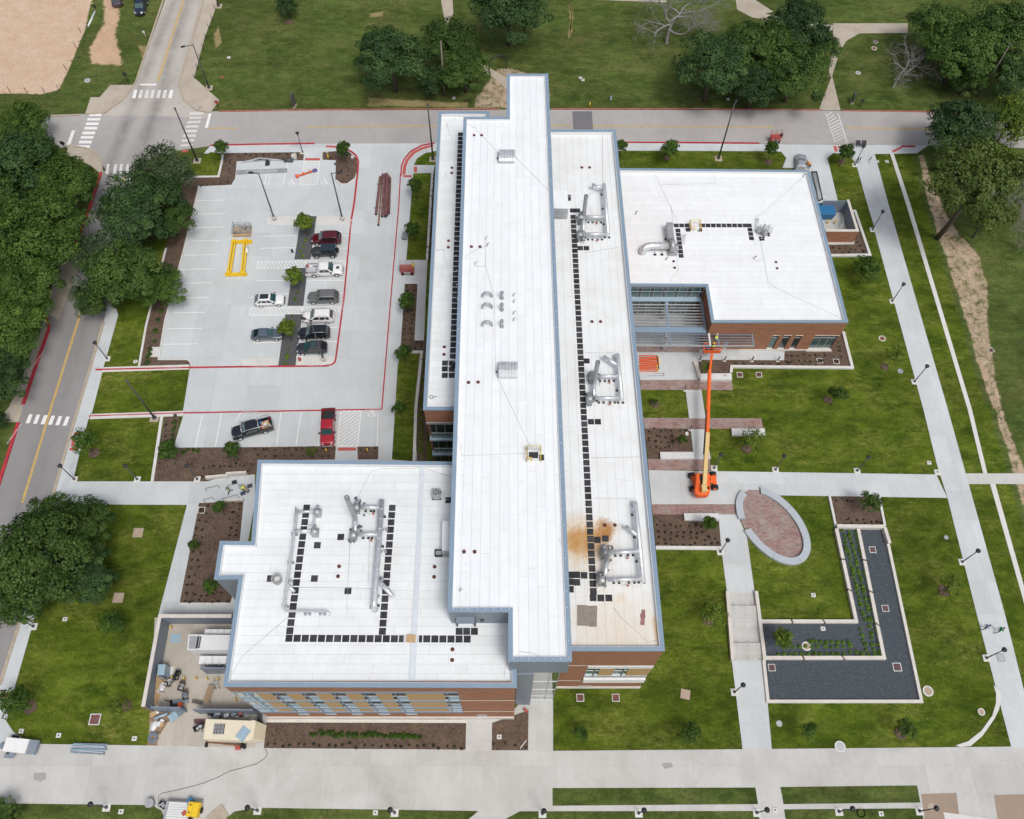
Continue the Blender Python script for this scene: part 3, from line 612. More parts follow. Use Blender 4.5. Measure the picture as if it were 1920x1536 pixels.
# ---- parking-lot markings
ZL = .055
SL = [(363,376,422),(367,401.5,422.5),(367,426.5,420),(358.5,452,413.5),(345,478.5,408.5),(338.5,505,402),(345,531,397),(341,558.5,391.5),(327,586.5,384),(314,616.5,378.5),(307,645.5,371.5)]
for x0, y, x1 in SL: line((x0, y+.6), (x1, y-.4), .11, X['white'], lot, ZL)
for y, a, c in ((443.5,493,557),(466,489,553),(527,480,543),(552,483,541),(558,470,535),(593,470,533),(643.5,475,526)): line((a,y), (c,y-1), .11, X['white'], lot, ZL)
for y, a, c in ((442,592,655),(466,588,652),(526,578,644),(550,574,642),(588,622,636),(614.5,615,634),(641,612,632)): line((a,y), (c,y), .11, X['white'], lot, ZL)
def hatch(quad, n, m=X['white'], z=ZL, w=.1, lean=1.0, border=True, par=None):
    """quad: tl, tr, br, bl; n oblique strokes clipped to the bay"""
    par = par or lot; q = [Vector(p) for p in quad]; P = lambda u, v: (q[0].lerp(q[1], u)).lerp(q[3].lerp(q[2], u), v)
    if border:
        for i in range(4): line(q[i], q[(i+1) % 4], w, m, par, z)
    for k in range(1, n+int(n*lean)+1):
        s = k/n                              # u*n - style stroke: u from s-lean..s, v 1..0
        u0, v0, u1, v1 = s, 0., s-lean, 1.
        if u0 > 1: v0 = (u0-1)/lean; u0 = 1
        if u1 < 0: v1 = s/lean; u1 = 0
        if v1-v0 > .05: line(P(u0, v0), P(u1, v1), w, m, par, z+.002)
hatch([(572,490),(484,491.5),(482,504),(572,502.5)], 14, lean=.1); hatch([(649,489),(574,490),(572,502.5),(647,501)], 12, lean=.1)
hatch([(566,576),(470,577.5),(467,591),(566,588.5)], 15, lean=.1); hatch([(638,575.5),(568,576),(566,589),(636,588.5)], 12, lean=.1)
hatch([(571,303),(600,303),(595,347),(562,347)], 4, lean=2.0)
hatch([(639,771),(677,771),(671,837),(633,837)], 4, lean=2.4, w=.13)
for p, q in (((380,779),(366,838)), ((416,775),(404,838)), ((452,774),(442,790)), ((527,773),(519,836)), ((565,772),(555,836)), ((602,772),(597,836)), ((709,774),(707,836)), ((500,323),(497,347)), ((540,303),(531,347)), ((507,330),(502,350))):
    line(p, q, .11, X['white'], lot, ZL)
def isa(px, s=1.0):                       # wheelchair symbol painted on the stall
    c = at(*px); b = MB(); pts = [(c.x+.42*s*math.cos(a), c.y-.1*s+.42*s*math.sin(a)) for a in [R(150+i*26) for i in range(11)]]
    strip(b, pts, .11*s, ZL, ZL+.001, True); strip(b, [(c.x, c.y+.72*s), (c.x, c.y+.1*s), (c.x+.42*s, c.y+.1*s), (c.x+.62*s, c.y-.45*s), (c.x+.85*s, c.y-.38*s)], .12*s, ZL+.002, ZL+.003, True)
    b.prism([(c.x+.12*s*math.cos(a*PI/4), c.y+.9*s+.12*s*math.sin(a*PI/4)) for a in range(8)], ZL, ZL+.002); strip(b, [(c.x, c.y+.4*s), (c.x+.35*s, c.y+.4*s)], .1*s, ZL+.004, ZL+.005, True)
    return b.build('wheelchair_symbol', X['white'], lot)
isa((546,342), .9); isa((608,342), .9); isa((696,776), .9)
def words(txt, px, size, m, parent, z, rot=0, name='painted_lettering'):
    c = bpy.data.curves.new(name, 'FONT'); c.body = txt; c.size = size; c.align_x = 'CENTER'; c.align_y = 'CENTER'; c.fill_mode = 'FRONT'; c.resolution_u = 2
    t = bpy.data.objects.new('t', c); me = bpy.data.meshes.new_from_object(t); bpy.data.objects.remove(t); bpy.data.curves.remove(c)
    o = link(name, me, parent, m); me.materials.clear(); me.materials.append(m); p = at(*px); o.location = (p.x, p.y, z); o.rotation_euler = (0, 0, rot); return o
words('NO\nPARKING', (655,803), .5, X['worn'], lot, .062, 0)
for px, rot in (((590,687.4), 0), ((490,688.4), 0), ((657.5,424), R(-84)), ((643,572), R(-84)), ((225,780), R(2)), ((325,691), R(1)), ((700,768.3), 0), ((470,773.2), 0)):
    words('NO PARKING FIRE LANE', px, .2, X['worn'], lot, .181, rot)
for px, rot in (((873,205), 0), ((525,208), 0), ((1310,205), 0), ((1470,206.5), 0)):
    words('NO PARKING FIRE LANE', px, .24, X['worn'], roadN, .176, rot)
words('NO PARKING FIRE LANE', (28,815), .3, X['white'], roadSW, .196, R(70)); words('NO PARKING FIRE LANE', (72,676), .3, X['white'], roadSW, .196, R(72))

# ---- curved path in the south-east lawn corner
oc = [(1862,1284),(1867,1300),(1867,1318),(1860,1342),(1840,1370),(1815,1390),(1791,1398)]; ic = [(1876,1300),(1876,1316),(1873,1330),(1865,1347),(1842,1380),(1820,1399),(1800,1401)]
pave('path', oc+ic[::-1], X['curb'], (0, 2.4), 0, .05)

# ---- stairs with cheek walls
def stair(name, px, n, ang=0):
    pass
st = None
b = MB(); P = xy([(1363,1112),(1415,1112),(1431,1240),(1372,1240)]); b.prism(P, 0, .06); stairs = b.build('stair_walk', X['conc2']); stairs['kind'] = 'structure'
def lerp2(a, c, t): return (a[0]+(c[0]-a[0])*t, a[1]+(c[1]-a[1])*t)
for v0, v1, n, zb in ((.20, .50, 5, .0), (.74, .97, 4, .0)):
    for k in range(n):
        t0 = v0+(v1-v0)*k/n; t1 = v0+(v1-v0)*(k+1)/n
        q = [lerp2((1363,1112),(1372,1240),t0), lerp2((1415,1112),(1431,1240),t0), lerp2((1415,1112),(1431,1240),t1), lerp2((1363,1112),(1372,1240),t1)]
        b = MB(); b.prism(xy(q), .02, .065+.075*(n-k)); b.build('step', X['conc2'], stairs)
for px in ([(1362,1111),(1372,1240)], [(1416,1111),(1432,1240)]):
    b = MB(); strip(b, px, .4, 0, .62); b.build('cheek_wall', X['plinth'], stairs)
for u in (.12, .5, .88):
    for v0, v1 in ((.18, .5), (.72, .98)):
        p = lerp2(lerp2((1363,1112),(1415,1112),u), lerp2((1372,1240),(1431,1240),u), v0); q = lerp2(lerp2((1363,1112),(1415,1112),u), lerp2((1372,1240),(1431,1240),u), v1)
        a, c = at(*p), at(*q); b = MB(); b.tube([(a.x,a.y,.3),(a.x,a.y,1.25),(c.x,c.y,.95),(c.x,c.y,.05)], .022, 5); b.build('handrail', X['alu'], stairs)
# ---------------------------------------------------------------- the building
ZP, ZR_, ZE, ZH = 18.0, 17.45, 7.0, 22.0       # parapet / roof deck, east wing, high roof
BL = thing('laboratory_building', 'long white roofed brick building with blue grey parapets and several flat roofs', 'building', (5, 57, 0))
def bpart(mb, name, m, parent=BL): return mb.build(name, m, parent, world=True)
def roof(outer, z, m, strip_w, along, up=.55, seed=1, gp=.011):
    random.seed(seed); outer = ccw(outer); zr = z-up
    b = MB(); b.prism(offset(outer, .4), zr-.35, zr-.012); rf = bpart(b, 'roof', X['seam'])
    inner = offset(outer, .47)
    cells = cut_cells(inner, strip_w, 11, 0, .3, 0, True, gap=gp) if along == 'y' else cut_cells(inner, strip_w, 13, R(90), .2, 0, True, gap=gp)
    for c in cells:
        q = MB(); q.prism(c, zr-.03, zr+random.uniform(-.002, .004)); bpart(q, 'membrane_sheet', m, rf)
    b = MB(); b.ring(offset(outer, .14), offset(outer, .50), zr-.3, z-.05); bpart(b, 'parapet', X['upst'], rf)
    b = MB(); b.ring(outer, offset(outer, .44), z-.16, z); bpart(b, 'coping', X['coping'], rf)
    return rf
def wall(poly, z0, z1, m, name='wall', inset=.12):
    b = MB(); b.prism(offset(ccw(poly), inset), z0, z1); return bpart(b, name, m)
SWP = xy([(483,862),(847,866)], ZP); SWP = [Vector((-27.35, 40.95)), Vector((-26.6, 31.3)), Vector((-29.95, 31.4)), Vector((-29.9, 27.2)), Vector((-27.4, 27.3)), Vector((-27.25, 16.46)), Vector((1.08, 16.42)), Vector((1.1, 22.2)), Vector((-3, 22.2)), Vector((-3, 40.8))]
SWP = xy([(483,862)], ZP)+xy([(471,1015),(412,1014),(401,1087),(447,1086),(418,1288),(969,1290)], ZP)+[Vector((1.1, 25)), Vector((-2.5, 25)), at(847,866,ZP).to_2d()+Vector((3.5, 0))]
RP = [Vector((2.5, at(1033,243,ZP).y))]+[Vector((2.5, at(1073,1221,ZP).y))]+xy([(1247,1221),(1155,243)], ZP)
LP = xy([(822,209)], ZP)+xy([(793,769)], ZP)+[Vector((-2.5, at(850,769,ZP).y)), Vector((-2.5, at(950,209,ZP).y))]
EP = xy([(1163,315),(1183,536),(1323,537),(1334,605),(1591,605),(1518,319)], ZE)
EP[0] = Vector((14.8, EP[0].y)); EP[1] = Vector((14.8, EP[1].y))
HP = xy([(950,138),(950,219),(869,219),(839,1148),(953,1148),(953,1241),(1073,1241),(1028,138)], ZH)
rSW = roof(SWP, ZP, X['tpo2'], .93, 'x', seed=3); rR = roof(RP, ZP, X['tporust'], .98, 'y', seed=4); rL = roof(LP, ZP, X['tpo2'], .98, 'x', seed=5)
rE = roof(EP, ZE, X['tpo'], .95, 'x', .45, seed=6, gp=.008); rH = roof(HP, ZH, X['tpo'], .95, 'y', .3, seed=7, gp=.011)
def core(poly, z1, dep=.5, ymax=None):           # wall volume whose south faces sit back behind the cladding
    P = offset(ccw(poly), .12); return P
YS, YR, YE, YL = SWP[5].y+.02, RP[1].y+.02, EP[3].y+.05, LP[1].y+.02
def shifted(P, Y, d=.5): return [Vector((p.x, p.y+d)) if abs(p.y-Y) < .6 else p for p in offset(ccw(P), .12)]
for P, Y, z1 in ((SWP, YS, ZP-.3), (RP, YR, ZP-.3), (LP, YL, ZP-.3), (EP, YE, ZE-.3)):
    b = MB(); b.prism(shifted(P, Y), 0, z1-.6); bpart(b, 'wall', X['brick'])
b = MB(); b.prism(offset(ccw(HP), .15), ZR_-.9, ZH-.35); bpart(b, 'penthouse_wall', X['metalw'])
b = MB(); q = [Vector((p.x, p.y+(2.0 if p.y < 20 else 0))) for p in offset(ccw(HP), .4)]; b.prism(q, 0, ZR_-.8); bpart(b, 'wall', X['metalw'])

def fbox(x0, x1, z0, z1, Y, d, name, m, parent=BL, back=.52):
    b = MB(); b.box(x0, x1, Y+d, Y+back, z0, z1); return bpart(b, name, m, parent)
def window(x0, x1, z0, z1, Y, d, xs, zs, pane, fw=.06, fm=X['alu']):
    """a framed window: xs / zs are inner mullion positions, pane(i, j) gives the glass"""
    b = MB(); X_ = [x0]+list(xs)+[x1]; Z_ = [z0]+list(zs)+[z1]
    for x in X_: b.box(max(x0, x-fw/2), min(x1, x+fw/2), Y+d-.03, Y+d+.08, z0, z1)
    for z in Z_:
        for i in range(len(X_)-1): b.box(max(x0, X_[i]+fw/2)+.001, min(x1, X_[i+1]-fw/2)-.001, Y+d-.025, Y+d+.075, max(z0, z-fw/2), min(z1, z+fw/2))
    w = bpart(b, 'window', fm)
    for i in range(len(X_)-1):
        for j in range(len(Z_)-1):
            q = MB(); q.box(X_[i]+.02, X_[i+1]-.02, Y+d+.02, Y+d+.05, Z_[j]+.02, Z_[j+1]-.02); bpart(q, 'pane', pane(i, j), w)
    return w
b = MB(); b.box(SWP[3].x+.14, SWP[4].x+.1, SWP[3].y+.05, SWP[3].y+.2, 0, ZP-.17); bpart(b, 'wall_panel', X['metalw'])
# --- south front of the south-west wing
zb = aty(600, 1351, YS).z
def zs_(py, px=600, Y=YS, zb=zb, top=ZP): z = aty(px, py, Y).z; return top*(z-zb)/(top-zb)
XW0, XW1 = SWP[5].x+.12, SWP[6].x-.1
Z = {k: zs_(v) for k, v in dict(a=1298, b=1300.4, c=1316.0, d=1318, e=1330, f=1331.6, g=1338, h=1340, i=1348).items()}
for i in range(4):
    x0 = XW0+(XW1-XW0)*i/4; x1 = XW0+(XW1-XW0)*(i+1)/4-.012; fbox(x0, x1, Z['a'], ZP-.17, YS, 0, 'brick_panel', X['brick'])
fbox(-4.72, XW1, Z['i'], Z['a']-.012, YS, 0, 'brick_panel', X['brick'])
for z in (Z['c'], Z['g']): fbox(-4.7, XW1+.01, z, z+.1, YS, -.03, 'string_course', X['plinth'])
for a, c in (('b','a'), ('d','c'), ('f','e'), ('h','g')): fbox(XW0-.05, -4.73, Z[a], Z[c], YS, -.05, 'ledge', X['coping'])
wx = [aty(480+v/4, 1345, YS).x for v in (345, 545, 740, 940, 1140)]
xx = XW0
for w in wx:
    fbox(xx, w, Z['i'], Z['h'], YS, 0, 'brick_panel', X['brick']); window(w, w+1.25, (Z['i']+Z['h'])/2-.25, Z['h'], YS, .03, (), (), lambda i, j: X['lblue']); fbox(w, w+1.25, Z['i'], (Z['i']+Z['h'])/2-.25, YS, .01, 'brick_panel', X['brick']); xx = w+1.25
fbox(xx, -4.73, Z['i'], Z['h'], YS, 0, 'brick_panel', X['brick'])
fbox(XW0, XW1, 0, Z['i'], YS, -.16, 'plinth', X['plinth'])
tans = [(-25.0,-23.5),(-22.02,-20.55),(-19.05,-17.53),(-16.05,-14.54),(-13.02,-11.52),(-10.02,-6.27)]; wins = [(-23.5,-22.02),(-20.55,-19.05),(-17.53,-16.05),(-14.54,-13.02),(-11.52,-10.02),(-6.27,-4.74)]
for lo, hi in ((Z['c'], Z['b']), (Z['e'], Z['d']), (Z['g'], Z['f'])):
    for x0, x1 in tans: fbox(x0, x1, lo, hi, YS, .02, 'tan_panel', X['tan'])
    for x0, x1 in wins:
        window(x0, x1, lo, hi, YS, .03, (x0+.42,), (lo+(hi-lo)*.52,), lambda i, j: X['glass'] if (i == 0 or j == 1) else X['lblue'])
        fbox(x0+.40, x0+.47, lo, hi, YS, -.07, 'sun_fin', X['metalw'])
    window(XW0, -25.0, lo, hi, YS, .03, (XW0+.8, XW0+1.6), (lo+(hi-lo)*.5,), lambda i, j: X['lblue'] if j == 0 else X['glassb'])
    fbox(-25.75, -25.68, lo, hi, YS, -.1, 'sun_fin', X['lblue'])
fbox(aty(895,1345,YS).x, aty(913,1345,YS).x, .05, Z['i']+1.3, YS, -.02, 'door', X['galvd'])
# --- south front of the right-hand strip
zbR = aty(1150, 1291, YR).z
def zr2(v): z = aty(1152, 1180+v/8, YR).z; return ZP*(z-zbR)/(ZP-zbR)
xa, xb = 5.55, RP[2].x-.12; wL = 8.7
za = dict(t=zr2(555), w1=zr2(590), w0=zr2(705), l0=zr2(722), g0=zr2(741), c0=zr2(786), p=zr2(872))
for i in range(3):
    x0 = xa+(xb-xa)*i/3; fbox(x0, xa+(xb-xa)*(i+1)/3-.014, za['t'], ZP-.17, YR, 0, 'brick_panel', X['brick'])
fbox(xa, xb, za['t'], za['t']+.11, YR, -.03, 'string_course', X['plinth'])
fbox(xa, wL, za['p'], za['t']-.01, YR, 0, 'brick_panel', X['brick']); fbox(xa, wL, za['c0'], za['c0']+.1, YR, -.03, 'string_course', X['plinth'])
fbox(wL, xb, za['p'], za['c0'], YR, 0, 'brick_panel', X['brick']); fbox(xa, xb+.1, 0, za['p'], YR, -.16, 'plinth', X['plinth'])
fbox(wL, xb, za['w1'], za['t']-.01, YR, -.08, 'ledge', X['upst']); fbox(wL, xb, za['l0'], za['w0'], YR, -.08, 'ledge', X['alu'])
fbox(wL, xb, za['c0'], za['g0'], YR, -.24, 'white_canopy', X['white'])
window(wL, xb, za['g0'], za['l0'], YR, .02, [wL+(xb-wL)*k/8 for k in range(1, 8)], (), lambda i, j: X['glass'])
for x0, x1 in ((10.14, 11.69), (13.23, xb)): fbox(x0, x1, za['w0'], za['w1'], YR, .0, 'tan_panel', X['tan'])
for x0, x1 in ((wL, 10.14), (11.69, 13.23)):
    h = za['w0']+(za['w1']-za['w0'])*.58
    window(x0, x1, za['w0'], za['w1'], YR, .04, (x1-.5,), (h,), lambda i, j: X['glass'] if j == 1 or i == 1 else X['glassb'])
    fbox(x1-.52, x1-.45, za['w0'], za['w1'], YR, -.1, 'sun_fin', X['alu'])
fbox(aty(1084,1287,YR).x, aty(1110,1287,YR).x, za['p']+.15, za['p']+.4, YR, -.1, 'wall_vent', X['alu'])
# --- stair tower and glazed entrance between the two fronts
yt = at(980,1322).y
b = MB(); b.box(1.12, 2.82, yt, yt+4, 0, ZR_-.9); bpart(b, 'tower_wall', X['metalw'])
yg = at(1010,1312).y
window(2.83, 5.5, 0.02, ZR_-.95, yg, 0, (4.55,), [aty(1015, 1080+v/5.486, yg).z*(1.0) for v in (1237, 1170, 1088)], lambda i, j: X['mirror'], .09)
b = MB(); b.box(2.83, 5.5, yg+.15, yg+2.2, 0, ZR_-.95); bpart(b, 'vestibule', X['dark'])
# door and vent on the penthouse's south wall
yd = HP[3].y+.13; zd = ZR_
fbox(aty(859,1172,yd).x, aty(891,1172,yd).x, zd+.05, zd+2.1, yd, -.05, 'door', X['lblue']); fbox(aty(858,1172,yd).x, aty(892,1172,yd).x, zd+2.2, zd+2.3, yd, -.6, 'door_canopy', X['metalw'])
for px in (858.5, 891.5): fbox(aty(px,1172,yd).x-.06, aty(px,1172,yd).x+.06, zd+.02, zd+2.15, yd, -.35, 'door_post', X['dark'])
fbox(aty(901,1168,yd).x, aty(908,1168,yd).x, zd+.8, zd+1.6, yd, -.06, 'wall_vent', X['dark'])
# --- south front and return of the east wing
zbE = aty(1500, 662, YE).z
def ze(v): z = aty(1515, 580+v/8.727, YE).z; return max(0, ZE*(z-zbE)/(ZE-zbE))
e0, e1 = EP[3].x+.12, EP[4].x-.12; zt, zm, zs0 = ze(452), ze(512), .32
wE = [(aty(1400+a/8.727, 580+455/8.727, YE).x, aty(1400+c/8.727, 580+455/8.727, YE).x) for a, c in ((415,530),(600,720),(795,905),(1110,1500))]
fbox(e0, e1, zt+.01, ZE-.17, YE, 0, 'brick_panel', X['brick'])
x = e0
for k, (a, c) in enumerate(wE):
    c = min(c, e1-.1); fbox(x, a, zs0, zt, YE, 0, 'brick_panel', X['brick']); fbox(a-.05, c+.05, zt, zt+.1, YE, -.05, 'lintel', X['plinth'])
    xs = () if k < 3 else (a+(c-a)/3, a+(c-a)*2/3)
    window(a, c, zs0, zt-.02, YE, .22, xs, (zm,) if k != 1 else (zm,), (lambda i, j: X['glass'] if j else (X['glassg'] if k in (0, 3) else X['glass'])), .07); x = c
fbox(x, e1, zs0, zt, YE, 0, 'brick_panel', X['brick']); fbox(wE[3][0]-.2, e1, .0, zs0-.01, YE, -.28, 'plinth', X['plinth']); fbox(e0, wE[3][0]-.21, 0, zs0-.01, YE, -.12, 'plinth', X['plinth'])
fbox(aty(1353,655,YE).x, aty(1361,655,YE).x, .05, 2.2, YE, -.03, 'door', X['galvd'])
# recessed glazed court front
YI = EP[1].y+.12; gx0, gx1 = 15.2, EP[2].x
cols = [aty(1160+v/6.857, 500+258/6.857, YI).x for v in (160,255,310,415,465,575,630,735,790,893,955,1055)]
window(gx0, gx1-.1, 4.4, ZE-.2, YI-.5, .34, [c for c in cols], (5.7,), lambda i, j: X['glass'] if i and i % 2 == 0 else X['glassg'], .07)
window(gx0, gx1-.1, .05, 4.1, YI-.5, .34, [c for c in cols], (1.3, 2.7), lambda i, j: X['glass'] if (i+j) % 2 == 0 else X['glassg'], .07)
fbox(gx0, gx1-.1, 4.12, 4.38, YI-.8, 0, 'canopy', X['lblue'], BL, .9)
# pergola: frame, slats and beam at canopy height
zp = 4.2; p0, p1 = at(1160+205/6.857, 500+775/6.857, zp), at(1160+1120/6.857, 500+778/6.857, zp); yA = at(1220,568,zp).y; yB = p0.y; yC = at(1220,500+845/6.857,zp).y; yD = at(1220,500+1012/6.857,zp).y
xL, xR, xR2 = 15.4, EP[3].x+.02, at(1160+1745/6.857, 500+1000/6.857, zp).x
b = MB(); b.box(xL, xR, yC, yB, zp-.3, zp); bpart(b, 'pergola_beam', X['coping'])
xm = at(1160+610/6.857, 500+600/6.857, zp).x
for x0 in (xm, xR-.32): b = MB(); b.box(x0, x0+.3, yB+.01, yA+.35, zp-.28, zp+.01); bpart(b, 'pergola_beam', X['coping'])
n = 8
for k in range(n):
    y = yA-(yA-yB)*(k+.55)/n
    for x0, x1 in ((xL, xm-.01), (xm+.31, xR-.33)): q = MB(); q.box(x0, x1, y-.05, y+.07, zp-.2, zp-.02); bpart(q, 'pergola_slat', X['galvd' if k % 2 else 'alu'])
xm2 = at(1160+650/6.857, 500+920/6.857, zp).x
for x0 in (xm2, xR+1.35, xR2-.18): b = MB(); b.box(x0, x0+.17, yD, yC-.01, zp-.2, zp+.01); bpart(b, 'pergola_beam', X['steelb'])
for k in range(5):
    y = yC-.35-(yC-yD-.4)*k/4
    q = MB(); q.box(xL, xR2, y-.05, y+.05, zp-.17, zp-.01); bpart(q, 'pergola_slat', X['metalw'] if k < 4 else X['alu'])
q = MB(); q.box(xL, xR2, yD-.13, yD-.02, zp-.2, zp); bpart(q, 'pergola_beam', X['alu'])
wx_ = at(1330,635,zp).x; q = MB(); q.box(wx_-.12, wx_+.12, yD, yC-.1, zp+.012, zp+.1); bpart(q, 'pergola_beam', X['gwhite'])
c0 = at(1244,656); q = MB(); q.tube([(c0.x,c0.y,.05),(c0.x,c0.y,zp-.25)], .3, 16); bpart(q, 'column', X['bench'])
c0 = at(1243,610); q = MB(); q.tube([(c0.x,c0.y+1,.05),(c0.x,c0.y+1,zp-.3)], .25, 16); bpart(q, 'column', X['bench'])
# north-east canopy with slats beside the east wing
ca = xy([(1521,322),(1532,322),(1543,374),(1534,378)], 4.0); b = MB(); b.ring(ccw(ca), offset(ccw(ca), .12), 3.9, 4.1); can = bpart(b, 'canopy_frame', X['dark'])
A, B_, C_, D_ = [Vector((*p, 4.0)) for p in xy([(1518,322),(1532,322),(1543,374),(1529,380)], 4.0)]
for k in range(5):
    u = .18+k*.16; q = MB(); q.tube([A.lerp(B_, u), D_.lerp(C_, u)], .07, 4); bpart(q, 'canopy_slat', X['galvd'])
q = MB(); d0 = at(1532,371,3.2); q.box(d0.x-.1, d0.x+1.3, d0.y-.15, d0.y+.15, 3.1, 3.35); bpart(q, 'downspout_head', X['gwhite'])
# --- end wall of the left strip
zl = lambda v: aty(780+300/5.906, 640+v/5.906, YL).z
l0, l1 = LP[1].x+.12, -5.0
fbox(l0, l1, zl(897), ZP-.17, YL, 0, 'brick_panel', X['brick']); fbox(l0-.02, l1, zl(915), zl(897)-.01, YL, -.1, 'lintel', X['alu'])
lx = [aty(780+v/5.906, 640+920/5.906, YL).x for v in (215, 312)]
for a, c in ((zl(1086), zl(915)), (zl(1250), zl(1096)), (.05, zl(1262))):
    window(l0+.35, l1, a, c, YL, .12, lx, (a+(c-a)*.35,), lambda i, j: X['glass'] if j else X['glassb'], .07)
for v in (1096, 1262): fbox(l0+.1, l1, zl(v), zl(v-12), YL, -.15, 'ledge', X['lblue'])
# --- louvred dormers against the high roof
def dormer(px, z0, z1, rf, lou):
    P = ccw(xy(px, z1)); b = MB(); b.prism(P, z0, z1); d = bpart(b, 'dormer', X['tpo'], rf)
    y = min(p.y for p in P); x0, x1 = min(p.x for p in P)+.05, max(p.x for p in P)-.05
    for k in range(lou):
        z = z0+.15+(z1-z0-.3)*k/max(1, lou-1); q = MB(); q.box(x0, x1, y-.09, y+.02, z-.07, z+.05); bpart(q, 'louvre', X['galvd'], rf)
dormer([(1037,355),(1064,357),(1066,391),(1038,390)], ZR_, ZR_+2.0, rR, 6)
dormer([(829.5,977),(852,977),(852,1033),(828.5,1032)], ZR_, ZR_+1.7, rSW, 4)
# --- things fixed to the roof decks
PADM = MB().box(-.35, .35, -.35, .35, -.004, .012).mesh('walkway_pad', X['pad'])
def pad(p, z, rf, r=0):
    o = link('walkway_pad', PADM, rf); o.location = at(p[0], p[1], z+.005)-BL.location+Vector((0, 0, .003)); o.rotation_euler = (0, 0, r+random.uniform(-.008, .008)); return o
def pads(p, q, z, rf, pitch=.81):
    a, c = at(*p, z), at(*q, z); n = max(1, round((c-a).length/pitch)); d = (c-a)
    for k in range(n+1):
        v = a+d*(k/n); o = link('walkway_pad', PADM, rf); o.location = v-BL.location+Vector((0, 0, .008)); o.rotation_euler = (0, 0, random.uniform(-.01, .01))
pads((863.5,252), (849,668), ZR_, rL)
for p in ((834.5,681),(834,692),(834,704),(847,681),(847,692.5),(847,704)): pad(p, ZR_, rL)
pads((1074.5,407), (1112.5,1109), ZR_, rR)
for p in ((1073.5,395),(1083,395),(1088,465.5),(1099.5,465.5),(1100,677),(1108,791),(1121,791),(1120,1012.5),(1135,1010),(1112,1121),(1126.5,1121.5),(1141.5,1121.5),(1069,1078),(1081.5,1078),(1095,1079),(1069,1091),(1081.5,1092),(1069.5,1105)): pad(p, ZR_, rR)
pads((575,952), (543.5,1183), ZR_, rSW); pads((735.5,952.5), (717,1184), ZR_, rSW); pads((542,1197), (876,1198.5), ZR_, rSW)
for p in ((861,1184),(875,1184),(889.5,1184),(639,1007),(595,1022.5),(589.5,1085),(652.5,1108),(507,1085),(841,938)): pad(p, ZR_, rSW)
pads((1268,423), (1397,423), ZE-.45, rE); pads((1271,432.5), (1277,480), ZE-.45, rE); pads((1405,423), (1409,447), ZE-.45, rE)
for p in ((1290,431),(1312,431)): pad(p, ZE-.45, rE)
pad((1014,858), ZH-.3, rH)
DR = MB().cyl(0, 0, -.01, .07, .2, 12).ball((0,0,.05), (.19,.19,.12), 10, 6).mesh('roof_drain', X['rust'])
for lst, z, rf in (([(847.5,315),(847,325),(841,452),(840.5,464),(833,651),(832.5,665)], ZR_, rL), ([(1091,314.5),(1105.5,314.5),(1110,603.5),(1126,603.5),(1134,985),(1153,985)], ZR_, rR), ([(636,1062.5),(634,1081),(815,1063),(814,1082),(848.5,1218),(848,1238)], ZR_, rSW), ([(889,254),(903,254),(884,463),(900,463),(878.5,717.5),(896.5,717),(870,1035),(890,1035)], ZH-.3, rH), ([(1263,490.5),(1265,502.5),(1455,492),(1457,503.5)], ZE-.45, rE)):
    for p in lst: o = link('roof_drain', DR, rf); o.location = at(p[0], p[1], z)-BL.location
def cable(px, z, rf, r=.018, m=X['galvd'], dz=.03):
    b = MB(); b.tube([at(p[0], p[1], z)+Vector((0, 0, dz)) for p in px], r, 4); return bpart(b, 'lightning_cable', m, rf)
zh, ze_ = ZH-.3, ZE-.45
for px in ([(876,232),(890,240),(937,290)], [(964,292),(1032,361)], [(911,445),(911,500),(927,560),(929,700),(1000,850)], [(870,486),(880,475),(912,461)], [(911,500),(890,500)], [(858,815),(866,855),(1000,850)], [(927,692),(940,692)], [(1021,1240),(1000,1225),(975,1222)], [(1047,1010),(1055,1025),(1058,1028)]):
    cable(px, zh, rH)
for px in ([(1130,248),(1130,345)], [(1083,384),(1115,358)], [(1094,475),(1160,464)], [(1109,859),(1205,857)], [(1112,934),(1190,936)], [(1096,662),(1150,662)], [(1150,1140),(1166,1160),(1215,1204),(1238,1200)]): cable(px, ZR_, rR)
for px in ([(668,940),(696,884),(715,879),(795,878),(845,894)], [(657,1003),(650,1145)], [(428,1276),(455,1230),(540,1157)], [(540,1101),(700,1104)], [(693,1010),(690,1100)], [(952,1230),(945,1267),(955,1280)]): cable(px, ZR_, rSW)
for px in ([(837,230),(848,265)], [(831,468),(847,537)], [(817,470),(831,468)]): cable(px, ZR_, rL)
for px in ([(1226,322),(1255,384),(1272,420)], [(1338,321),(1342,345),(1240,346)], [(1258,384),(1262,420),(1272,508),(1256,528)], [(1425,445),(1440,530),(1458,542),(1575,596)], [(1418,407),(1430,400),(1506,332)], [(1415,489),(1430,490)]): cable(px, ze_, rE)
b = MB(); q = xy([(788.5,868),(796,868),(778.5,1283),(767,1283)], ZR_); b.prism(q, ZR_-.01, ZR_+.14); bpart(b, 'expansion_joint', X['joint_strip'], rSW)
b = MB(); q = xy([(763,1190.5),(780,1191),(779,1206),(762,1205)], ZR_); b.prism(q, ZR_+.1, ZR_+.2); bpart(b, 'crossover_plate', X['osb'], rSW)
for i, px in enumerate((758, 760.5, 782, 784.5)): pp = at(px, 1199, ZR_); q = MB(); q.box(pp.x-.05, pp.x+.05, pp.y-.4, pp.y+.4, ZR_, ZR_+.1); bpart(q, 'crossover_step', X['gwhite'], rSW)
b = MB()
for px in np.linspace(0, 1, 34): p = at(841+(1-px)*27, 1141-px*910, ZH); b.ball((p.x+.42, p.y, ZH+.05), .06, 6, 4)
for px in np.linspace(0, 1, 36): p = at(1065-px*40, 1232-px*1080, ZH); b.ball((p.x+.1, p.y, ZH+.05), .06, 6, 4)
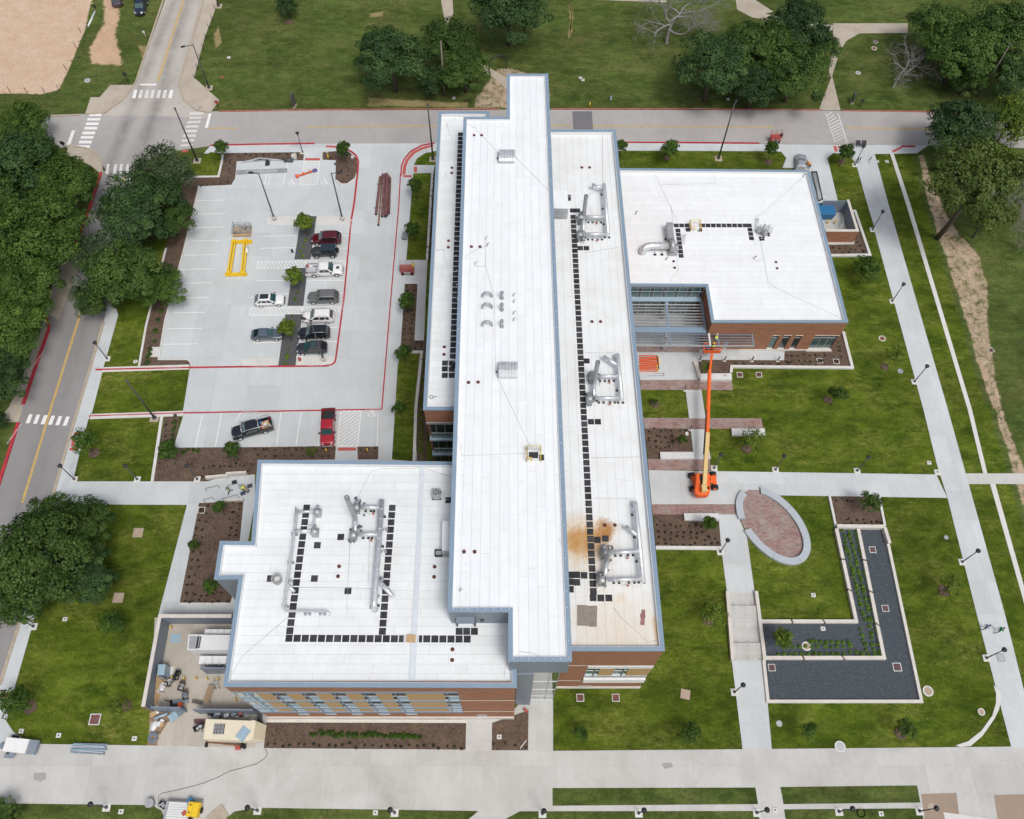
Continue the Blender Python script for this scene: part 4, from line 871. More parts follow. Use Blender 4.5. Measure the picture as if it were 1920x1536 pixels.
for px in np.linspace(850, 955, 8): p = at(px, 1142, ZH); b.ball((p.x, p.y, ZH+.05), .06, 6, 4)
for px in np.linspace(962, 1066, 8): p = at(px, 1235, ZH); b.ball((p.x, p.y, ZH+.05), .06, 6, 4)
o = bpart(b, 'coping_clips', X['gwhite'], rH); o['kind'] = 'stuff'
# patched membranes
for px, m in (([(1082,1134.5),(1100,1134.5),(1100,1136),(1120,1136),(1119,1175.5),(1104,1175.5),(1104,1174),(1082,1173)], X['patchm']), ([(1203,1143),(1210,1143),(1208.5,1172.5),(1200,1172)], X['pinkb'])):
    b = MB(); b.prism(xy(px, ZR_), ZR_+.006, ZR_+.016); bpart(b, 'membrane_patch', m, rR)
pp = at(1205, 1155, ZR_); q = MB(); q.tube([(pp.x+.22*math.cos(t), pp.y+.22*math.sin(t), ZR_+.03) for t in [k*PI/6 for k in range(13)]], .06, 5); bpart(q, 'lifting_ring', X['pinkb'], rR)
# ---------------------------------------------------------------- trees and plants
def leaf_mesh(name, P, N, size, tone, m, rs, asp=.62):
    """one folded diamond leaf clump per point"""
    n = len(P); a = rs.normal(size=(n, 3)); N = N/np.linalg.norm(N, axis=1, keepdims=True)
    T = a-(a*N).sum(1, keepdims=True)*N; T /= np.linalg.norm(T, axis=1, keepdims=True)+1e-9; B = np.cross(N, T)
    s = (size*(.65+.7*rs.random(n)))[:, None]
    V = np.stack([P-T*s, P+B*s*asp+N*s*.22, P+T*s, P-B*s*asp+N*s*.22], 1).reshape(-1, 3)
    me = bpy.data.meshes.new(name); me.vertices.add(4*n); me.vertices.foreach_set('co', V.ravel().astype(np.float32))
    me.loops.add(4*n); me.loops.foreach_set('vertex_index', np.arange(4*n, dtype=np.int32)); me.polygons.add(n)
    me.polygons.foreach_set('loop_start', np.arange(0, 4*n, 4, dtype=np.int32)); me.polygons.foreach_set('loop_total', np.full(n, 4, dtype=np.int32))
    me.update(calc_edges=True); at_ = me.attributes.new('tone', 'FLOAT', 'POINT'); at_.data.foreach_set('value', np.repeat(np.clip(tone, 0, 1), 4).astype(np.float32))
    me.materials.append(m); return me
def crown_pts(rs, nl, nc, npl, zr=.72, lob=.42, rc=.2, low=-.35):
    L = []                                                   # lobes, then clumps on lobes, then leaves on clumps
    for k in range(nl):
        t = k*2.399963+rs.random()*.9; u = 1-(k+.5)/nl*1.05; r = math.sqrt(max(0, 1-u*u))*(.48+.2*rs.random())
        L.append((r*math.cos(t), r*math.sin(t), u*.62*zr, lob*(.75+.5*rs.random())))
    P, N, T = [], [], []
    for x, y, z, lr in L:
        for c in range(nc):
            d = rs.normal(size=3); d[2] = abs(d[2])*.9+.12*d[2]-.25*rs.random(); d /= np.linalg.norm(d)
            cc = np.array([x, y, z])+d*lr*np.array([1, 1, zr*1.1])*(.8+.3*rs.random()); ct = rs.random(); r_ = rc*(.6+.7*rs.random())
            q = rs.normal(size=(npl, 3)); q[:, 2] = np.abs(q[:, 2])*1.1-.35; q /= np.linalg.norm(q, axis=1, keepdims=True)
            p = cc+q*(r_*(.45+.55*rs.random(npl)**.5))[:, None]*np.array([1, 1, .75])
            nn = q*.8+d*.5+np.array([0, 0, .35])+rs.normal(size=(npl, 3))*.45
            P.append(p); N.append(nn); T.append(.72*ct+.08+.55*(rs.random(npl)-.42))
    P = np.concatenate(P); k = P[:, 2] > low
    return P[k], np.concatenate(N)[k], np.concatenate(T)[k]
def trunk_mesh(name, rs, h, r, nl, spread, m=None):
    """h: height of the crown centre in crown radii; limbs fan into the crown"""
    b = MB(); b.tube([(0,0,-h-.05),(.02,.01,-h*.6),(0,.02,-h*.25),(0,0,0)], [r*1.35, r, r*.85, r*.5], 7)
    for k in range(nl):
        t = 2*PI*k/nl+rs.random(); e = spread*(.7+.4*rs.random()); z = .1+.35*rs.random()
        b.tube([(0,0,-h*.35),(e*.4*math.cos(t), e*.4*math.sin(t), -h*.05+z*.3),(e*math.cos(t+.2), e*math.sin(t+.2), z)], [r*.5, r*.33, r*.1], 5)
        b.tube([(e*.4*math.cos(t), e*.4*math.sin(t), -h*.05+z*.3),(e*.8*math.cos(t-.5), e*.8*math.sin(t-.5), z+.12)], [r*.3, r*.08], 4)
    return b.mesh(name, m or X['bark'])
TREE = {}
def make_kind(key, m, variants, nl, nc, npl, size, zr, lob, rc, h, tr):
    out = []
    for v in range(variants):
        rs = np.random.default_rng(hash(key) % 1000 if 0 else sum(map(ord, key))*7+v)
        P, N, T = crown_pts(rs, nl, nc, npl, zr, lob, rc)
        out.append((leaf_mesh('crown', P, N, size, T, m, rs), trunk_mesh('trunk', rs, h, tr, 6, .55)))
    TREE[key] = (out, h)
make_kind('oak', X['oak'], 3, 12, 11, 120, .029, .66, .42, .185, .85, .045)
make_kind('oakd', X['oakd'], 3, 12, 12, 115, .029, .70, .42, .18, .85, .045)
make_kind('oakl', X['oakl'], 3, 13, 11, 115, .030, .62, .42, .19, .85, .04)
make_kind('pine', X['pine'], 1, 14, 10, 110, .028, .60, .40, .17, 1.2, .035)
make_kind('grey', X['greyl'], 2, 12, 9, 85, .029, .62, .44, .20, .85, .04)
make_kind('limet', X['lime'], 1, 11, 9, 55, .042, .62, .44, .2, .9, .035)
make_kind('young', X['young'], 3, 8, 9, 46, .085, 1.1, .48, .26, 1.35, .035)
make_kind('younglime', X['lime'], 2, 8, 9, 38, .085, 1.1, .50, .26, 1.35, .035)
make_kind('sparse', X['lime'], 2, 7, 7, 22, .075, .9, .55, .30, 1.35, .03)
make_kind('sparsed', X['young'], 2, 7, 8, 34, .08, .9, .55, .30, 1.35, .03)
make_kind('bush', X['young'], 2, 7, 8, 26, .085, .75, .50, .26, .35, .03)
_tc = 0
def tree(kind, px, rpx, label, group, hc=None, cat='tree', name='oak_tree', zs=1.0):
    global _tc; _tc += 1
    vs, h = TREE[kind]; cm, tm = vs[_tc % len(vs)]
    d0 = at(px[0], px[1], 4); dist = (d0-Vector((0, 0, CAM_H))).length; rm = rpx*dist/FPX
    hc = rm*h if hc is None else hc
    c = at(px[0], px[1], hc); rz = random.uniform(0, 6.28); s = rm/1.06
    t = thing(name, label, cat, (c.x, c.y, 0), rz, group)
    o = link('crown', cm, t); o.location = (0, 0, hc); o.scale = (s, s*random.uniform(.94, 1.06), s*zs)
    o = link('trunk', tm, t); o.location = (0, 0, hc); o.scale = (s, s, hc/h)
    return t
random.seed(21)
GW, GC, GN, GE_ = 'large trees west of the road', 'large trees beside the parking lot', 'large trees in the park beyond the north road', 'trees at the east edge'
for a in [
 ('oakd', (735,118), 70, 'big round dark green oak standing alone in the park lawn', GN), ('oak', (848,88), 54, 'oak behind the tall wooden pole in the park', GN), ('oak', (872,138), 48, 'low spreading oak beside the dirt patch and park path', GN), ('oakd', (812,155), 34, 'small dark oak filling the gap right of the round oak', GN),
 ('oakd', (955,28), 70, 'dark oak at the top edge behind the high roof', GN), ('oakd', (538,14), 22, 'small lone tree near the top edge of the park lawn', GN),
 ('oakd', (1335,132), 74, 'dark oak spreading beside the bare grey tree', GN), ('oak', (1425,100), 66, 'middle oak of the dense park clump', GN), ('oak', (1488,143), 62, 'oak beside the tan path that meets the crosswalk', GN), ('oakd', (1495,62), 60, 'oak at the back of the dense park clump', GN), ('oakd', (1415,165), 50, 'low dark oak at the road side of the park clump', GN), ('oak', (1540,95), 34, 'small oak at the right rim of the park clump', GN),
 ('oak', (1750,62), 52, 'oak overhanging the end of the tan park path', GN), ('oak', (1800,105), 62, 'oak above the leaning dead limbs', GN), ('oak', (1875,75), 64, 'oak at the top right corner', GN), ('oakd', (1900,145), 48, 'dark oak under the tall light pole top right', GN), ('oak', (1815,150), 34, 'small oak lobe near the leaning pole', GN),
 ('oakd', (1795,252), 64, 'dark oak overhanging the north road at its east end', GE_), ('limet', (1893,232), 46, 'yellow green tree at the right edge by the road', GE_), ('limet', (1868,300), 34, 'bright green tree between the dark oak and the pine', GE_),
 ('oakl', (45,240), 44, 'bright oak by the stop sign at the west road corner', GW), ('oakd', (30,330), 75, 'dark oak second from the corner west of the road', GW), ('oakl', (118,352), 62, 'light oak leaning over the kerb nearest the intersection', GW), ('oakl', (80,440), 82, 'widest light oak west of the road', GW), ('oak', (15,455), 70, 'oak cut by the left edge below the dark one', GW), ('oakl', (48,535), 68, 'light oak just above the side path', GW), ('oakl', (30,600), 62, 'light oak at the left edge beside the long yellow line', GW), ('oak', (28,655), 48, 'oak beside the red kerb above the crosswalk', GW), ('oakd', (2,712), 54, 'dark oak at the left edge above the crosswalk', GW), ('oakd', (0,790), 18, 'dark shrub like tree at the left edge by the crosswalk', GW), ('oak', (-30,380), 80, 'oak mostly outside the left edge', GW), ('oakl', (72,292), 40, 'small light oak behind the corner oak', GW),
 ('grey', (305,332), 60, 'sparse grey green tree at the lot corner', GC), ('oakd', (262,400), 76, 'dark oak nearest the top of the parking stalls', GC), ('oak', (318,412), 46, 'oak lobe hanging over the upper parking stalls', GC), ('grey', (205,492), 66, 'greyish oak hanging over the west road', GC), ('oak', (240,520), 72, 'broad oak over the sidewalk beside the lot', GC), ('oakl', (300,545), 44, 'oak reaching over the lower parking stalls', GC), ('oak', (180,560), 40, 'low oak lobe above the yellow road line', GC),
 ('oak', (75,1055), 98, 'huge oak over the sidewalk at lower left', GC), ('oak', (150,1000), 62, 'right hand oak of the lower left clump', GC), ('oak', (95,985), 52, 'upper oak of the lower left clump', GC), ('oakd', (165,1085), 56, 'dark lower oak of the lower left clump', GC), ('oak', (45,1120), 50, 'lower left oak of the clump over the road edge', GC), ('oak', (4,1528), 26, 'small tree in the bottom left corner', GC)]: tree(*a)
pine = tree('pine', (1818,345), 82, 'olive green pine with a leaning bare trunk by the dirt strip', GE_, 13, name='pine_tree'); tree('pine', (1852,405), 42, 'lower olive pine beside the dirt strip', GE_, 5, name='pine_tree')
GY = 'young trees planted around the site'
for a in [
 ('young', (416,281), 13, 'young tree by the kerb at the north west lot corner'), ('young', (645,284), 15, 'young tree in the rounded mulch island'), ('young', (1165,276), 11, 'young tree peeping past the right hand strip roof'), ('young', (1256,282), 16, 'open young tree in the north grass strip'), ('young', (1446,282), 14, 'young tree by the parked scissor lift on the north road'), ('young', (1584,290), 15, 'young tree in the lawn island by the accessible ramp'),
 ('young', (779,352), 14, 'upper young tree in the grass strip west of the building'), ('young', (774,433), 15, 'young tree beside the small grey bench'), ('young', (764,567), 16, 'round young tree in the middle mulch bed'), ('young', (757,663), 15, 'round young tree at the foot of the mulch bed'), ('young', (750,766), 13, 'young tree lowest in the west grass strip'),
 ('younglime', (570,421), 17, 'yellow green tree in the upper gravel strip'), ('younglime', (553,521), 17, 'yellow green tree beside the white pickup'), ('younglime', (539,619), 17, 'yellow green tree beside the blue grey sedan'),
 ('young', (318,847), 18, 'wide young tree in the mulch by the black pickup'), ('young', (437,846), 15, 'compact young tree below the black pickup'), ('sparsed', (158,829), 20, 'dark young tree on the red tactile paving'), ('sparse', (584,848), 10, 'small pale tree in the mulch left of the red pickup'),
 ('young', (412,952), 12, 'young tree in the top of the west mulch bed'), ('young', (364,1023), 10, 'young tree on the left rim of the west mulch bed'), ('young', (396,1100), 13, 'young tree at the foot of the west mulch bed'), ('sparsed', (214,1168), 20, 'dark young tree in the south west lawn'), ('sparsed', (32,1314), 24, 'young tree beside the west sidewalk'), ('sparse', (222,1324), 15, 'sparse lime young tree in the south west lawn'),
 ('sparsed', (1622,510), 24, 'dark young tree in the east lawn below the enclosure'), ('sparsed', (1570,742), 17, 'dark young tree in the middle of the east lawn'), ('sparse', (1676,668), 16, 'bright sparse tree near the wide sidewalk'), ('sparse', (1410,825), 20, 'bright sparse tree by the long bench'), ('young', (1278,826), 10, 'young tree in the mulch above the short bench'), ('young', (1330,983), 14, 'young tree in the mulch by the lower bench'), ('sparsed', (1632,942), 18, 'open young tree in the rain garden mulch'), ('sparse', (1780,1098), 18, 'lime young tree right of the dark gravel'), ('sparse', (1336,1152), 24, 'lime young tree left of the stairs'),
 ('sparsed', (1088,1374), 14, 'dark young tree nearest the brick front lawn corner'), ('sparsed', (1291,1374), 18, 'dark young tree in the lawn below the square hatch'), ('sparsed', (1514,1370), 14, 'small dark tree in the south lawn'), ('sparsed', (1698,1368), 15, 'round dark tree in the south east lawn'), ('younglime', (1468,1198), 17, 'leafy shrub tree standing in dark gravel'), ('sparse', (1325,690), 11, 'thin young tree under the orange boom')]:
    rp = a[2]; tree(a[0], a[1], a[2], a[3], GY, 2.3 if rp < 13 else 2.7, name='young_tree', zs=1.05)
# mulch rings under lawn trees
MR = []
for p, r in (((1552,750),8), ((1658,688),8), ((1400,842),9), ((1770,1108),10), ((1328,1163),9), ((238,1323),9), ((57,1326),10), ((1690,1374),10), ((177,850),10), ((1228,757),9), ((1440,305),8), ((1578,304),8), ((1250,297),7), ((543,42),10)):
    c = at(*p); b = MB(); n = 14; b.prism([(c.x+.075*r*random.uniform(.85,1.15)*math.cos(2*PI*k/n), c.y+.075*r*random.uniform(.85,1.15)*math.sin(2*PI*k/n)) for k in range(n)], 0, .10); struct('mulch_ring', b, X['mulch'])
tuftless = tree('bush', (1228,754), 7, 'round dark sapling in a mulch ring by the brick front', GY, .9, name='young_tree')

# bare and half dead trees: recursive limbs
def bare(px, hc, size, label, seed, base=None, name='bare_tree', depth=5):
    rs = random.Random(seed); c = at(px[0], px[1], hc); bs = at(*base) if base else Vector((c.x, c.y, 0))
    t = thing(name, label, 'tree', (bs.x, bs.y, 0), 0, 'bare and half dead trees'); b = MB(); tw = MB()
    def grow(p, d, L, r, k):
        q = p; pts = [p]; dd = d.copy()
        for i in range(3):
            dd = (dd+Vector((rs.gauss(0,.25), rs.gauss(0,.25), rs.gauss(0,.18)))).normalized(); q = q+dd*L/3; pts.append(q)
        (b if k > 3 else tw).tube(pts, [r, r*.85, r*.7, r*.5], 5 if k > 3 else 3, cap=False)
        if k == 0: return
        for i in range(3 if k > 1 else 4):
            s = pts[rs.choice((1, 2, 3, 3))]; e = (dd+Vector((rs.gauss(0,.75), rs.gauss(0,.75), rs.gauss(.05,.4)))).normalized(); grow(s, e, L*rs.uniform(.58,.85), r*.55, k-1)
    top = c-bs; grow(Vector((0,0,0)), top.normalized(), top.length*.8, size*.05, depth+1)
    for i in range(4):
        a = i*PI/2+rs.random(); grow(top*rs.uniform(.35,.7), Vector((math.cos(a), math.sin(a), .35)).normalized(), size*.55, size*.028, depth)
    b.build('trunk', X['deadbark'], t); o = tw.build('twigs', X['deadbark'], t); return t
bare((1262,18), 7, 6.5, 'large leafless grey tree at the top edge of the park', 3)
bare((1712,120), 5, 4.2, 'half dead leaning tree with bare grey limbs beside the path', 8, (1674,165), depth=4)
bare((1912,352), 7, 5.5, 'grey leafless tree at the right edge below the lime tree', 12)
b = MB(); a, c = at(1757,447), at(1812,372,12.5); b.tube([(0,0,0), ((c-a)*.5)+Vector((.3,0,0)), (c-a)], [.42, .34, .2], 9)
bpy.data.objects.remove([k for k in kids(pine) if k.name.startswith('trunk')][0]); hc_ = 13.0; old = pine.location.copy(); cr = kids(pine)[0]; off_ = Matrix.Rotation(-pine.rotation_euler[2], 3, 'Z') @ (old-a); pine.location = a; cr.location = off_+Vector((0, 0, hc_)); q_ = Matrix.Rotation(-pine.rotation_euler[2], 4, 'Z'); t = thing('x', None, None); to = b.build('trunk', X['bark'], pine); to.matrix_local = q_; bpy.data.objects.remove(t); t = to; q = MB(); q.tube([(c-a)*.6, (c-a)*.75+Vector((2,1,1))], [.14, .06], 5); q.build('limb', X['bark'], to)

# tufts in the beds
def tuft_mesh(name, m, n, r, h, seed, w=.05):
    rs = np.random.default_rng(seed); a = rs.random(n)*2*PI; rr = r*rs.random(n)**.6; P = np.stack([rr*np.cos(a), rr*np.sin(a), h*(.25+.75*rs.random(n))*(1.15-rr/r*.6)], 1)
    N = np.stack([np.cos(a)*.7, np.sin(a)*.7, .6+rs.random(n)], 1)+rs.normal(size=(n, 3))*.3
    return leaf_mesh(name, P, N, w, .2+.6*rs.random(n), m, rs, .45)
TF = {'dark': [tuft_mesh('tuft', X['tuft'], 46, .27, .36, s, .10) for s in range(4)], 'green': [tuft_mesh('tuft', X['young'], 70, .34, .45, 20+s, .11) for s in range(3)], 'sprout': [tuft_mesh('tuft', X['sprout'], 64, .30, .40, 40+s, .10) for s in range(3)], 'lime': [tuft_mesh('tuft', X['lime'], 50, .30, .4, 60+s, .10) for s in range(2)]}
random.seed(5)
def row(kind, p, q, n, label, group, s=1, j=.12, name='grass_tuft', cat='plant', skip=.0):
    a, c = at(*p), at(*q)
    for k in range(n):
        if random.random() < skip: continue
        v = a.lerp(c, k/max(1, n-1)); o = link(name, random.choice(TF[kind]), None); o.location = (v.x+random.gauss(0,j), v.y+random.gauss(0,j), .075)
        o.rotation_euler = (0, 0, random.uniform(0, 6)); z = (.62 if kind == 'dark' else .86)*s*random.uniform(.75, 1.2); o.scale = (z, z, z); tag(o, label, cat, group)
def rows(kind, label, group, *rs, **kw):
    for p, q, n in rs: row(kind, p, q, n, label, group, **kw)
rows('dark', 'small dark grass tuft in the mulch south of the lower parking row', 'tufts in the south lot bed', ((382,876),(470,873),10), ((380,895),(465,886),6), ((311,798),(305,832),4), ((480,843),(605,844),11), ((482,856),(618,856),9), ((678,845),(704,845),3), ((300,868),(360,872),3))
rows('green', 'leafy green shrub beside the left end of the lower parking row', 'shrubs at the lower parking row', ((329,784),(324,825),6), ((347,846),(372,846),4), name='shrub', cat='shrub')
rows('dark', 'small dark grass tuft in the mulch bed west of the low wing', 'tufts in the west bed', ((376,948),(347,1128),13), ((389,949),(360,1128),13), ((437,946),(430,1005),5), ((450,945),(444,1004),6), ((352,1115),(428,1115),7), ((360,1128),(425,1128),6))
rows('dark', 'small dark tuft in the mulch along the brick south front', 'tufts in the south bed', ((503,1396),(867,1400),27), ((928,1398),(985,1398),4))
rows('green', 'leafy hedge plant in the green row along the brick south front', 'hedge row in the south bed', ((584,1376),(787,1381),44), name='shrub', cat='shrub', s=.95)
rows('dark', 'small dark tuft in the narrow mulch bed by the red kerb', 'tufts in the middle bed', ((765,538),(757,638),12), ((777,538),(770,638),12), ((781,643),(779,658),3), ((790,643),(788,658),3))
rows('lime', 'yellow green plant in the narrow bed against the west wall', 'plants along the west wall', ((792,668),(791,858),28), ((787,680),(785,850),14), name='wall_plant')
rows('green', 'green plant in the upper narrow bed against the west wall', 'plants along the upper west wall', ((812,330),(804,484),20), name='shrub', cat='shrub', s=.8)
rows('dark', 'small dark tuft in the mulch above the short stone bench', 'tufts in the upper court bed', ((1217,808),(1283,808),7), ((1217,819),(1270,820),6), ((1217,829),(1262,830),5), ((1220,840),(1258,840),5))
rows('dark', 'small dark tuft in the mulch below the long stone bench', 'tufts in the lower court bed', ((1232,986),(1315,986),8), ((1235,999),(1320,1000),8), ((1233,1010),(1343,1010),10), ((1234,1022),(1345,1022),10))
rows('dark', 'small dark tuft in the mulch along the east wing front', 'tufts along the east wing', ((1474,667),(1548,667),8), ((1474,679),(1540,679),7), ((1430,684),(1530,685),9), ((1571,642),(1577,669),4), ((1380,683),(1425,684),4))
rows('dark', 'small dark tuft in the mulch outside the bin enclosure', 'tufts outside the bin enclosure', ((1562,465),(1615,470),6), ((1603,443),(1616,470),4), ((1565,474),(1618,476),5))
rows('dark', 'small dark tuft in the mulch at the head of the rain garden', 'tufts at the rain garden head', ((1568,975),(1645,979),7), ((1570,982),(1650,983),7), ((1567,938),(1598,941),4))
rows('dark', 'small dark tuft in the mulch at the top of the parking lot', 'tufts in the north lot bed', ((425,292),(560,291),13), ((432,300),(428,343),6), ((378,348),(424,346),5), ((618,300),(652,330),4))
rows('green', 'shrub in the shaded bed along the west side of the parking lot', 'shrubs west of the lot', ((322,500),(290,640),9), ((283,655),(277,680),4), name='shrub', cat='shrub', s=1.2)
rows('sprout', 'bright green sprout in the dark gravel strip between parked cars', 'sprouts in the gravel strips', ((572,452),(566,482),4), ((558,550),(554,564),2), ((550,592),(550,594),1), ((541,657),(536,682),4), ((576,412),(577,415),2), s=1.15, name='green_sprout')
rows('sprout', 'bright green sprout planted in the dark gravel of the rain garden', 'sprouts in the rain garden', ((1579,997),(1620,1162),22), ((1592,998),(1631,1165),22), ((1605,998),(1642,1162),22), ((1518,1204),(1590,1204),8), ((1487,1213),(1592,1213),10), ((1458,1227),(1650,1227),18), ((1613,1180),(1622,1220),5), ((1628,1178),(1638,1220),5), ((1642,1170),(1650,1222),5), name='green_sprout', s=1.0, j=.06)
# ---------------------------------------------------------------- roof equipment
def stuffed(o): o['kind'] = 'stuff'; return o
def proj(v):
    w = Vector(v)-Vector((0, 0, CAM_H)); d = w.dot(FWD); return Vector((960+FPX*w.dot(RT)/d, 768-FPX*w.dot(UP)/d))
def hsolve(base, top, zb=0.0):                   # height of an upright whose foot and head are seen at two photo points
    p = at(*base, zb); T = Vector(top); return min((k*.05 for k in range(8, 500)), key=lambda h: (proj((p.x, p.y, zb+h))-T).length)
def duct(mb, pts, r, n=12, collar=1.2):
    mb.tube(pts, r, n)
    for i in range(len(pts)-1):
        a, c = Vector(pts[i]), Vector(pts[i+1]); L = (c-a).length; k = int(L/collar); d = (c-a).normalized()
        for j in range(1, k+1): q = a+d*(L*j/(k+1)); mb.tube([q-d*.03, q+d*.03], r*1.07, n)
def bend(a, d1, d2, r, n=5):                     # elbow from a, leaving along d1 and ending along d2
    out = []
    for k in range(n+1):
        t = k/n*PI/2; out.append(Vector(a)+Vector(d1)*r*math.sin(t)+Vector(d2)*r*(1-math.cos(t)))
    return out
def loc(p, t): return Vector(p)-Vector(t.location)
def feet(mb, t, pts, zd):
    for p, z in pts:
        q = loc((p.x, p.y, zd), t)
        for s in (-.28, .28): mb.box(q.x+s-.025, q.x+s+.025, q.y-.025, q.y+.025, .06, z)
        mb.box(q.x-.33, q.x+.33, q.y-.03, q.y+.03, z-.06, z)
def pedestals(mb, t, pts, zd):
    for p in pts:
        q = loc((p.x, p.y, zd), t)
        for s in (-.28, .28): mb.box(q.x+s-.13, q.x+s+.13, q.y-.13, q.y+.13, 0, .07)
def exhaust(label, zd, main, side, cross, stack, group='exhaust fan sets on the roofs', r=.25, hm=1.1, tail=None, up=True):
    o = at(*main[0], zd); t = thing('exhaust_duct_set', label, 'roof duct', (o.x, o.y, zd), 0, group)
    b = MB(); a, c = at(*main[0], zd+hm), at(*main[1], zd+hm); a, c = loc(a, t), loc(c, t); d = (c-a).normalized()
    if up: e = [Vector((a.x, a.y, .05)), Vector((a.x, a.y, hm-.55))]+bend((a.x, a.y, hm-.55), (0,0,1), d, .55)[1:]; duct(b, e+[c], r)
    else: duct(b, [a, c-d*.5]+[c-d*.5+d*.5*math.sin(k*PI/8)+Vector((0,0,-.5))*(1-math.cos(k*PI/8)) for k in range(1, 5)]+[Vector((c.x, c.y, .05))], r)
    b.build('main_duct', X['galv'], t)
    if side:
        b = MB(); p, q = [loc(at(*s, zd+hm), t) for s in side]; duct(b, [Vector((p.x, p.y, hm-.5)), p, q], .19, 10); b.build('branch_duct', X['galv'], t)
    fp, pp = [], []
    for p, q in cross:
        b = MB(); P, Q = [loc(at(*s, zd+hm), t) for s in (p, q)]; dd = (Q-P).normalized(); duct(b, [P, Q], r*.82, 12, .7); b.build('cross_duct', X['galv'], t)
        # fan scroll, motor and base frame at the free end
        f = MB(); f.tube([P+Vector((-.55, -.36, -.25)), P+Vector((-.55, .36, -.25))], .45, 14); f.box(P.x-.8, P.x-.25, P.y-.42, P.y+.42, 0, hm-.6); f.build('fan_housing', X['galvd'], t)
        f = MB(); f.tube([P+Vector((-.62, .45, -.45)), P+Vector((-.62, .95, -.45))], .2, 8); f.box(P.x-.9, P.x-.3, P.y+.4, P.y+1.1, 0, .35); f.build('fan_motor', X['galvd'], t)
        f = MB()
        for k in range(9):
            x, y, z = P.x+random.uniform(-1.1,.35), P.y+random.uniform(-.8,1.2), random.uniform(.1,.9); w_ = random.uniform(.05,.14); f.box(x-w_, x+w_, y-.08, y+.08, z, z+.16); f.tube([(x,y,0),(x,y,z)], .02, 4)
        f.tube([P+Vector((-1.0,-.6,-.8)), P+Vector((-1.0,-.6,.1)), P+Vector((-.2,-.6,.1)), P+Vector((-.2,.9,.05)), P+Vector((-.2,.9,-.9))], .035, 5); stuffed(f.build('fan_fittings', X['pole'], t))
        f = MB(); m_ = P.lerp(Q, .62); f.box(m_.x-.09, m_.x+.09, m_.y-.52, m_.y-.34, .3, .48); f.build('red_tag', X['red'], t)
        for u in (.3, .75): w = at(*lerp2(p, q, u), zd+hm); fp.append((w, hm-r*.8)); pp.append(w)
    for u in (.12, .4, .7, .96): w = at(*lerp2(main[0], main[1], u), zd+hm); fp.append((w, hm-r)); pp.append(w)
    b = MB(); feet(b, t, fp, zd); stuffed(b.build('support_frames', X['galvd'], t))
    b = MB(); pedestals(b, t, pp, zd); stuffed(b.build('rubber_feet', X['black'], t))
    if stack:
        bp, tp, lp = stack; z0 = zd+1.3; h = min(5.2, hsolve(bp, tp, z0)); p = loc(at(*bp, z0), t)
        s = MB(); s.tube([(p.x, p.y, 1.0), (p.x, p.y, 1.3+h)], .26, 12, cap=False); s.tube([(p.x, p.y, 1.3+h-.02), (p.x, p.y, .9+h)], .21, 12, cap=False); s.tube([(p.x, p.y, 1.0+h), (p.x, p.y, .99+h)], .215, 12); so_ = s.build('stack', X['galvd'], t)
        q = loc(at(*lp, z0), t); s = MB(); duct(s, [Vector((p.x, p.y, 1.1)), Vector((q.x, q.y, .95))], .24, 10, .8); s.build('branch_duct', X['galv'], t)
        for k in range(3): s = MB(); an = k*2.1+.5; s.tube([(p.x, p.y, 1.3+h*.7), (p.x+1.6*math.cos(an), p.y+1.6*math.sin(an), .05)], .012, 3); s.build('guy_wire', X['galvd'], t)
    if tail:
        b = MB(); p, q = [loc(at(*s, zd+hm), t) for s in tail]; duct(b, [p, q], .24, 10, .6); b.build('branch_duct', X['galv'], t)
    return t
exhaust('spiral duct set at the far end of the right hand roof strip', ZR_, ((1132.5,343),(1140,439)), ((1111,346),(1129,353)), (((1098,406.5),(1133,407)), ((1096,439),(1136,439))), ((1095,401),(1100,367),(1094,430)))
exhaust('spiral duct set in the middle of the right hand roof strip', ZR_, ((1157.5,662),(1166,750)), ((1132.5,668),(1157,685)), (((1120,706),(1158,705)), ((1115,746.5),(1162,746))), ((1115,712),(1122.5,679),(1113.5,741)))
exhaust('spiral duct set beside the rust stain on the right hand roof strip', ZR_, ((1191,940),(1206,1092)), ((1174,987),(1196,1005)), (((1145,1036),(1198,1034)), ((1139,1087),(1203,1086))), ((1138,1050),(1145,1027),(1135,1080)), r=.25)
exhaust('spiral duct set with the tallest grey stack on the low south west roof', ZR_, ((716,938),(701,1138)), None, (((677.5,950.5),(712,952)), ((672,1002),(709,1002))), ((665,969),(648,921),(666,1000)), tail=((709,1088),(737,1119)), up=False, r=.31)
# thin pipe run with two small fans
o = at(555,953,ZR_); t = thing('pipe_run', 'thin grey pipe run with two small fans on the low south west roof', 'roof pipe', (o.x, o.y, ZR_), 0)
b = MB(); P = [loc(at(*p, ZR_+.9), t) for p in ((555,952),(552,985),(541,1065),(531,1140),(534,1146),(612,1147),(619,1153))]; b.tube(P, .11, 8); b.build('pipe', X['galv'], t)
b = MB(); b.tube([p+Vector((.2,0,-.1)) for p in P[:4]], .03, 5); b.build('conduit', X['galvd'], t)
for (p, q) in (((557.5,960),(588,959)), ((552.5,995.5),(583,996))):
    b = MB(); A, C = [loc(at(*s, ZR_+.9), t) for s in (p, q)]; duct(b, [A, C], .17, 10, .5); b.build('cross_duct', X['galv'], t)
    f = MB(); f.tube([C+Vector((.35, -.3, -.2)), C+Vector((.35, .3, -.2))], .42, 12); f.box(C.x+.05, C.x+.7, C.y-.4, C.y+.5, 0, .4); f.build('fan_housing', X['galvd'], t)
    f = MB(); f.tube([C+Vector((.3, .35, -.3)), C+Vector((.3, .8, -.3))], .16, 8); f.build('fan_motor', X['galvd'], t)
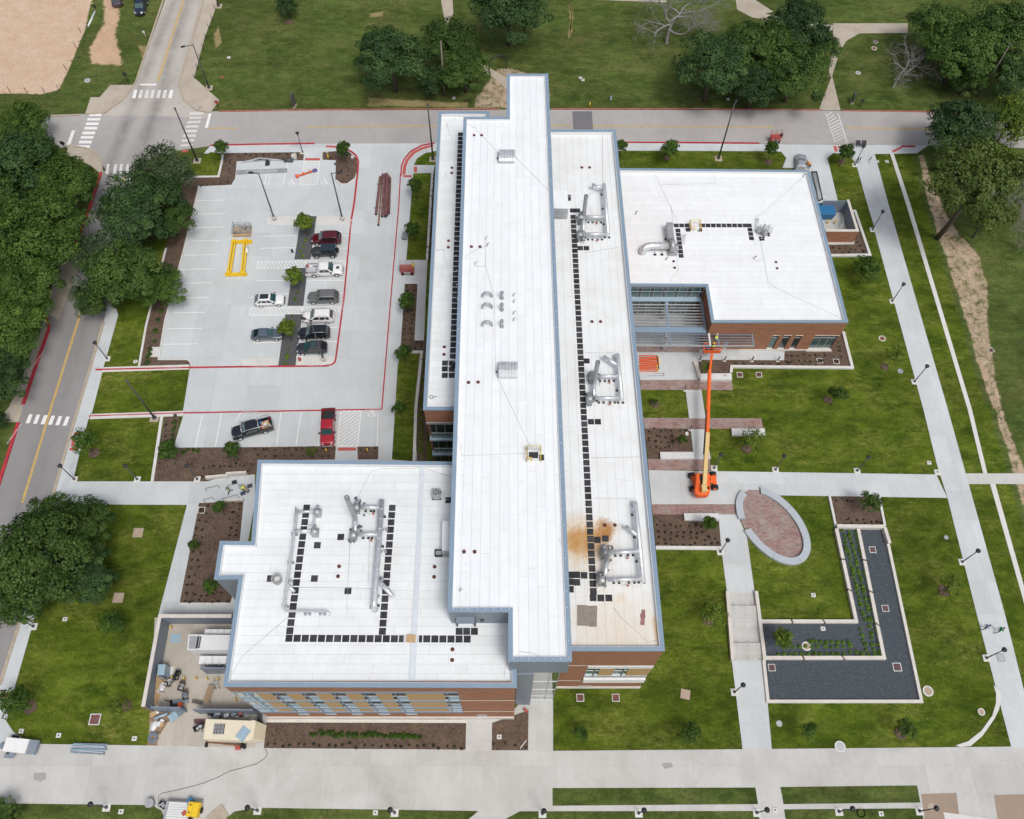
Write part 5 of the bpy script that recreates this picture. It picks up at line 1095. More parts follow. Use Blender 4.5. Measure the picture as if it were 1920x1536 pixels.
f = MB(); A = loc(at(537,1093,ZR_+.8), t); C = loc(at(552,1110,ZR_+.6), t); duct(f, [A, C], .16, 8, .4); f.build('branch_duct', X['galv'], t)
A = loc(at(589,980,ZR_), t); f = MB(); f.box(A.x-.2, A.x+.2, A.y-1.2, A.y+1.2, 0, .12); f.tube([(A.x, A.y-.9, .1), (A.x, A.y-.9, 1.6)], .15, 8); f.tube([(A.x-.1, A.y+.9, .1), (A.x-.1, A.y+.9, 1.5)], .13, 8); f.build('vent_stack', X['galv'], t)
b = MB(); pts = [at(*p, ZR_) for p in ((553,1003),(546,1056),(543,1090),(536,1138),(577,1152),(605,1152),(700,1140),(706,1118),(713,1085),(719,1035),(721,994))]
for p in pts: q = loc(p, t); b.box(q.x-.35, q.x-.1, q.y-.14, q.y+.14, 0, .08); b.box(q.x+.1, q.x+.35, q.y-.14, q.y+.14, 0, .08); b.box(q.x-.33, q.x+.33, q.y-.03, q.y+.03, .3, .36); b.box(q.x-.25, q.x-.2, q.y-.03, q.y+.03, .08, .8); b.box(q.x+.2, q.x+.25, q.y-.03, q.y+.03, .08, .8)
stuffed(b.build('support_frames', X['galvd'], t))
c = at(521,1089,ZR_); t = thing('drum_fan', 'round open drum fan at the left side of the low south west roof', 'roof fan', c)
b = MB(); b.tube([(0,0,0),(0,0,.75)], .5, 16, cap=False); b.tube([(0,0,.75),(0,0,.2)], .43, 16, cap=False); b.build('drum', X['galvd'], t); b = MB(); b.tube([(0,0,.7),(0,0,.78)], .53, 16, cap=False); b.ring([Vector((.53*math.cos(k*PI/8), .53*math.sin(k*PI/8))) for k in range(16)], [Vector((.42*math.cos(k*PI/8), .42*math.sin(k*PI/8))) for k in range(16)], .73, .78); b.build('rim', X['galvd'], t); b = MB(); b.cyl(0,0,.02,.1,.42,12); b.build('bottom', X['gwhite'], t)
# rooftop fan with elbow on the east wing
zd = ZE-.45; c = at(1225,466,zd); t = thing('blower_fan', 'large silver elbow duct and blower on the east wing roof', 'roof fan', c)
L_ = lambda x, y, h: loc(at(x, y, zd+h), t)
b = MB(); A, Bq = L_(1220,461,1.0), L_(1255,461,1.0); E = [L_(1205,473,.0), L_(1205,472,.45)]+[L_(1207,466,.8), L_(1212,462.5,.97)]; duct(b, E+[A, Bq], .52, 14, .8); b.build('elbow_duct', X['galv'], t)
b = MB(); F = L_(1260,461,1.0); b.tube([F+Vector((-.35,0,0)), F+Vector((.35,0,0))], .95, 16); b.box(F.x-.5, F.x+.8, F.y-1.1, F.y+.3, -.0, .35); b.build('blower_scroll', X['galvd'], t)
b = MB(); p0, p1 = L_(1257.5,452,.9), L_(1257.5,424,.9)
b.box(p0.x-.45, p0.x+.4, p0.y, p1.y, .55, 1.5); b.box(p0.x-.5, p0.x+.45, p1.y-.5, p1.y+.03, .3, 1.7); b.build('outlet_box', X['galvd'], t)
b = MB(); m = L_(1268,466,.5); b.box(m.x-.4, m.x+.3, m.y-.4, m.y+.4, 0, .75); b.tube([m+Vector((0,-.3,.3)), m+Vector((0,.5,.3))], .25, 8); b.build('fan_motor', X['galvd'], t)
b = MB()
for px in ((1228,478),(1241,478),(1249,449)): q = L_(*px, 0); b.box(q.x-.2, q.x+.2, q.y-.14, q.y+.14, 0, .1); b.box(q.x-.02, q.x+.02, q.y-.02, q.y+.6, .1, .14)
stuffed(b.build('rubber_feet', X['black'], t))
# small compressor cluster
c = at(1428,438,zd); t = thing('compressor_rack', 'small cluster of dark compressors at the end of the east wing walkway', 'compressor', c)
for k, (x, y) in enumerate(((1422,436),(1432,440))): q = loc(at(x,y,zd), t); b = MB(); b.cyl(q.x, q.y, .08, .85, .42, 10); b.build('compressor_tank', X['galvd'], t)
b = MB()
for k in range(14): a = random.uniform(0, 6.28); q = Vector((random.uniform(-.6,1.3), random.uniform(-.6,.7), 0)); b.tube([q+Vector((0,0,.3)), q+Vector((0,0,.9)), q+Vector((.5*math.cos(a), .5*math.sin(a), .9)), q+Vector((.5*math.cos(a), .5*math.sin(a), .1))], .04, 5)
b.build('refrigerant_pipes', X['galvd'], t)
b = MB()
for px in ((1425,446),(1431,446),(1426,450),(1431,450),(1441,438),(1441,442)): q = loc(at(*px, zd), t); b.box(q.x-.17, q.x+.17, q.y-.14, q.y+.14, 0, .09)
stuffed(b.build('rubber_feet', X['black'], t))
for px, lab in (((1418.5,420), 'thin lattice ladder rack beside the compressor cluster'), ((1281,451), 'thin lattice ladder rack beside the silver blower')):
    c = at(*px, zd); t = thing('cable_rack', lab, 'cable rack', c, R(-12)); b = MB()
    for x in (-.18, .18): b.tube([(x,-.9,.35),(x,.9,.35)], .03, 4)
    for k in range(7): b.tube([(-.18,-.85+k*.28,.35),(.18,-.85+k*.28,.35)], .022, 4)
    for x in (-.18, .18):
        for y in (-.7, .7): b.tube([(x,y,0),(x,y,.35)], .025, 4)
    b.build('rack', X['galvd'], t)
# ribbed hoods on the high roof
for (px, lab) in (((951,298), 'ribbed silver relief hood at the far end of the high roof'), ((953,698), 'ribbed silver relief hood in the middle of the high roof')):
    c = at(*px, zh); t = thing('relief_hood', lab, 'roof hood', c, 0, 'ribbed hoods on the high roof')
    b = MB(); b.box(-.85, .85, -.7, .7, 0, .45); b.build('curb', X['gwhite'], t)
    for k in range(6):
        x = -1.05+k*.35; b = MB(); pr = [(-1.0,.42),(-1.0,.62),(-.75,.88),(-.3,.98),(.3,.98),(.75,.88),(1.0,.62),(1.0,.42)]
        b.loft([[(x+.01, p[0], p[1]) for p in pr], [(x+.335, p[0], p[1]) for p in pr]], smooth=False); b.build('hood_panel', X['galv'], t)
        b = MB(); b.loft([[(x-.02, p[0]*1.015, p[1]+.03) for p in pr], [(x+.02, p[0]*1.015, p[1]+.03) for p in pr]], smooth=False); b.build('rib', X['galvd'], t)
    b = MB(); b.box(-1.35, -1.22, -.12, .02, 0, .35); b.build('switch_box', X['dark'], t)
for k, px in enumerate(((913.5,557.5), (913.5,578.5), (913.5,611.5))):
    c = at(px[0], px[1], zh); w = ('farthest', 'middle', 'nearest')[k]; t = thing('gooseneck_vent', f'{w} of the three arched silver vents on the high roof', 'roof vent', c, 0, 'arched vents'); b = MB()
    duct(b, [(-.55,0,0),(-.55,0,.25)]+[(-.55*math.cos(a), 0, .25+.75*math.sin(a)) for a in [j*PI/8 for j in range(1, 8)]]+[(.55,0,.25),(.55,0,.1)], .13, 8, .3); b.build('arched_pipe', X['galvd'], t); b = MB(); b.box(-.8, -.3, -.25, .25, 0, .05); b.build('flashing', X['gwhite'], t)
for k, px in enumerate(((941,560), (941,582), (941,613))):
    c = at(px[0], px[1], zh); w = ('farthest', 'middle', 'nearest')[k]; t = thing('vent_pipe', f'{w} of the three short upright vent pipes on the high roof', 'roof vent', c, 0, 'upright vents'); b = MB(); b.cyl(0,0,0,1.15,.15,10); b.cyl(0,0,0,.2,.24,10); b.build('pipe', X['galvd'], t); b = MB(); b.cyl(0,0,1.05,1.25,.22,10); b.cyl(0,0,1.25,1.36,.2,10,.04); b.build('rain_cap', X['galvd'], t)
for k, px in enumerate(((911,450),(891,497),(914,462),(863,1109),(963,556),(963,568),(963,590),(963,602))):
    c = at(*px, zh); w = ('at the far end of the cable bend','by the short cable spur','beside the drain pair','at the near left corner of the high roof','first in the row right of the upright vents','second in the row right of the upright vents','third in the row right of the upright vents','fourth in the row right of the upright vents')[k]
    t = thing('roof_pipe', f'thin dark pipe end {w}', 'roof pipe', c, 0, 'pipe ends on the high roof'); b = MB(); b.tube([(0,0,0),(0,0,.5),(.12,.04,.62),(.25,.08,.5)], .05, 6); b.build('pipe', X['galvd'], t); b = MB(); b.cyl(0,0,0,.06,.13,8); b.build('flashing', X['gwhite'], t)
for k, px in enumerate(((1192,402),(1414,486),(1249,488),(1506,332))):
    c = at(*px, zd); w = ('near the inner parapet','by the long cable','below the silver blower','near the far corner')[k]
    t = thing('roof_pipe', f'thin dark pipe end on the east wing roof {w}', 'roof pipe', c, 0, 'pipe ends on the east wing'); b = MB(); b.tube([(0,0,0),(0,0,.55),(.1,.02,.68),(.22,.04,.55)], .055, 6); b.build('pipe', X['dark'], t); b = MB(); b.cyl(0,0,0,.06,.14,8); b.build('flashing', X['gwhite'], t)
# roof hatches with yellow rails
for px, z, lab, s in (((1000,856), zh, 'open black roof hatch with yellow guard rail on the high roof', 1), ((1302,428), zd, 'pale roof hatch with yellow guard rail on the east wing roof', 1)):
    c = at(*px, z); t = thing('roof_hatch', lab, 'roof hatch', c); b = MB(); b.ring([Vector(p) for p in ((-.6,-.5),(.6,-.5),(.6,.5),(-.6,.5))], [Vector(p) for p in ((-.5,-.4),(.5,-.4),(.5,.4),(-.5,.4))], 0, .4); b.build('curb', X['gwhite'], t)
    b = MB()
    if s and z == zh: b.box(-.5,.5,-.4,.4,.1,.2); b.build('opening', X['dark'], t); b = MB(); b.box(-.6,.6,.5,.58,.3,1.2); b.build('lid', X['gwhite'], t)
    else: b.bbox(-.62,.62,-.52,.52,.41,.5); b.build('lid', X['gwhite'], t)
    for q in (((-.75,-.65),(-.75,.7)), ((-.75,.7),(.75,.7)), ((.75,.7),(.75,-.65)), ((-.75,-.65),(-.2,-.65))):
        b = MB()
        for hh in (.6, 1.1): b.tube([(*q[0],hh),(*q[1],hh)], .035, 5)
        b.tube([(*q[0],0),(*q[0],1.1)], .035, 5); b.tube([(*q[1],0),(*q[1],1.1)], .035, 5); b.build('guard_rail', X['yel'], t)
c = at(819,930,ZR_); t = thing('condenser_unit', 'square grey condenser with a round fan beside the high roof wall', 'condenser', c); b = MB(); b.bbox(-.42,.42,-.48,.48,.12,1.0); b.build('cabinet', X['galvd'], t); b = MB(); b.cyl(0,0,1.0,1.03,.36,16); b.build('fan_opening', X['dark'], t); b = MB(); [b.box(-.33,.33,-.06,.06,1.035,1.05, Matrix.Rotation(k*PI/3, 4, 'Z')) for k in range(3)]; b.tube([(.36*math.cos(k*PI/8), .36*math.sin(k*PI/8), 1.05) for k in range(17)], .02, 4); b.build('fan_guard', X['galvd'], t); b = MB(); b.tube([(.42,0,.3),(.8,0,.3),(.8,-.4,.1),(1.1,-.5,.1)], .05, 6); b.build('refrigerant_line', X['gwhite'], t); b = MB(); b.box(-.5,.5,-.5,-.3,0,.11); b.box(-.5,.5,.3,.5,0,.11); b.build('rails', X['black'], t)
c = at(823,1039,ZR_); t = thing('vent_box', 'small dark rimmed square vent below the left dormer', 'roof vent', c); b = MB(); b.ring([Vector(p) for p in ((-.4,-.35),(.4,-.35),(.4,.35),(-.4,.35))], [Vector(p) for p in ((-.3,-.25),(.3,-.25),(.3,.25),(-.3,.25))], 0, .5); b.build('rim', X['dark'], t); b = MB(); b.box(-.3,.3,-.25,.25,0,.35); b.build('grille', X['galvd'], t)
c = at(1067,374,ZR_); t = thing('vent_box', 'small dark square vent beside the right hand dormer', 'roof vent', c); b = MB(); b.ring([Vector(p) for p in ((-.2,-.25),(.2,-.25),(.2,.25),(-.2,.25))], [Vector(p) for p in ((-.13,-.17),(.13,-.17),(.13,.17),(-.13,.17))], 0, .6); b.build('rim', X['dark'], t); b = MB(); b.box(-.13,.13,-.17,.17,0,.5); b.build('grille', X['galvd'], t)
c = at(850,686,ZR_); t = thing('roof_compressor', 'round dark compressor on pads at the end of the left roof strip', 'compressor', c); b = MB(); b.cyl(0,0,.05,.6,.35,12); b.build('tank', X['dark'], t); b = MB(); b.tube([(.4,0,0),(.4,0,.8),(0,.1,.8),(0,.1,.55)], .05, 6); b.build('pipe', X['galvd'], t)
c = at(809,745,ZR_); t = thing('coiled_cable', 'small loop of dark cable lying on the left roof strip', 'cable', c); b = MB(); b.tube([(.22*math.cos(k*PI/6), .22*math.sin(k*PI/6), .04) for k in range(13)]+[(.6,.1,.04)], .03, 5); b.build('cable', X['dark'], t)

# ---------------------------------------------------------------- walls, pavers and garden pieces
def pavers(px, lab_name, seed, L=.42, H_=.2, ell=None):
    P = xy(px) if px else ell; b = MB(); b.sheet(P, .052); root = b.build(lab_name, X['joint']); root['kind'] = 'structure'; random.seed(seed)
    y0, y1 = min(p[1] for p in P), max(p[1] for p in P); V, F, C = [], [], []; k = 0; y = y0
    while y < y1:
        ym = y+H_/2; xs = []
        for i in range(len(P)):
            a, c = P[i], P[(i+1) % len(P)]
            if (a[1] <= ym) != (c[1] <= ym): xs.append(a[0]+(ym-a[1])/(c[1]-a[1])*(c[0]-a[0]))
        xs.sort()
        for i in range(0, len(xs)-1, 2):
            x = xs[i]-(L/2 if k % 2 else 0)
            while x < xs[i+1]:
                u0, u1 = max(x, xs[i])+.009, min(x+L, xs[i+1])-.009
                if u1-u0 > .04:
                    n = len(V); z = .062+random.uniform(0, .004); v0, v1 = y+.008, min(y+H_, y1)-.008
                    V += [(u0,v0,z),(u1,v0,z),(u1,v1,z),(u0,v1,z),(u0-.006,v0-.006,.05),(u1+.006,v0-.006,.05),(u1+.006,v1+.006,.05),(u0-.006,v1+.006,.05)]
                    F += [(n,n+1,n+2,n+3),(n+4,n+5,n+1,n),(n+5,n+6,n+2,n+1),(n+6,n+7,n+3,n+2),(n+7,n+4,n,n+3)]; C += [random.random()]*8
                x += L
        y += H_; k += 1
    me = bpy.data.meshes.new('paver'); me.from_pydata(V, [], F); me.update(); a = me.attributes.new('tone', 'FLOAT', 'POINT'); a.data.foreach_set('value', C); me.materials.append(X['paver'])
    o = link('paver', me, root); o['kind'] = 'stuff'; return root
m = bpy.data.materials.new('clay paver'); m.use_nodes = True; n = m.node_tree; b = n.nodes['Principled BSDF']; b.inputs['Roughness'].default_value = .9
a = n.nodes.new('ShaderNodeAttribute'); a.attribute_name = 'tone'; c = ramp(n, a.outputs['Fac'], [(0,(.20,.125,.115)),(.45,(.28,.165,.15)),(.8,(.33,.20,.18)),(1,(.25,.215,.20))])
p = n.nodes.new('ShaderNodeNewGeometry').outputs['Position']; c = mixc(n, rng(n, noise(n, p, .55, 6, .75), .42, .66, 0, .65), c, (.36,.335,.305)); n.links.new(c, b.inputs['Base Color']); X['paver'] = m
pavers([(1206,784),(1427,785),(1431,804),(1209,804)], 'brick_paving', 1); pavers([(1214,861),(1331,862),(1333,882),(1216,882)], 'brick_paving', 2); pavers([(1222,946),(1377,947),(1379,964),(1224,965)], 'brick_paving', 3)
pavers([(1200,713),(1372,712),(1374,732),(1201,731)], 'brick_paving', 4); pavers([(1190,647),(1312,650),(1312,661),(1190,661)], 'brick_paving', 5)
# ellipse court: paving and two curved walls
EC, EA, EB, ET = Vector((34.307, 40.166)), 5.884, 3.743, R(-57.95)
def ell(t, k=0.0):
    a, b_ = EA-k, EB-k; x, y = a*math.cos(t), b_*math.sin(t); return EC+Vector((x*math.cos(ET)-y*math.sin(ET), x*math.sin(ET)+y*math.cos(ET)))
def tang(px):                              # parameter on the ellipse nearest a photo point
    g_ = at(*px).to_2d(); return min((k*PI/180 for k in range(-180, 180)), key=lambda t: (ell(t, .3)-g_).length)
pavers(None, 'brick_paving', 6, ell=[ell(2*PI*k/48, .35) for k in range(48)])
def arcwall(lab, t0, t1, n):
    if t1 < t0: t1 += 2*PI
    c = ell((t0+t1)/2); t = thing('curved_wall', lab, 'wall', (c.x, c.y, 0)); 
    for j in range(n):
        a, e = t0+(t1-t0)*j/n, t0+(t1-t0)*(j+1)/n-.006; S = [a+(e-a)*k/6 for k in range(7)]; O, I = [ell(s)-c for s in S], [ell(s, .92)-c for s in S]
        b = MB(); b.prism(O+I[::-1], 0, .47); b.build('wall_section', X['arcw'], t)
arcwall('short curved grey seat wall at the upper left of the brick ellipse', tang((1389,923)), tang((1384,974)), 1) if 0 else None
t1_, t2_ = tang((1391,922)), tang((1384,976)); 
lo, hi = sorted((t1_, t2_)); hi, lo = (hi, lo) if hi-lo < PI else (lo+2*PI, hi); arcwall('short curved grey seat wall at the upper left of the brick ellipse', lo, hi, 1)
t3_, t4_ = tang((1424,921)), tang((1398,996)); mid = tang((1500,1056))
c1 = sorted((t3_, t4_)); 
if c1[0] <= mid <= c1[1]: arcwall('long curved grey seat wall wrapping the lower right of the brick ellipse', c1[0], c1[1], 5)
else: arcwall('long curved grey seat wall wrapping the lower right of the brick ellipse', c1[1], c1[0]+2*PI, 5)
for px, lab, h in (([(1238,848),(1300,848),(1301,860),(1239,860)], 'short pale stone bench below the planted court bed', .5), ([(1372,804),(1433,804),(1435,815.5),(1373,815.5)], 'pale stone bench standing on the lawn beside the boom', .5), ([(1282.5,963),(1347,963),(1347,976),(1284,975)], 'lower pale stone bench above the large mulch bed', .5), ([(1313,701),(1371,700.5),(1372,712),(1313,712)], 'stone planter wall under the orange boom', .6)):
    P = ccw(xy(px, h)); c = sum(P, Vector((0, 0)))/4; b = MB(); b.prism([p-c for p in P], 0, h-.1); t = thing('stone_bench', lab, 'bench', (c.x, c.y, .04)); b.build('bench_block', X['bench'], t); b = MB(); b.prism(offset([p-c for p in P], -.03), h-.095, h); b.build('bench_top', X['bench'], t)
def lowwall(px, w, h, lab, pieces=None, z0=0, m='plinth'):
    P = xy(px); c = P[0]; t = thing('low_wall', lab, 'wall', (c.x, c.y, 0)); P = [p-c for p in P]; Lf, Rt = strip_pts(P, w)
    for i in range(len(P)-1):
        n = max(1, round((P[i+1]-P[i]).length/(pieces or 99)))
        for k in range(n):
            g_ = .22 if pieces else 0; L = (P[i+1]-P[i]).length; a, e = k/n+(g_/L if k else 0), (k+1)/n
            q = [Lf[i].lerp(Lf[i+1], a), Rt[i].lerp(Rt[i+1], a), Rt[i].lerp(Rt[i+1], e), Lf[i].lerp(Lf[i+1], e)]
            b = MB(); b.prism(q, z0, h); b.build('wall_block', X[m], t)
            if k: j = MB(); j.prism([Lf[i].lerp(Lf[i+1], k/n), Rt[i].lerp(Rt[i+1], k/n), Rt[i].lerp(Rt[i+1], a), Lf[i].lerp(Lf[i+1], a)], z0, h-.1); j.build('wall_joint', X['mulch'], t)
    return t
b = MB(); b.prism(xy([(1567,992),(1655,992),(1726,1316),(1439,1316),(1431,1240),(1425,1168),(1604,1168)]), 0, .05); struct('gravel_bed', b, X['graveld'])
rs = np.random.default_rng(3); V, F = [], []      # single pale pebbles lying on the dark gravel
gp = xy([(1567,992),(1655,992),(1726,1316),(1439,1316),(1431,1240),(1425,1168),(1604,1168)])
def inside(p, P):
    c = False
    for i in range(len(P)):
        a, e = P[i], P[i-1]
        if (a.y > p.y) != (e.y > p.y) and p.x < (e.x-a.x)*(p.y-a.y)/(e.y-a.y)+a.x: c = not c
    return c
x0, x1, y0, y1 = min(p.x for p in gp), max(p.x for p in gp), min(p.y for p in gp), max(p.y for p in gp)
for k in range(9000):
    p = Vector((rs.uniform(x0, x1), rs.uniform(y0, y1)))
    if not inside(p, gp): continue
    n = len(V); s = rs.uniform(.02, .045); V += [(p.x-s,p.y,.05),(p.x,p.y-s,.05),(p.x+s,p.y,.05),(p.x,p.y+s,.05),(p.x,p.y,.05+s*.8)]; F += [(n,n+1,n+4),(n+1,n+2,n+4),(n+2,n+3,n+4),(n+3,n,n+4)]
me = bpy.data.meshes.new('gravel_stones'); me.from_pydata(V, [], F); o = link('gravel_stones', me, None, mat('pebble', (.17,.185,.20), .9, var=.6, scale=9)); o['kind'] = 'stuff'
lowwall([(1566,990),(1655,991)], .45, .75, 'low pale wall at the head of the gravel rain garden')
lowwall([(1566,994),(1603,1167),(1425,1167)], .42, .55, 'jointed low pale wall on the inner side of the rain garden', 4.2)
lowwall([(1607,994),(1655,1235),(1431,1235)], .42, .5, 'jointed low pale wall dividing the sprouts from the open gravel', 4.2)
lowwall([(1655,993),(1664,1022)], .4, .8, 'short higher wall piece at the upper right of the rain garden')
lowwall([(1664,1022),(1726,1316),(1439,1316),(1431,1240)], .36, .34, 'thin pale edging wall around the outside of the dark gravel')
lowwall([(1302,681),(1312,712)], .5, .55, 'slanted white low wall beside the court steps')
# ---------------------------------------------------------------- lamps, poles, signs
def height(base, top, lo=0): return hsolve(base, top, .05)
LAMP = None
def ped_lamp(base, label):
    global LAMP
    p = at(*base, .05)
    if LAMP is None:
        t = LAMP = thing('street_lamp', label, 'lamp', (p.x, p.y, .05), 0, 'short dark path lamps')
        b = MB(); b.bbox(-.42,.42,-.42,.42,-.05,.05,.02); b.build('footing', X['curb'], t)
        b = MB(); b.tube([(0,0,.05),(0,0,.18),(0,0,.2),(0,0,.5),(0,0,3.75)], [.17,.17,.1,.075,.055], 8); b.build('post', X['pole'], t)
        b = MB(); b.tube([(0,0,3.75),(0,0,3.82),(0,0,4.2)], [.08,.17,.19], 10); b.build('lantern', X['glass'], t)
        b = MB(); b.tube([(0,0,4.2),(0,0,4.24),(0,0,4.38),(0,0,4.44)], [.30,.30,.16,.03], 12); b.build('lamp_cap', X['dark'], t)
        return t
    t = copy_tree(LAMP); t.location = (p.x, p.y, .05); t['label'] = label; return t
for px, lab in (((139.5,899), 'dark lamp at the corner of the west sidewalk and the path'), ((257.5,899), 'dark lamp on the path between the west lawn and mulch bed'), ((370,899), 'dark lamp standing in the mulch edge by the west path'), ((1339,878), 'dark lamp beside the orange boom lift'), ((1350.5,1035), 'dark lamp at the corner of the lower mulch bed'), ((1454,881), 'first lamp right of the boom lift along the wide path'), ((1607,883), 'second lamp right of the boom lift along the wide path'), ((1758,886), 'bare footed lamp at the crossing of path and wide sidewalk'), ((1804,1054), 'lamp on the wide sidewalk level with the brick ellipse'), ((1849.5,1234), 'lamp on the wide sidewalk near the two walkers'), ((1573,1522), 'lamp at the bottom edge beside the round hatch'), ((1724,1521), 'lamp at the bottom edge by the bare earth square'), ((1419,1524), 'lamp at the bottom edge at the foot of the stair path'), ((1377,1298), 'lamp on the lawn below the stairs'), ((1197.5,1525), 'lamp at the bottom edge midway along the thin path'), ((1017,1526), 'lamp at the bottom edge by the left end of the thin path'), ((740,1524), 'lamp at the bottom edge in the middle lawn strip'), ((483,1520), 'lamp at the bottom edge at the left end of the middle lawn strip'), ((200,1514), 'lamp at the bottom edge in the left lawn strip'), ((63,1175), 'lamp on the west sidewalk below the huge oak'), ((201,673), 'lamp on the west sidewalk above the red kerb'), ((1636,431), 'upper lamp on the wide east sidewalk by the bin enclosure'), ((1673,565), 'second lamp down the wide east sidewalk'), ((1714.5,716), 'third lamp down the wide east sidewalk'), ((1602.5,310), 'lamp by the solar panel at the top of the wide sidewalk'), ((567.5,286), 'lamp beside the mulch at the top of the parking lot')):
    o = ped_lamp(px, lab)
    if px == (1758,886):
        for ch in kids(o):
            if not ch.name.startswith('footing'): bpy.data.objects.remove(ch)
        q = MB(); q.tube([(0,0,.05),(0,0,.3)], .09, 8); q.build('post_stub', X['galvd'], o)
def pole(base, top, label, r=.11, m='pole', arm=None, foot=None, cat='light pole', hmax=30, head=True, name='light_pole'):
    p = at(*base, .05); h = min(hmax, hsolve(base, top, .05)); t = thing(name, label, cat, (p.x, p.y, .05))
    b = MB(); b.tube([(0,0,.0),(0,0,h)], [r*1.25, r*.75], 8); b.build('post', X[m], t)
    if foot == 'drum': b = MB(); b.tube([(0,0,-.05),(0,0,.75)], .32, 14); b.build('footing', X['conc2'], t)
    elif foot: b = MB(); b.bbox(-.6,.6,-.6,.6,-.06,.06,.02); b.build('footing', X['tancurb'], t); b = MB(); b.cyl(0,0,.05,.3,.3,8); b.build('base_flange', X['pole'], t)
    if arm:
        b = MB(); b.tube([(0,0,h-.1),(arm[0],arm[1],h-.02)], .06, 6); b.build('arm', X[m], t)
        n = math.atan2(arm[1], arm[0]); b = MB(); b.bbox(-.1,.6,-.18,.18,h-.08,h+.06,.03, Matrix.Translation((arm[0],arm[1],0)) @ Matrix.Rotation(n,4,'Z')); b.build('lamp_head', X['dark'], t)
    elif head: b = MB(); b.ball((0,0,h), (.2,.2,.14), 8, 5); b.build('lamp_head', X['pole'], t)
    return t
pole((515,412), (487,324), 'left of the two tall pole lights on the upper traffic island', arm=(-.9,.1), foot='drum'); pole((642.5,412), (624,324), 'right of the two tall pole lights on the upper traffic island', arm=(.9,.1), foot='drum')
pole((607.5,676), (584,599), 'tall pole light beside the dark grey car at the lower island', arm=(-.7,.2), foot='drum'); pole((290,784), (241,712), 'tall pole light in the lawn strip by the west kerb', foot=True)
pole((370,302), (333,201), 'tall dark pole at the north west corner of the lot', .13, foot=True); pole((392,165), (365,82), 'tall dark street light with an arm by the north west road', arm=(-1.3,-.5), foot=True); pole((812,299), (803,196), 'tall dark pole at the corner of the left roof strip', .12, foot=True, hmax=14)
pole((1347,297.5), (1376,196), 'tall grey pole in the north grass strip', .12, foot=True, arm=(.3,.6)); pole((834,179), (827,77), 'bare wooden pole in front of the park oaks', .14, 'wood', cat='utility pole', name='utility_pole', head=False)
pole((1834,183), (1895,82), 'long leaning looking grey pole under the right hand oaks', .1, 'wood', cat='utility pole', name='utility_pole'); pole((1346,150), (1367,74), 'pale pole poking out of the dense park oaks', .1, 'galv', cat='utility pole', name='utility_pole'); pole((410,12), (399,-40), 'pole at the top edge by the north west road', .1, foot=True, head=False)
def sign(base, top, label, size, m='dark', shape='oct', name='street_sign', pm='dark', rz=0, face=None):
    p = at(*base, .02); h = hsolve(base, top, .02); t = thing(name, label, 'sign', (p.x, p.y, .02), rz); b = MB(); b.tube([(0,0,0),(0,0,h)], .05, 6); b.build('post', X[pm], t); b = MB(); s = size
    if shape == 'oct': b.loft([[(s*math.cos(PI/8+k*PI/4), y, h-s*.9+s*math.sin(PI/8+k*PI/4)) for k in range(8)] for y in (-.03, .03)], False)
    else: b.bbox(-s, s, -.05, .05, h-2*s*.9, h, .01)
    b.build('sign_plate', X[m], t); return t
sign((241,156), (232,136), 'dark backed stop sign north west of the intersection', .42); sign((124,281), (116,264), 'dark backed stop sign at the left of the intersection', .42); sign((410,203), (406,188), 'red stop sign north east of the intersection', .40, 'red'); sign((1612,201), (1618,186), 'small dark sign by the tan park path', .25, shape='sq'); sign((274,72), (269,58), 'thin white post sign beside the north west road', .2, 'gwhite', 'sq', pm='gwhite')
for base, top, lab in (((553,200), (551,176), 'tall dark slab sign in the park grass by the road'), ((1597,192), (1603,174), 'tall dark slab sign beside the park path at the crosswalk')):
    p = at(*base); h = hsolve(base, top); t = thing('slab_sign', lab, 'sign', p, R(78)); b = MB(); b.bbox(-.5,.5,-.1,.1,.25,h,.02); b.build('sign_panel', X['pole'], t); b = MB(); b.box(-.55,.55,-.22,.22,0,.25); b.build('footing', X['tancurb'], t)
for base, top, lab, m in (((555.5,299),(554,286), 'yellow accessible parking sign post by the pale box', 'yel'), ((616,298),(613,283), 'yellow accessible parking sign post left of the rounded mulch island', 'yel'), ((613,848),(610,840), 'yellow sign post behind the red pickup', 'yel'), ((690,848),(689,841), 'yellow sign post right of the red tactile strip', 'yel'), ((1105.5,201),(1105,191), 'yellow marker post in the park grass', 'yel')):
    p = at(*base, .05); h = hsolve(base, top, .05); t = thing('marker_post', lab, 'post', p); b = MB(); b.tube([(0,0,0),(0,0,.95)], .1, 8); b.build('sleeve', X[m], t); b = MB(); b.tube([(0,0,.9),(0,0,max(1.2,h))], .03, 6); b.build('pole', X['galv'], t)
    if h > 1.3: b = MB(); b.box(-.15,.15,-.02,.02,h-.4,h); b.build('plate', X['gwhite'], t)
for base, lab, m in (((562.5,676), 'red fire hydrant on the lower traffic island', 'red'), ((1145,186), 'blue and white hydrant in the park grass north of the road', 'gwhite')):
    p = at(*base, .1); t = thing('fire_hydrant', lab, 'hydrant', p); b = MB(); b.tube([(0,0,0),(0,0,.08),(0,0,.1),(0,0,.55),(0,0,.57),(0,0,.63)], [.2,.2,.14,.14,.19,.17], 10); b.build('barrel', X[m], t); b = MB(); b.ball((0,0,.65), (.15,.15,.14), 8, 5); b.build('bonnet', X['red' if m == 'red' else 'blue'], t); b = MB(); b.tube([(-.24,0,.42),(.24,0,.42)], .07, 8); b.tube([(0,-.25,.4),(0,0,.4)], .09, 8); b.build('outlets', X['red' if m == 'red' else 'blue'], t)
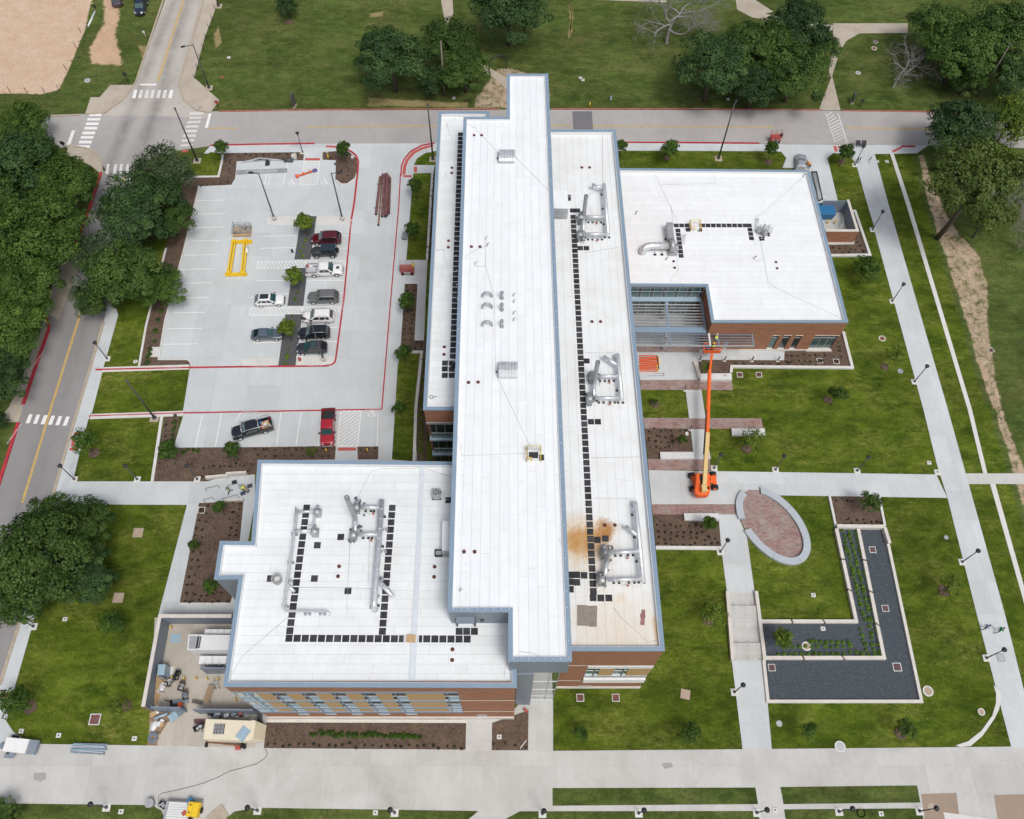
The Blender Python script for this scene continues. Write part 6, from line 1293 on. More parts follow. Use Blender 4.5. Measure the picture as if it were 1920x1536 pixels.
for base, w in (((1312,676), 'first from the left by the east wing walk'), ((1358,676.5), 'second from the left by the east wing walk'), ((1409.5,677), 'third from the left by the east wing walk'), ((1458,677), 'last on the right by the east wing walk'), ((1284,732), 'beside the little path at the brick band'), ((1294,806), 'at the corner of the upper court bed')):
    p = at(*base, .05); t = thing('bollard_light', f'short dark bollard light, {w}', 'bollard', p, 0, 'bollard lights'); b = MB(); b.bbox(-.22,.22,-.2,.2,-.02,.08,.02); b.build('footing', X['curb'], t); b = MB(); b.cyl(0,0,.08,.95,.085,8); b.build('post', X['pole'], t); b = MB(); b.cyl(0,0,.95,1.08,.1,8); b.build('cap', X['dark'], t)
# pavement lids and grates
def lid(px, s, label, kind='grate', rz=0, name='drain_grate'):
    p = at(*px, .05); t = thing(name, label, 'hatch' if kind == 'hatch' else 'drain grate', (p.x, p.y, .045), rz); w = s*.17 if kind == 'grate' else s*.12
    b = MB(); b.ring([Vector(q) for q in ((-s,-s),(s,-s),(s,s),(-s,s))], [Vector(q) for q in ((-s+w,-s+w),(s-w,-s+w),(s-w,s-w),(-s+w,s-w))], -.04, .06); b.build('frame', X['curb' if kind == 'grate' else 'tancurb'], t)
    i = s-w-.01
    if kind == 'grate':
        b = MB(); b.box(-i,i,-i,i,-.04,-.02); b.build('pit', X['steelo'], t)
        for k in range(5): x = -i+(k+.5)*2*i/5; b = MB(); b.box(x-i*.11,x+i*.11,-i,i,-.015,.045); b.build('bar', X['steelr'], t)
    else: b = MB(); b.box(-i,i,-i,i,-.02,.05); b.build('lid', X[kind if kind in X else 'osbl'], t)
X['osbl'] = mat('fibre lid', (.40,.31,.24), .85, var=.1, scale=3); X['hatch'] = X['osbl']
for px, s, lab, k, r in (((259,999),.62,'tan square hatch in the west lawn nearest the path','hatch',.0), ((222,1121),.62,'tan square hatch in the west lawn right of the oak','hatch',0), ((1285,1302),.55,'tan tilted square hatch in the south lawn','hatch',-.2), ((178,1349),.62,'brown barred grate in the south west lawn','grate',0), ((378,957),.45,'square grate in the corner of the west mulch bed','grate',0), ((1088,1308.5),.44,'left square grate below the brick front','grate',0), ((1154.5,1308.5),.44,'right square grate below the brick front','grate',0), ((1387,703),.42,'left square grate in the lawn by the planter wall','grate',0), ((1423,703),.42,'right square grate in the lawn by the planter wall','grate',0), ((1537,677),.42,'left square grate in the east wing mulch','grate',0), ((1568,678),.42,'right square grate in the east wing mulch','grate',0), ((1636,1031),.42,'upper square grate in the open gravel','grate',0), ((1660,1141),.42,'middle square grate in the open gravel','grate',0), ((1447,1252),.42,'square grate in the lower left gravel corner','grate',0), ((1682,1251),.5,'square grate in the lower right gravel corner','grate',0), ((1642,79),.35,'small brown grate in the park grass','grate',.6), ((1858,657),.38,'tilted pale rimmed box beside the dirt strip','grate',.5)): lid(px, s, lab, k, r, 'hatch_lid' if k == 'hatch' else 'drain_grate')
p = at(1876,1233,.055); t = thing('floor_plate', 'grey square plate set in the wide sidewalk', 'hatch', p); b = MB(); b.box(-.42,.42,-.42,.42,0,.02); b.build('plate', X['galvd'], t); b = MB(); b.ring([Vector(q) for q in ((-.46,-.46),(.46,-.46),(.46,.46),(-.46,.46))], [Vector(q) for q in ((-.425,-.425),(.425,-.425),(.425,.425),(-.425,.425))], -.02, .016); b.build('frame', X['dark'], t)
def manhole(px, r, label, lidm='galvd', rim='curb', h=.05):
    p = at(*px, .03); t = thing('manhole_cover', label, 'manhole', p); C = lambda q: [Vector((q*math.cos(k*PI/10), q*math.sin(k*PI/10))) for k in range(20)]
    b = MB(); b.ring(C(r), C(r*.76), -.03, h); b.build('rim', X[rim], t); b = MB(); b.prism(C(r*.75), -.02, h-.01); b.build('lid', X[lidm], t)
for px, r, lab, l, q in (((164,151),.5,'round manhole in the grass left of the north west road','galvd','curb'), ((416,145),.5,'rusty round manhole in the park grass','steelo','park'), ((1639,91),.5,'round manhole nearest the tan park path','steelo','curb'), ((1609,137),.45,'round manhole in the park grass below the path bend','galvd','curb'), ((1579,347),.5,'round manhole in the lawn beside the driveway','galvd','curb'), ((1654,635),.5,'round manhole in the east lawn','steelo','curb'), ((1688,696),.4,'grey round cover near the bright sparse tree','galvd','galvd'), ((1740,1296),.62,'tan round manhole right of the gravel corner','osbl','curb'), ((1840,1335),.42,'small tan round cover by the curved path','osbl','curb'), ((1575,1400),.62,'big pale round manhole at the edge of the south street','galvd','curb'), ((1512,1212),.55,'white rimmed round cover among the sprouts','osbl','white'), ((1614,1524),.5,'round hatch at the bottom edge beside a lamp','galvd','tancurb'), ((1461,1357),.35,'grey round cover in the south lawn','galvd','galvd'), ((1774,1008),.28,'small blue grey cover in the east lawn','galvd','galvd'), ((291,661),.45,'round cover on the white pad at the lot corner','steelo','curb'), ((1746,1513),.4,'faint round cover in the bare earth','tancurb','tancurb'), ((376,202),.3,'dark round cover in the corner sidewalk','dark','dark')): manhole(px, r, lab, l, q)
p = at(293,661,.05); b = MB(); b.box(p.x-.75,p.x+.6,p.y-.8,p.y+.9,0,.115); struct('concrete_pad', b, X['curb'])
for px, lab in (((122,1161),'white square cleanout beside the huge oak'), ((110,1379),'white square cleanout with dark centre by the curved kerb'), ((40,1371),'small white cleanout at the lower left curb'), ((252,1385),'small pale cleanout at the lawn edge by the yard'), ((254,678),'white square cleanout in the grass by the lot corner'), ((936,1382),'white square cleanout in the small south bed'), ((704,1524),'white cleanout at the bottom edge lawn'), ((227,1522),'white cleanout at the bottom left lawn strip'), ((1525,1116),'small white lid in the lawn under the ellipse'), ((1742,868),'white square lid by the sidewalk crossing'), ((1543,1179),'white square lid in the rain garden gravel'), ((429,108),'white square lid in the park grass'), ((1645,303),'white square sign pad left of the thin path'), ((1663,303),'white square sign pad next to the thin path'), ((1093,150),'pale square lid in the park grass beyond the road'), ((1088,146),'pale lid beside another in the park grass'), ((851,184),'white round lid in the grass under the wooden pole'), ((1365,186),'pale round lid in the grass by the park oaks'), ((1427,186),'pale round lid in the grass at the right of the oaks'), ((1453,1519),'pale lid at the bottom edge by the stair path'), ((1652,1526),'small white lid at the bottom right lawn')):
    p = at(*px, .05); t = thing('cleanout_lid', lab, 'cleanout', p); b = MB(); b.bbox(-.27,.27,-.25,.25,-.05,.07,.02); b.build('pad', X['curb'], t); b = MB(); b.cyl(0,0,.07,.1,.09,8); b.build('cap', X['dark'], t)
for base, lab in (((1607,304),'first dark hoop bike rack on the wide sidewalk top'), ((1611,303),'second dark hoop bike rack on the wide sidewalk top'), ((1630,303),'third dark hoop bike rack on the wide sidewalk top')):
    p = at(*base,.05); t = thing('bollard_post', lab, 'bike rack', p, 1.2); b = MB(); b.tube([(-.35,0,0),(-.35,0,.6),(-.2,0,.85),(.2,0,.85),(.35,0,.6),(.35,0,0)], .04, 6); b.build('hoop', X['dark'], t)
    if base[0] == 1607: b = MB(); b.box(-.5,.5,-.15,.15,0,.02); b.build('base_plate', X['galvd'], t)
p = at(1611,275,.05); t = thing('solar_panel', 'dark two panel solar board leaning by the accessible ramp', 'solar panel', p, 0)
for dx in (-.85,.12): b = MB(); b.loft([[(dx,-.35,.55),(dx+.8,-.35,.55),(dx+.8,.35,1.0),(dx,.35,1.0)],[(dx,-.33,.6),(dx+.8,-.33,.6),(dx+.8,.37,1.05),(dx,.37,1.05)]], False); b.build('panel', X['pad'], t)
b = MB(); b.box(-.9,-.8,-.3,.3,0,.55); b.box(.85,.95,-.3,.3,0,.55); b.build('stand', X['gwhite'], t)
p = at(760,444,.05); t = thing('small_bench', 'small grey folding bench beside the west grass strip', 'bench', p, R(80)); b = MB(); [b.box(-.75,.75,-.3+k*.2,-.15+k*.2,.42,.46) for k in range(4)]; b.build('seat', X['galvd'], t); b = MB(); [b.box(x-.04,x+.04,-.3,.4,0,.42) for x in (-.6,.6)]; b.build('legs', X['dark'], t)

# fence posts around the dirt field and along the north west verge
for k, px in enumerate(((20,174),(52,176),(84,174),(112,171),(125,132),(143,90),(152,62))):
    p = at(*px); t = thing('fence_post', 'thin dark fence post on the rim of the bare dirt field', 'fence post', p, 0, 'posts around the dirt field'); b = MB(); b.tube([(0,0,0),(0,0,1.3)], .05, 5); b.build('post', X['dark'], t)
for k in range(8):
    px = lerp2((366,148), (404,18), k/7); p = at(*px); t = thing('fence_post', 'thin dark post along the park side of the north west sidewalk', 'fence post', p, 0, 'posts along the north west sidewalk'); b = MB(); b.tube([(0,0,0),(-.15,0,1.1)], .045, 5); b.build('post', X['dark'], t)
p = at(166,50); q = at(172,37); t = thing('white_pipe', 'long white pipe lying in the grass beside the dirt field', 'pipe', p); b = MB(); b.tube([(0,0,.12), at(173,37)-at(160,65)+Vector((0,0,.12))], .16, 8); b.build('pipe', X['gwhite'], t)
p = at(932,132,.0); h0, h1 = at(917,139), at(949,133); t = thing('arch', 'thin dark arch standing over the park path at the dirt patch', 'arch', (h0.x,h0.y,0)); d = h1-h0; b = MB(); n = 12
b.tube([(0,0,0)]+[Vector((0,0,1.6))+d*(.5-.5*math.cos(k*PI/n))+Vector((0,0,1.9*math.sin(k*PI/n))) for k in range(n+1)]+[d], .11, 7); b.build('arch_tube', X['dark'], t); b = MB(); b.bbox(-.35,.35,-.35,.35,0,.3); b.bbox(d.x-.35,d.x+.35,d.y-.35,d.y+.35,0,.3); b.build('footings', X['tancurb'], t)

# ---------------------------------------------------------------- walled yards
def pwall(px, z, w, lab, inner='metalw', outer='brick', cap=.14, name='yard_wall'):
    P = xy(px, z); c = P[0]; t = thing(name, lab, 'wall', (c.x, c.y, 0)); P = [p-c for p in P]; Lf, Rt = strip_pts(P, w); Li, Ri = strip_pts(P, w*.1); Lo, Ro = strip_pts(P, w-.1)
    for i in range(len(P)-1):
        b = MB(); b.prism([Ro[i], Li[i], Li[i+1], Ro[i+1]], 0, z-cap); b.build('wall_face', X[outer], t)
        b = MB(); b.prism([Li[i], Lo[i], Lo[i+1], Li[i+1]], 0, z-cap); b.build('wall_lining', X[inner], t)
        b = MB(); b.prism([Lf[i], Rt[i], Rt[i+1], Lf[i+1]], z-cap+.002, z); b.build('wall_cap', X['plinth'], t)
    return t
pwall([(434,1155),(299.5,1155),(268,1325)], 3.1, .42, 'tall walled yard enclosure with blue grey inside and pale cap')
def panelwall(px, z, lab, w=.15, n=3, name='gate', cat='gate'):
    a, c = xy(px, z); t = thing(name, lab, cat, (a.x, a.y, .06)); d = c-a
    for k in range(n):
        P = [d*(k/n), d*((k+1)/n-.004)]; Lf, Rt = strip_pts(P, w); b = MB(); b.prism([Lf[0], Rt[0], Rt[1], Lf[1]], 0, z-.06); b.build('gate_panel', X['metalw'], t)
    b = MB()
    for k in range(n+1): q = d*(k/n); b.box(q.x-.06,q.x+.06,q.y-.11,q.y+.11,0,z)
    b.build('gate_posts', X['steelb'], t); return t
panelwall([(284,1326),(336,1327)], 2.7, 'left blue grey gate wall of the service yard', n=2); panelwall([(363,1330),(472,1331)], 2.7, 'right blue grey gate wall of the service yard', n=4); panelwall([(376,1252.5),(420,1252.5)], 2.9, 'blue grey screen wall below the white air units', n=2, name='screen_wall', cat='wall')
pwall([(1590,374),(1608,432),(1548,432)][::-1], 2.7, .4, 'brick bin enclosure wall with pale cap beside the east wing'); panelwall([(1545,377),(1589,377)], 2.6, 'dark slatted rear gate of the bin enclosure', n=6)
p = at(1546,405,.05); t = thing('dumpster', 'bright blue dumpster inside the bin enclosure', 'dumpster', p); b = MB(); b.loft([[(-1.3,-.9,.15),(.9,-.9,.15),(.9,.9,.15),(-1.3,.9,.15)],[(-1.4,-1.1,1.5),(1.1,-1.1,1.5),(1.1,1.1,1.5),(-1.4,1.1,1.5)]], False); b.build('bin', X['blue'], t); b = MB(); b.bbox(-1.42,1.12,-1.12,1.12,1.5,1.58,.03); b.build('lid', X['blue'], t)
for px, lab in (((1551,420),'left yellow wheel stop in the bin enclosure'), ((1564,420),'right yellow wheel stop in the bin enclosure')): p = at(*px,.05); t = thing('bollard', lab, 'bollard', p); b = MB(); b.tube([(0,0,0),(0,0,1.0)], .1, 8); b.ball((0,0,1.0),.1,8,4); b.build('post', X['yel'], t)
p = at(1575,430,.05); t = thing('leaning_gate', 'thin metal gate frame leaning in the bin enclosure', 'gate', p, R(70)); b = MB()
for z in (.1,1.0,1.9): b.tube([(-1.2,0,z),(1.2,.3,z)], .035, 5)
for k in range(7): b.tube([(-1.2+k*.4,.05*k,.1),(-1.2+k*.4,.05*k,1.9)], .025, 4)
b.build('frame', X['alu'], t)
# air units in the service yard
def unit(px, z, lab, m='gwhite', pit=False):
    P = ccw(xy(px, z)); c = sum(P, Vector((0,0)))/4; t = thing('air_unit', lab, 'air unit', (c.x,c.y,.06)); P = [p-c for p in P]; b = MB(); b.prism(offset(P,.05), .25, z-.12); b.build('cabinet', X[m], t); b = MB(); b.prism(offset(P,.1), 0, .25); b.build('base', X['galvd'], t)
    x0 = min(p.x for p in P); x1 = max(p.x for p in P); y0 = min(p.y for p in P); y1 = max(p.y for p in P)
    if pit:
        b = MB(); b.ring(P, [Vector(q) for q in ((x0+.15,y0+.15),(x0+1.1,y0+.15),(x0+1.1,y1-.15),(x0+.15,y1-.15))] if 0 else offset(P,.14), z-.12, z+.02); b.build('top_rim', X[m], t); b = MB(); b.box(x0+1.35,x1-.15,y0+.15,y1-.15,z-.11,z+.012); b.build('top_panel', X[m], t); b = MB(); b.box(x0+.16,x0+1.34,y0+.16,y1-.16,z-.1,z-.085); b.build('sump', X['galvd'], t)
        for r_ in range(2):
            for k in range(9): b = MB(); y = y0+.3+k*(y1-y0-.6)/8; b.box(x0+1.1+r_*.28,x0+1.28+r_*.28,y-.06,y+.06,z-.05,z+.035); b.build('vent_slot', X['dark'], t)
    else:
        for k in range(4): b = MB(); xa_ = x0+(x1-x0)*k/4+.03; b.bbox(xa_, x0+(x1-x0)*(k+1)/4-.03, y0+.05, y1-.05, z-.119, z, .04); b.build('top_panel', X[m], t)
        for k in range(8): b = MB(); xa_ = x0+(x1-x0)*(k+.2)/8; b.box(xa_, xa_+.25, y0-.05, y0+.06, .5, z-.35); b.build('louvre', X['galvd'], t)
    return t
unit([(354,1190),(432,1191),(428,1219.5),(351,1219)], 3.2, 'largest white cooling unit with an open end in the service yard', pit=True); unit([(384,1179),(434,1179),(432,1189),(382,1190)], 2.3, 'white air unit nearest the back wall of the service yard'); unit([(374,1229),(426,1229),(424,1246),(373,1246)], 1.6, 'low white air unit in front of the large cooling unit')
P = xy([(297,1246),(310.5,1246),(308,1266),(295,1266)], 1.9); c = sum(P, Vector((0,0)))/4; t = thing('electrical_cabinet', 'tall pale blue cabinet against the left yard wall', 'cabinet', (c.x,c.y,.06)); b = MB(); b.prism(ccw([p-c for p in P]), .1, 1.9); b.build('body', X['lblue'], t); b = MB(); b.box(-.6,.75,-.8,.75,0,.1); b.build('plinth', X['curb'], t); b = MB(); b.box(.5,.53,-.6,.6,.2,1.8) if 0 else b.box(-.35,.35,-.83,-.79,.2,1.75); b.build('door', X['galvd'], t)
b = MB(); b.prism(xy([(321,1189),(339.5,1189),(338,1206),(319.5,1206)]), .05, .075); struct('floor_hatch', b, X['lblue'])
for px, lab in (((325.6,1272),'yellow bollard next to the dark bin'), ((348,1273.5),'second yellow bollard in the yard row'), ((370,1273.5),'third yellow bollard in the yard row'), ((390.6,1274),'fourth yellow bollard in the yard row'), ((412,1275),'orange topped bollard by the roof corner'), ((444.5,1313),'yellow bollard under the corner windows'), ((323,1178),'yellow bollard in the upper yard corner')):
    p = at(*px,.05); t = thing('bollard', lab, 'bollard', p, 0, 'yellow bollards in the yard'); b = MB(); b.tube([(0,0,0),(0,0,.85)], .085, 8); b.build('post', X['yel'], t); b = MB(); b.ball((0,0,.85),(.085,.085,.06),8,4); b.build('dome_cap', X['yel'], t)
X['binbrown'] = mat('grey brown plastic', (.11,.09,.08), .6, var=.15, scale=4)
def cart(px, rz, lab, load='galvd', m='binbrown', L=.75, W=.42):
    p = at(*px,.06); t = thing('tilt_cart', lab, 'cart', p, R(rz)); t.scale = (.74,)*3; b = MB(); o_ = lambda k, z: [(-L*k,-W*k,z),(L*k,-W*k,z),(L*k,W*k,z),(-L*k,W*k,z)]
    b.loft([o_(.75,.25),o_(1,.85)], False, False); b.loft([o_(.93,.84),o_(.7,.3)], False, False); b.loft([o_(1,.85),o_(1.04,.87),o_(.93,.86)], False, False); b.build('tub', X[m], t)
    b = MB(); random.seed(int(px[0]))
    for k in range(7): x, y = random.uniform(-.4,.4), random.uniform(-.2,.2); b.box(-.25,.25,-.1,.1,0,.1, Matrix.Translation((x,y,.55+.05*k)) @ Matrix.Rotation(random.uniform(0,3),4,'Z') @ Matrix.Rotation(random.uniform(-.5,.5),4,'X'))
    b.build('load', X[load], t)
    for x in (-.45,.45):
        for y in (-.3,.3): b = MB(); b.tube([(x,y-.04,.12),(x,y+.04,.12)], .12, 8); b.build('wheel', X['black'], t)
cart((321,1280), 62, 'brown tilt cart against the plywood by the yard wall'); cart((334,1268), 75, 'dark filled tilt cart beside the yellow bollard', 'black', 'dark'); cart((343,1288), 80, 'brown tilt cart with grey scrap in the middle of the yard', 'galvd'); cart((350,1305), 100, 'brown tilt cart with a blue grey load nearest the gate', 'metalw'); cart((307,1292), 72, 'white tub cart with yellow side near the yard wall', 'gwhite', 'gwhite')
cart((375,1365), 32, 'black cart with silver scrap behind the cream container', 'galv', 'dark'); cart((308,1510), -28, 'dark cart beside the white slatted trailer', 'galvd', 'dark', .6, .4)
p = at(299,1290,.06); t = thing('plywood_sheet', 'tan plywood sheet leaning on the left yard wall', 'plywood', p, R(83)); b = MB(); b.loft([[(-1.9,-.35,0),(1.3,-.35,0),(1.3,.3,1.2),(-1.9,.3,1.2)],[(-1.9,-.30,.02),(1.3,-.30,.02),(1.3,.33,1.22),(-1.9,.33,1.22)]], False); b.build('sheet', X['osb'], t)
p = at(395,1303,.06); t = thing('work_table', 'brown board propped on a stand in the yard', 'table', p, R(80)); b = MB(); b.box(-.95,.95,-.35,.35,.72,.77); b.build('board', X['woodb'], t); b = MB(); [b.box(x-.04,x+.04,-.3,.3,0,.72) for x in (-.8,.8)]; b.build('legs', X['woodb'], t); b = MB(); b.box(-1.3,-.95,.4,1.7,.5,.55); b.build('side_board', X['binbrown'], t)
p = at(409,1283,.06); t = thing('step_ladder', 'small step ladder below the orange topped bollard', 'ladder', p, .2); b = MB()
for x in (-.25,.25): b.tube([(x,-.6,0),(x,0,1.6)], .035, 5); b.tube([(x,.5,0),(x,0,1.6)], .03, 5)
for k in range(5): b.tube([(-.25,-.5+k*.11,.25+k*.3),(.25,-.5+k*.11,.25+k*.3)], .025, 4)
b.build('frame', X['alu'], t)
p = at(328,1318,.06); t = thing('floor_machine', 'blue grey trolley with black handle by the yard gate', 'machine', p, R(8)); b = MB(); b.bbox(-.2,1.6,-.25,.25,.15,.3,.03); b.build('deck', X['steelb'], t); b = MB(); b.tube([(-.2,0,.3),(-.7,.2,.9),(-.9,.3,.9)], .06, 6); b.tube([(-.4,-.35,.1),(-.4,.35,.1)], .12, 8); b.build('handle', X['dark'], t)
p = at(338,1324,.06); t = thing('floor_saw', 'orange and black floor saw at the yard gate', 'machine', p, .1); b = MB(); b.bbox(-.1,.35,-.3,.3,.15,.7,.06); b.build('housing', X['orange'], t); b = MB(); b.bbox(-.9,-.12,-.25,.25,.1,.5,.05); b.build('engine', X['dark'], t)
def pallet(px, rz, lab, L=1.0, W=.8, cat='pallet', name='pallet'):
    p = at(*px,.06); t = thing(name, lab, cat, p, R(rz))
    for k in range(6): b = MB(); y = -W+(k+.5)*2*W/6; b.box(-L,L,y-W*.13,y+W*.13,.12,.15); b.build('deck_board', X['woodb'], t)
    b = MB(); [b.box(x-.05,x+.05,-W,W,0,.12) for x in (-L+.06,0,L-.06)]; b.build('bearers', X['woodb'], t); return t
def put(name, lab, cat, px, z, rz, fn, m):
    p = at(*px,z); t = thing(name, lab, cat, p, R(rz)); b = MB(); fn(b); b.build(name.split('_')[-1], X[m], t); return t
pallet((300,1343), 3, 'wooden pallet outside the left yard gate', 1.15, .65); put('duct_roll', 'pale blue roll lying on the outer pallet', 'roll', (303,1343), .22, 22, lambda b: b.tube([(-.75,0,.16),(.75,0,.16)], .16, 9), 'lblue'); put('helmet_bag', 'white bag on the corner of the outer pallet', 'bag', (296,1336), .22, 0, lambda b: b.ball((0,0,.15), (.22,.18,.16), 8, 5), 'gwhite'); put('cardboard_box', 'tan folded box at the corner of the yard wall', 'box', (289,1339), .06, 30, lambda b: b.bbox(-.4,.4,-.25,.25,0,.3,.02), 'osb')
p = at(334,1339,.06); t = thing('panel_stack', 'stack of pale blue wall panels lying askew at the gate', 'panels', p, R(40))
for k in range(4): b = MB(); b.box(-1.0+k*.5,-.53+k*.5,-.45,.45,.3+k*.01,.36+k*.01); b.build('panel', X['lblue' if k < 2 else 'metalw'], t)
b = MB(); [b.box(x-.06,x+.06,-.4,.4,0,.3) for x in (-.8,.8)]; b.build('bearers', X['woodb'], t)
pallet((301,1361), 65, 'pallet with boxes by the lawn edge', .75, .55); put('carton', 'white cartons on the pallet by the lawn edge', 'box', (299,1358), .22, 65, lambda b: (b.bbox(-.25,.25,-.2,.2,0,.3,.02), b.bbox(.3,.6,-.3,.1,0,.25,.02)), 'gwhite'); put('carton', 'orange brown carton on the pallet by the lawn edge', 'box', (303.5,1360), .22, 65, lambda b: b.bbox(-.2,.3,-.2,.2,0,.28,.02), 'osb'); put('plastic_wrap', 'pale crumpled plastic sheet by the pallets', 'plastic sheet', (290,1361), .06, 80, lambda b: b.ball((0,0,.05), (.7,.4,.22), 10, 5), 'gwhite')
pallet((288,1385), 88, 'pallet carrying a coil of blue cable', .75, .6); p = at(287,1383,.22); t = thing('cable_coil', 'coil of blue black cable on a pallet', 'cable coil', p); b = MB()
for k in range(5): b.tube([((.25+k*.07)*math.cos(j*PI/8), (.28+k*.08)*math.sin(j*PI/8), .06+.05*k%.15) for j in range(17)], .035, 5)
b.build('coil', X['steelb'], t)
# scrap row behind the cream container
rr = random.Random(4)
for k in range(16):
    px = (394+k*4.6+rr.uniform(-1,1), 1341+rr.uniform(-3,3)); p = at(*px,.06); t = thing('scrap_part', 'dark machine part in the scrap row behind the cream container', 'scrap', p, rr.uniform(0,3), 'scrap row behind the container'); b = MB()
    if k % 3 == 0: b.tube([(.28*math.cos(j*PI/6), .28*math.sin(j*PI/6), .3) for j in range(13)], .05, 5); b.box(-.2,.2,-.1,.1,0,.3)
    elif k % 3 == 1: b.bbox(-.3,.3,-.22,.22,0,.45+.3*rr.random(),.04); b.tube([(0,0,.4),(.3,.2,.8)], .05, 6)
    else: b.tube([(-.35,0,.15),(.35,.1,.2)], .13, 8); b.tube([(0,-.3,.1),(.1,.3,.35)], .06, 6)
    b.build('part', X[('galvd','dark','steelb','galv')[k % 4]], t)
put('fuel_can', 'red can on top of the scrap row', 'can', (452,1339), .5, 10, lambda b: b.bbox(-.2,.2,-.15,.15,0,.4,.05), 'red')
for k in range(3): put('timber_plank', ('upper','middle','lower')[k]+' reddish plank sticking out from under the cream container', 'plank', (379,1350+k*2.8), .06, 0, lambda b: b.box(-.9,1.2,-.09,.09,0,.1), 'steelr')
# cream container
zc = 2.5; P = [at(*q, zc).to_2d() for q in ((386,1348),(472,1351.5),(470,1389),(381,1386))]; c = sum(P, Vector((0,0)))/4; t = thing('cream_container', 'cream steel container with a grille and a slanted ribbed end', 'container', (c.x,c.y,.06)); P = ccw([p-c for p in P]); b = MB(); b.prism(P, .45, zc-.06); b.build('box', X['cream'], t)
b = MB(); b.prism(offset(P,.02), zc-.06, zc-.02); b.build('roof_sheet', X['cream'], t); x1 = max(p.x for p in P); y0 = min(p.y for p in P); y1 = max(p.y for p in P); x0 = min(p.x for p in P)
b = MB(); b.loft([[(x1-.3,y0+.1,.5),(x1+1.0,y0+.15,.5),(x1+1.0,y1-.4,.5),(x1-.3,y1-.1,.5)],[(x1-.3,y0+.1,zc-.1),(x1+.25,y0+.15,zc-.1),(x1+.25,y1-.2,zc-.1),(x1-.3,y1-.1,zc-.1)]], False); b.build('slanted_end', X['cream'], t)
for k in range(9): b = MB(); y = y0+.25+k*(y1-y0-.7)/8; b.loft([[(x1+.2,y-.05,zc-.08),(x1+1.0,y-.05,.5),(x1+1.05,y-.05,.55),(x1+.27,y-.05,zc-.04)],[(x1+.2,y+.05,zc-.08),(x1+1.0,y+.05,.5),(x1+1.05,y+.05,.55),(x1+.27,y+.05,zc-.04)]], False); b.build('rib', X['cream'], t)
g0 = at(411,1367,zc).to_2d()-c; b = MB(); b.box(g0.x-.6,g0.x+.6,g0.y-.55,g0.y+.55,zc-.019,zc+.0); b.build('grille', X['dark'], t)
for k in range(7):
    for j in range(3): b = MB(); b.box(g0.x-.56+j*.38,g0.x-.56+j*.38+.33,g0.y-.5+k*.15,g0.y-.5+k*.15+.09,zc+.001,zc+.03); b.build('slat', X['galvd'], t)
b = MB(); [b.box(x-.12,x+.12,y0+.2,y1-.2,0,.45) for x in (x0+.6,x1-.6)]; b.build('skids', X['dark'], t); b = MB(); b.box(g0.x-1.9,g0.x-1.8,g0.y-.3,g0.y+.2,zc,zc+.05); b.build('lifting_lug', X['dark'], t)
p = at(456,1376,zc+.02); t = thing('sheet_metal', 'pale blue grey metal panel lying on the cream container roof', 'metal panel', p, R(57)); b = MB(); b.box(-.7,.7,-.5,.5,0,.06); b.build('panel', X['lblue'], t); b = MB(); [b.box(-.72,.72,s-.03,s+.03,.061,.1) for s in (-.49,.49)]; b.build('edge_flange', X['coping'], t)
p = at(389,1392,.06); q = at(452,1399,.06); t = thing('tow_bar', 'long brown tow bar on wheels in front of the cream container', 'tow bar', p); d = q-p; b = MB(); b.tube([(0,0,.45), d+Vector((0,0,.45))], .1, 6); b.build('bar', X['steelo'], t)
for v in (Vector((0,-.3,.2)), d+Vector((.2,0,.28)), d+Vector((.5,-.1,.28))): b = MB(); b.tube([v-Vector((.12,0,0)), v+Vector((.12,0,0))], .26, 10); b.build('wheel', X['black'], t)
put('fuel_can', 'red can standing by the tow bar', 'can', (447.5,1403), .06, 5, lambda b: (b.bbox(-.3,.25,-.2,.2,0,.4,.06), b.tube([(0,0,.4),(.1,0,.5),(.2,0,.4)], .03, 5)), 'red'); put('door_panel', 'dark framed door panel leaning at the brick front corner', 'door', (489.5,1343), .06, 0, lambda b: b.loft([[(-.3,-.9,.0),(.35,-1.3,.0),(.35,.5,1.2),(-.3,.9,1.2)],[(-.3,-.85,.04),(.35,-1.25,.04),(.35,.55,1.24),(-.3,.95,1.24)]], False), 'pole')
p = at(486,1382,.06); t = thing('hose_loop', 'thin dark hose loop by the south mulch bed', 'hose', p); b = MB(); b.tube([(.5*math.cos(k*PI/8), .55*math.sin(k*PI/8), .03) for k in range(17)], .03, 5); b.build('hose', X['dark'], t)
b = MB(); b.tube([at(*q,.08) for q in ((497,1404),(502,1413),(497,1422),(482,1432),(455,1440),(430,1446),(410,1457),(380,1469),(355,1476),(330,1482),(305,1487),(298,1492),(297,1502))], .028, 5); o = b.build('street_cable', X['dark']); tag(o, 'long dark cable wandering across the south street slabs', 'cable')
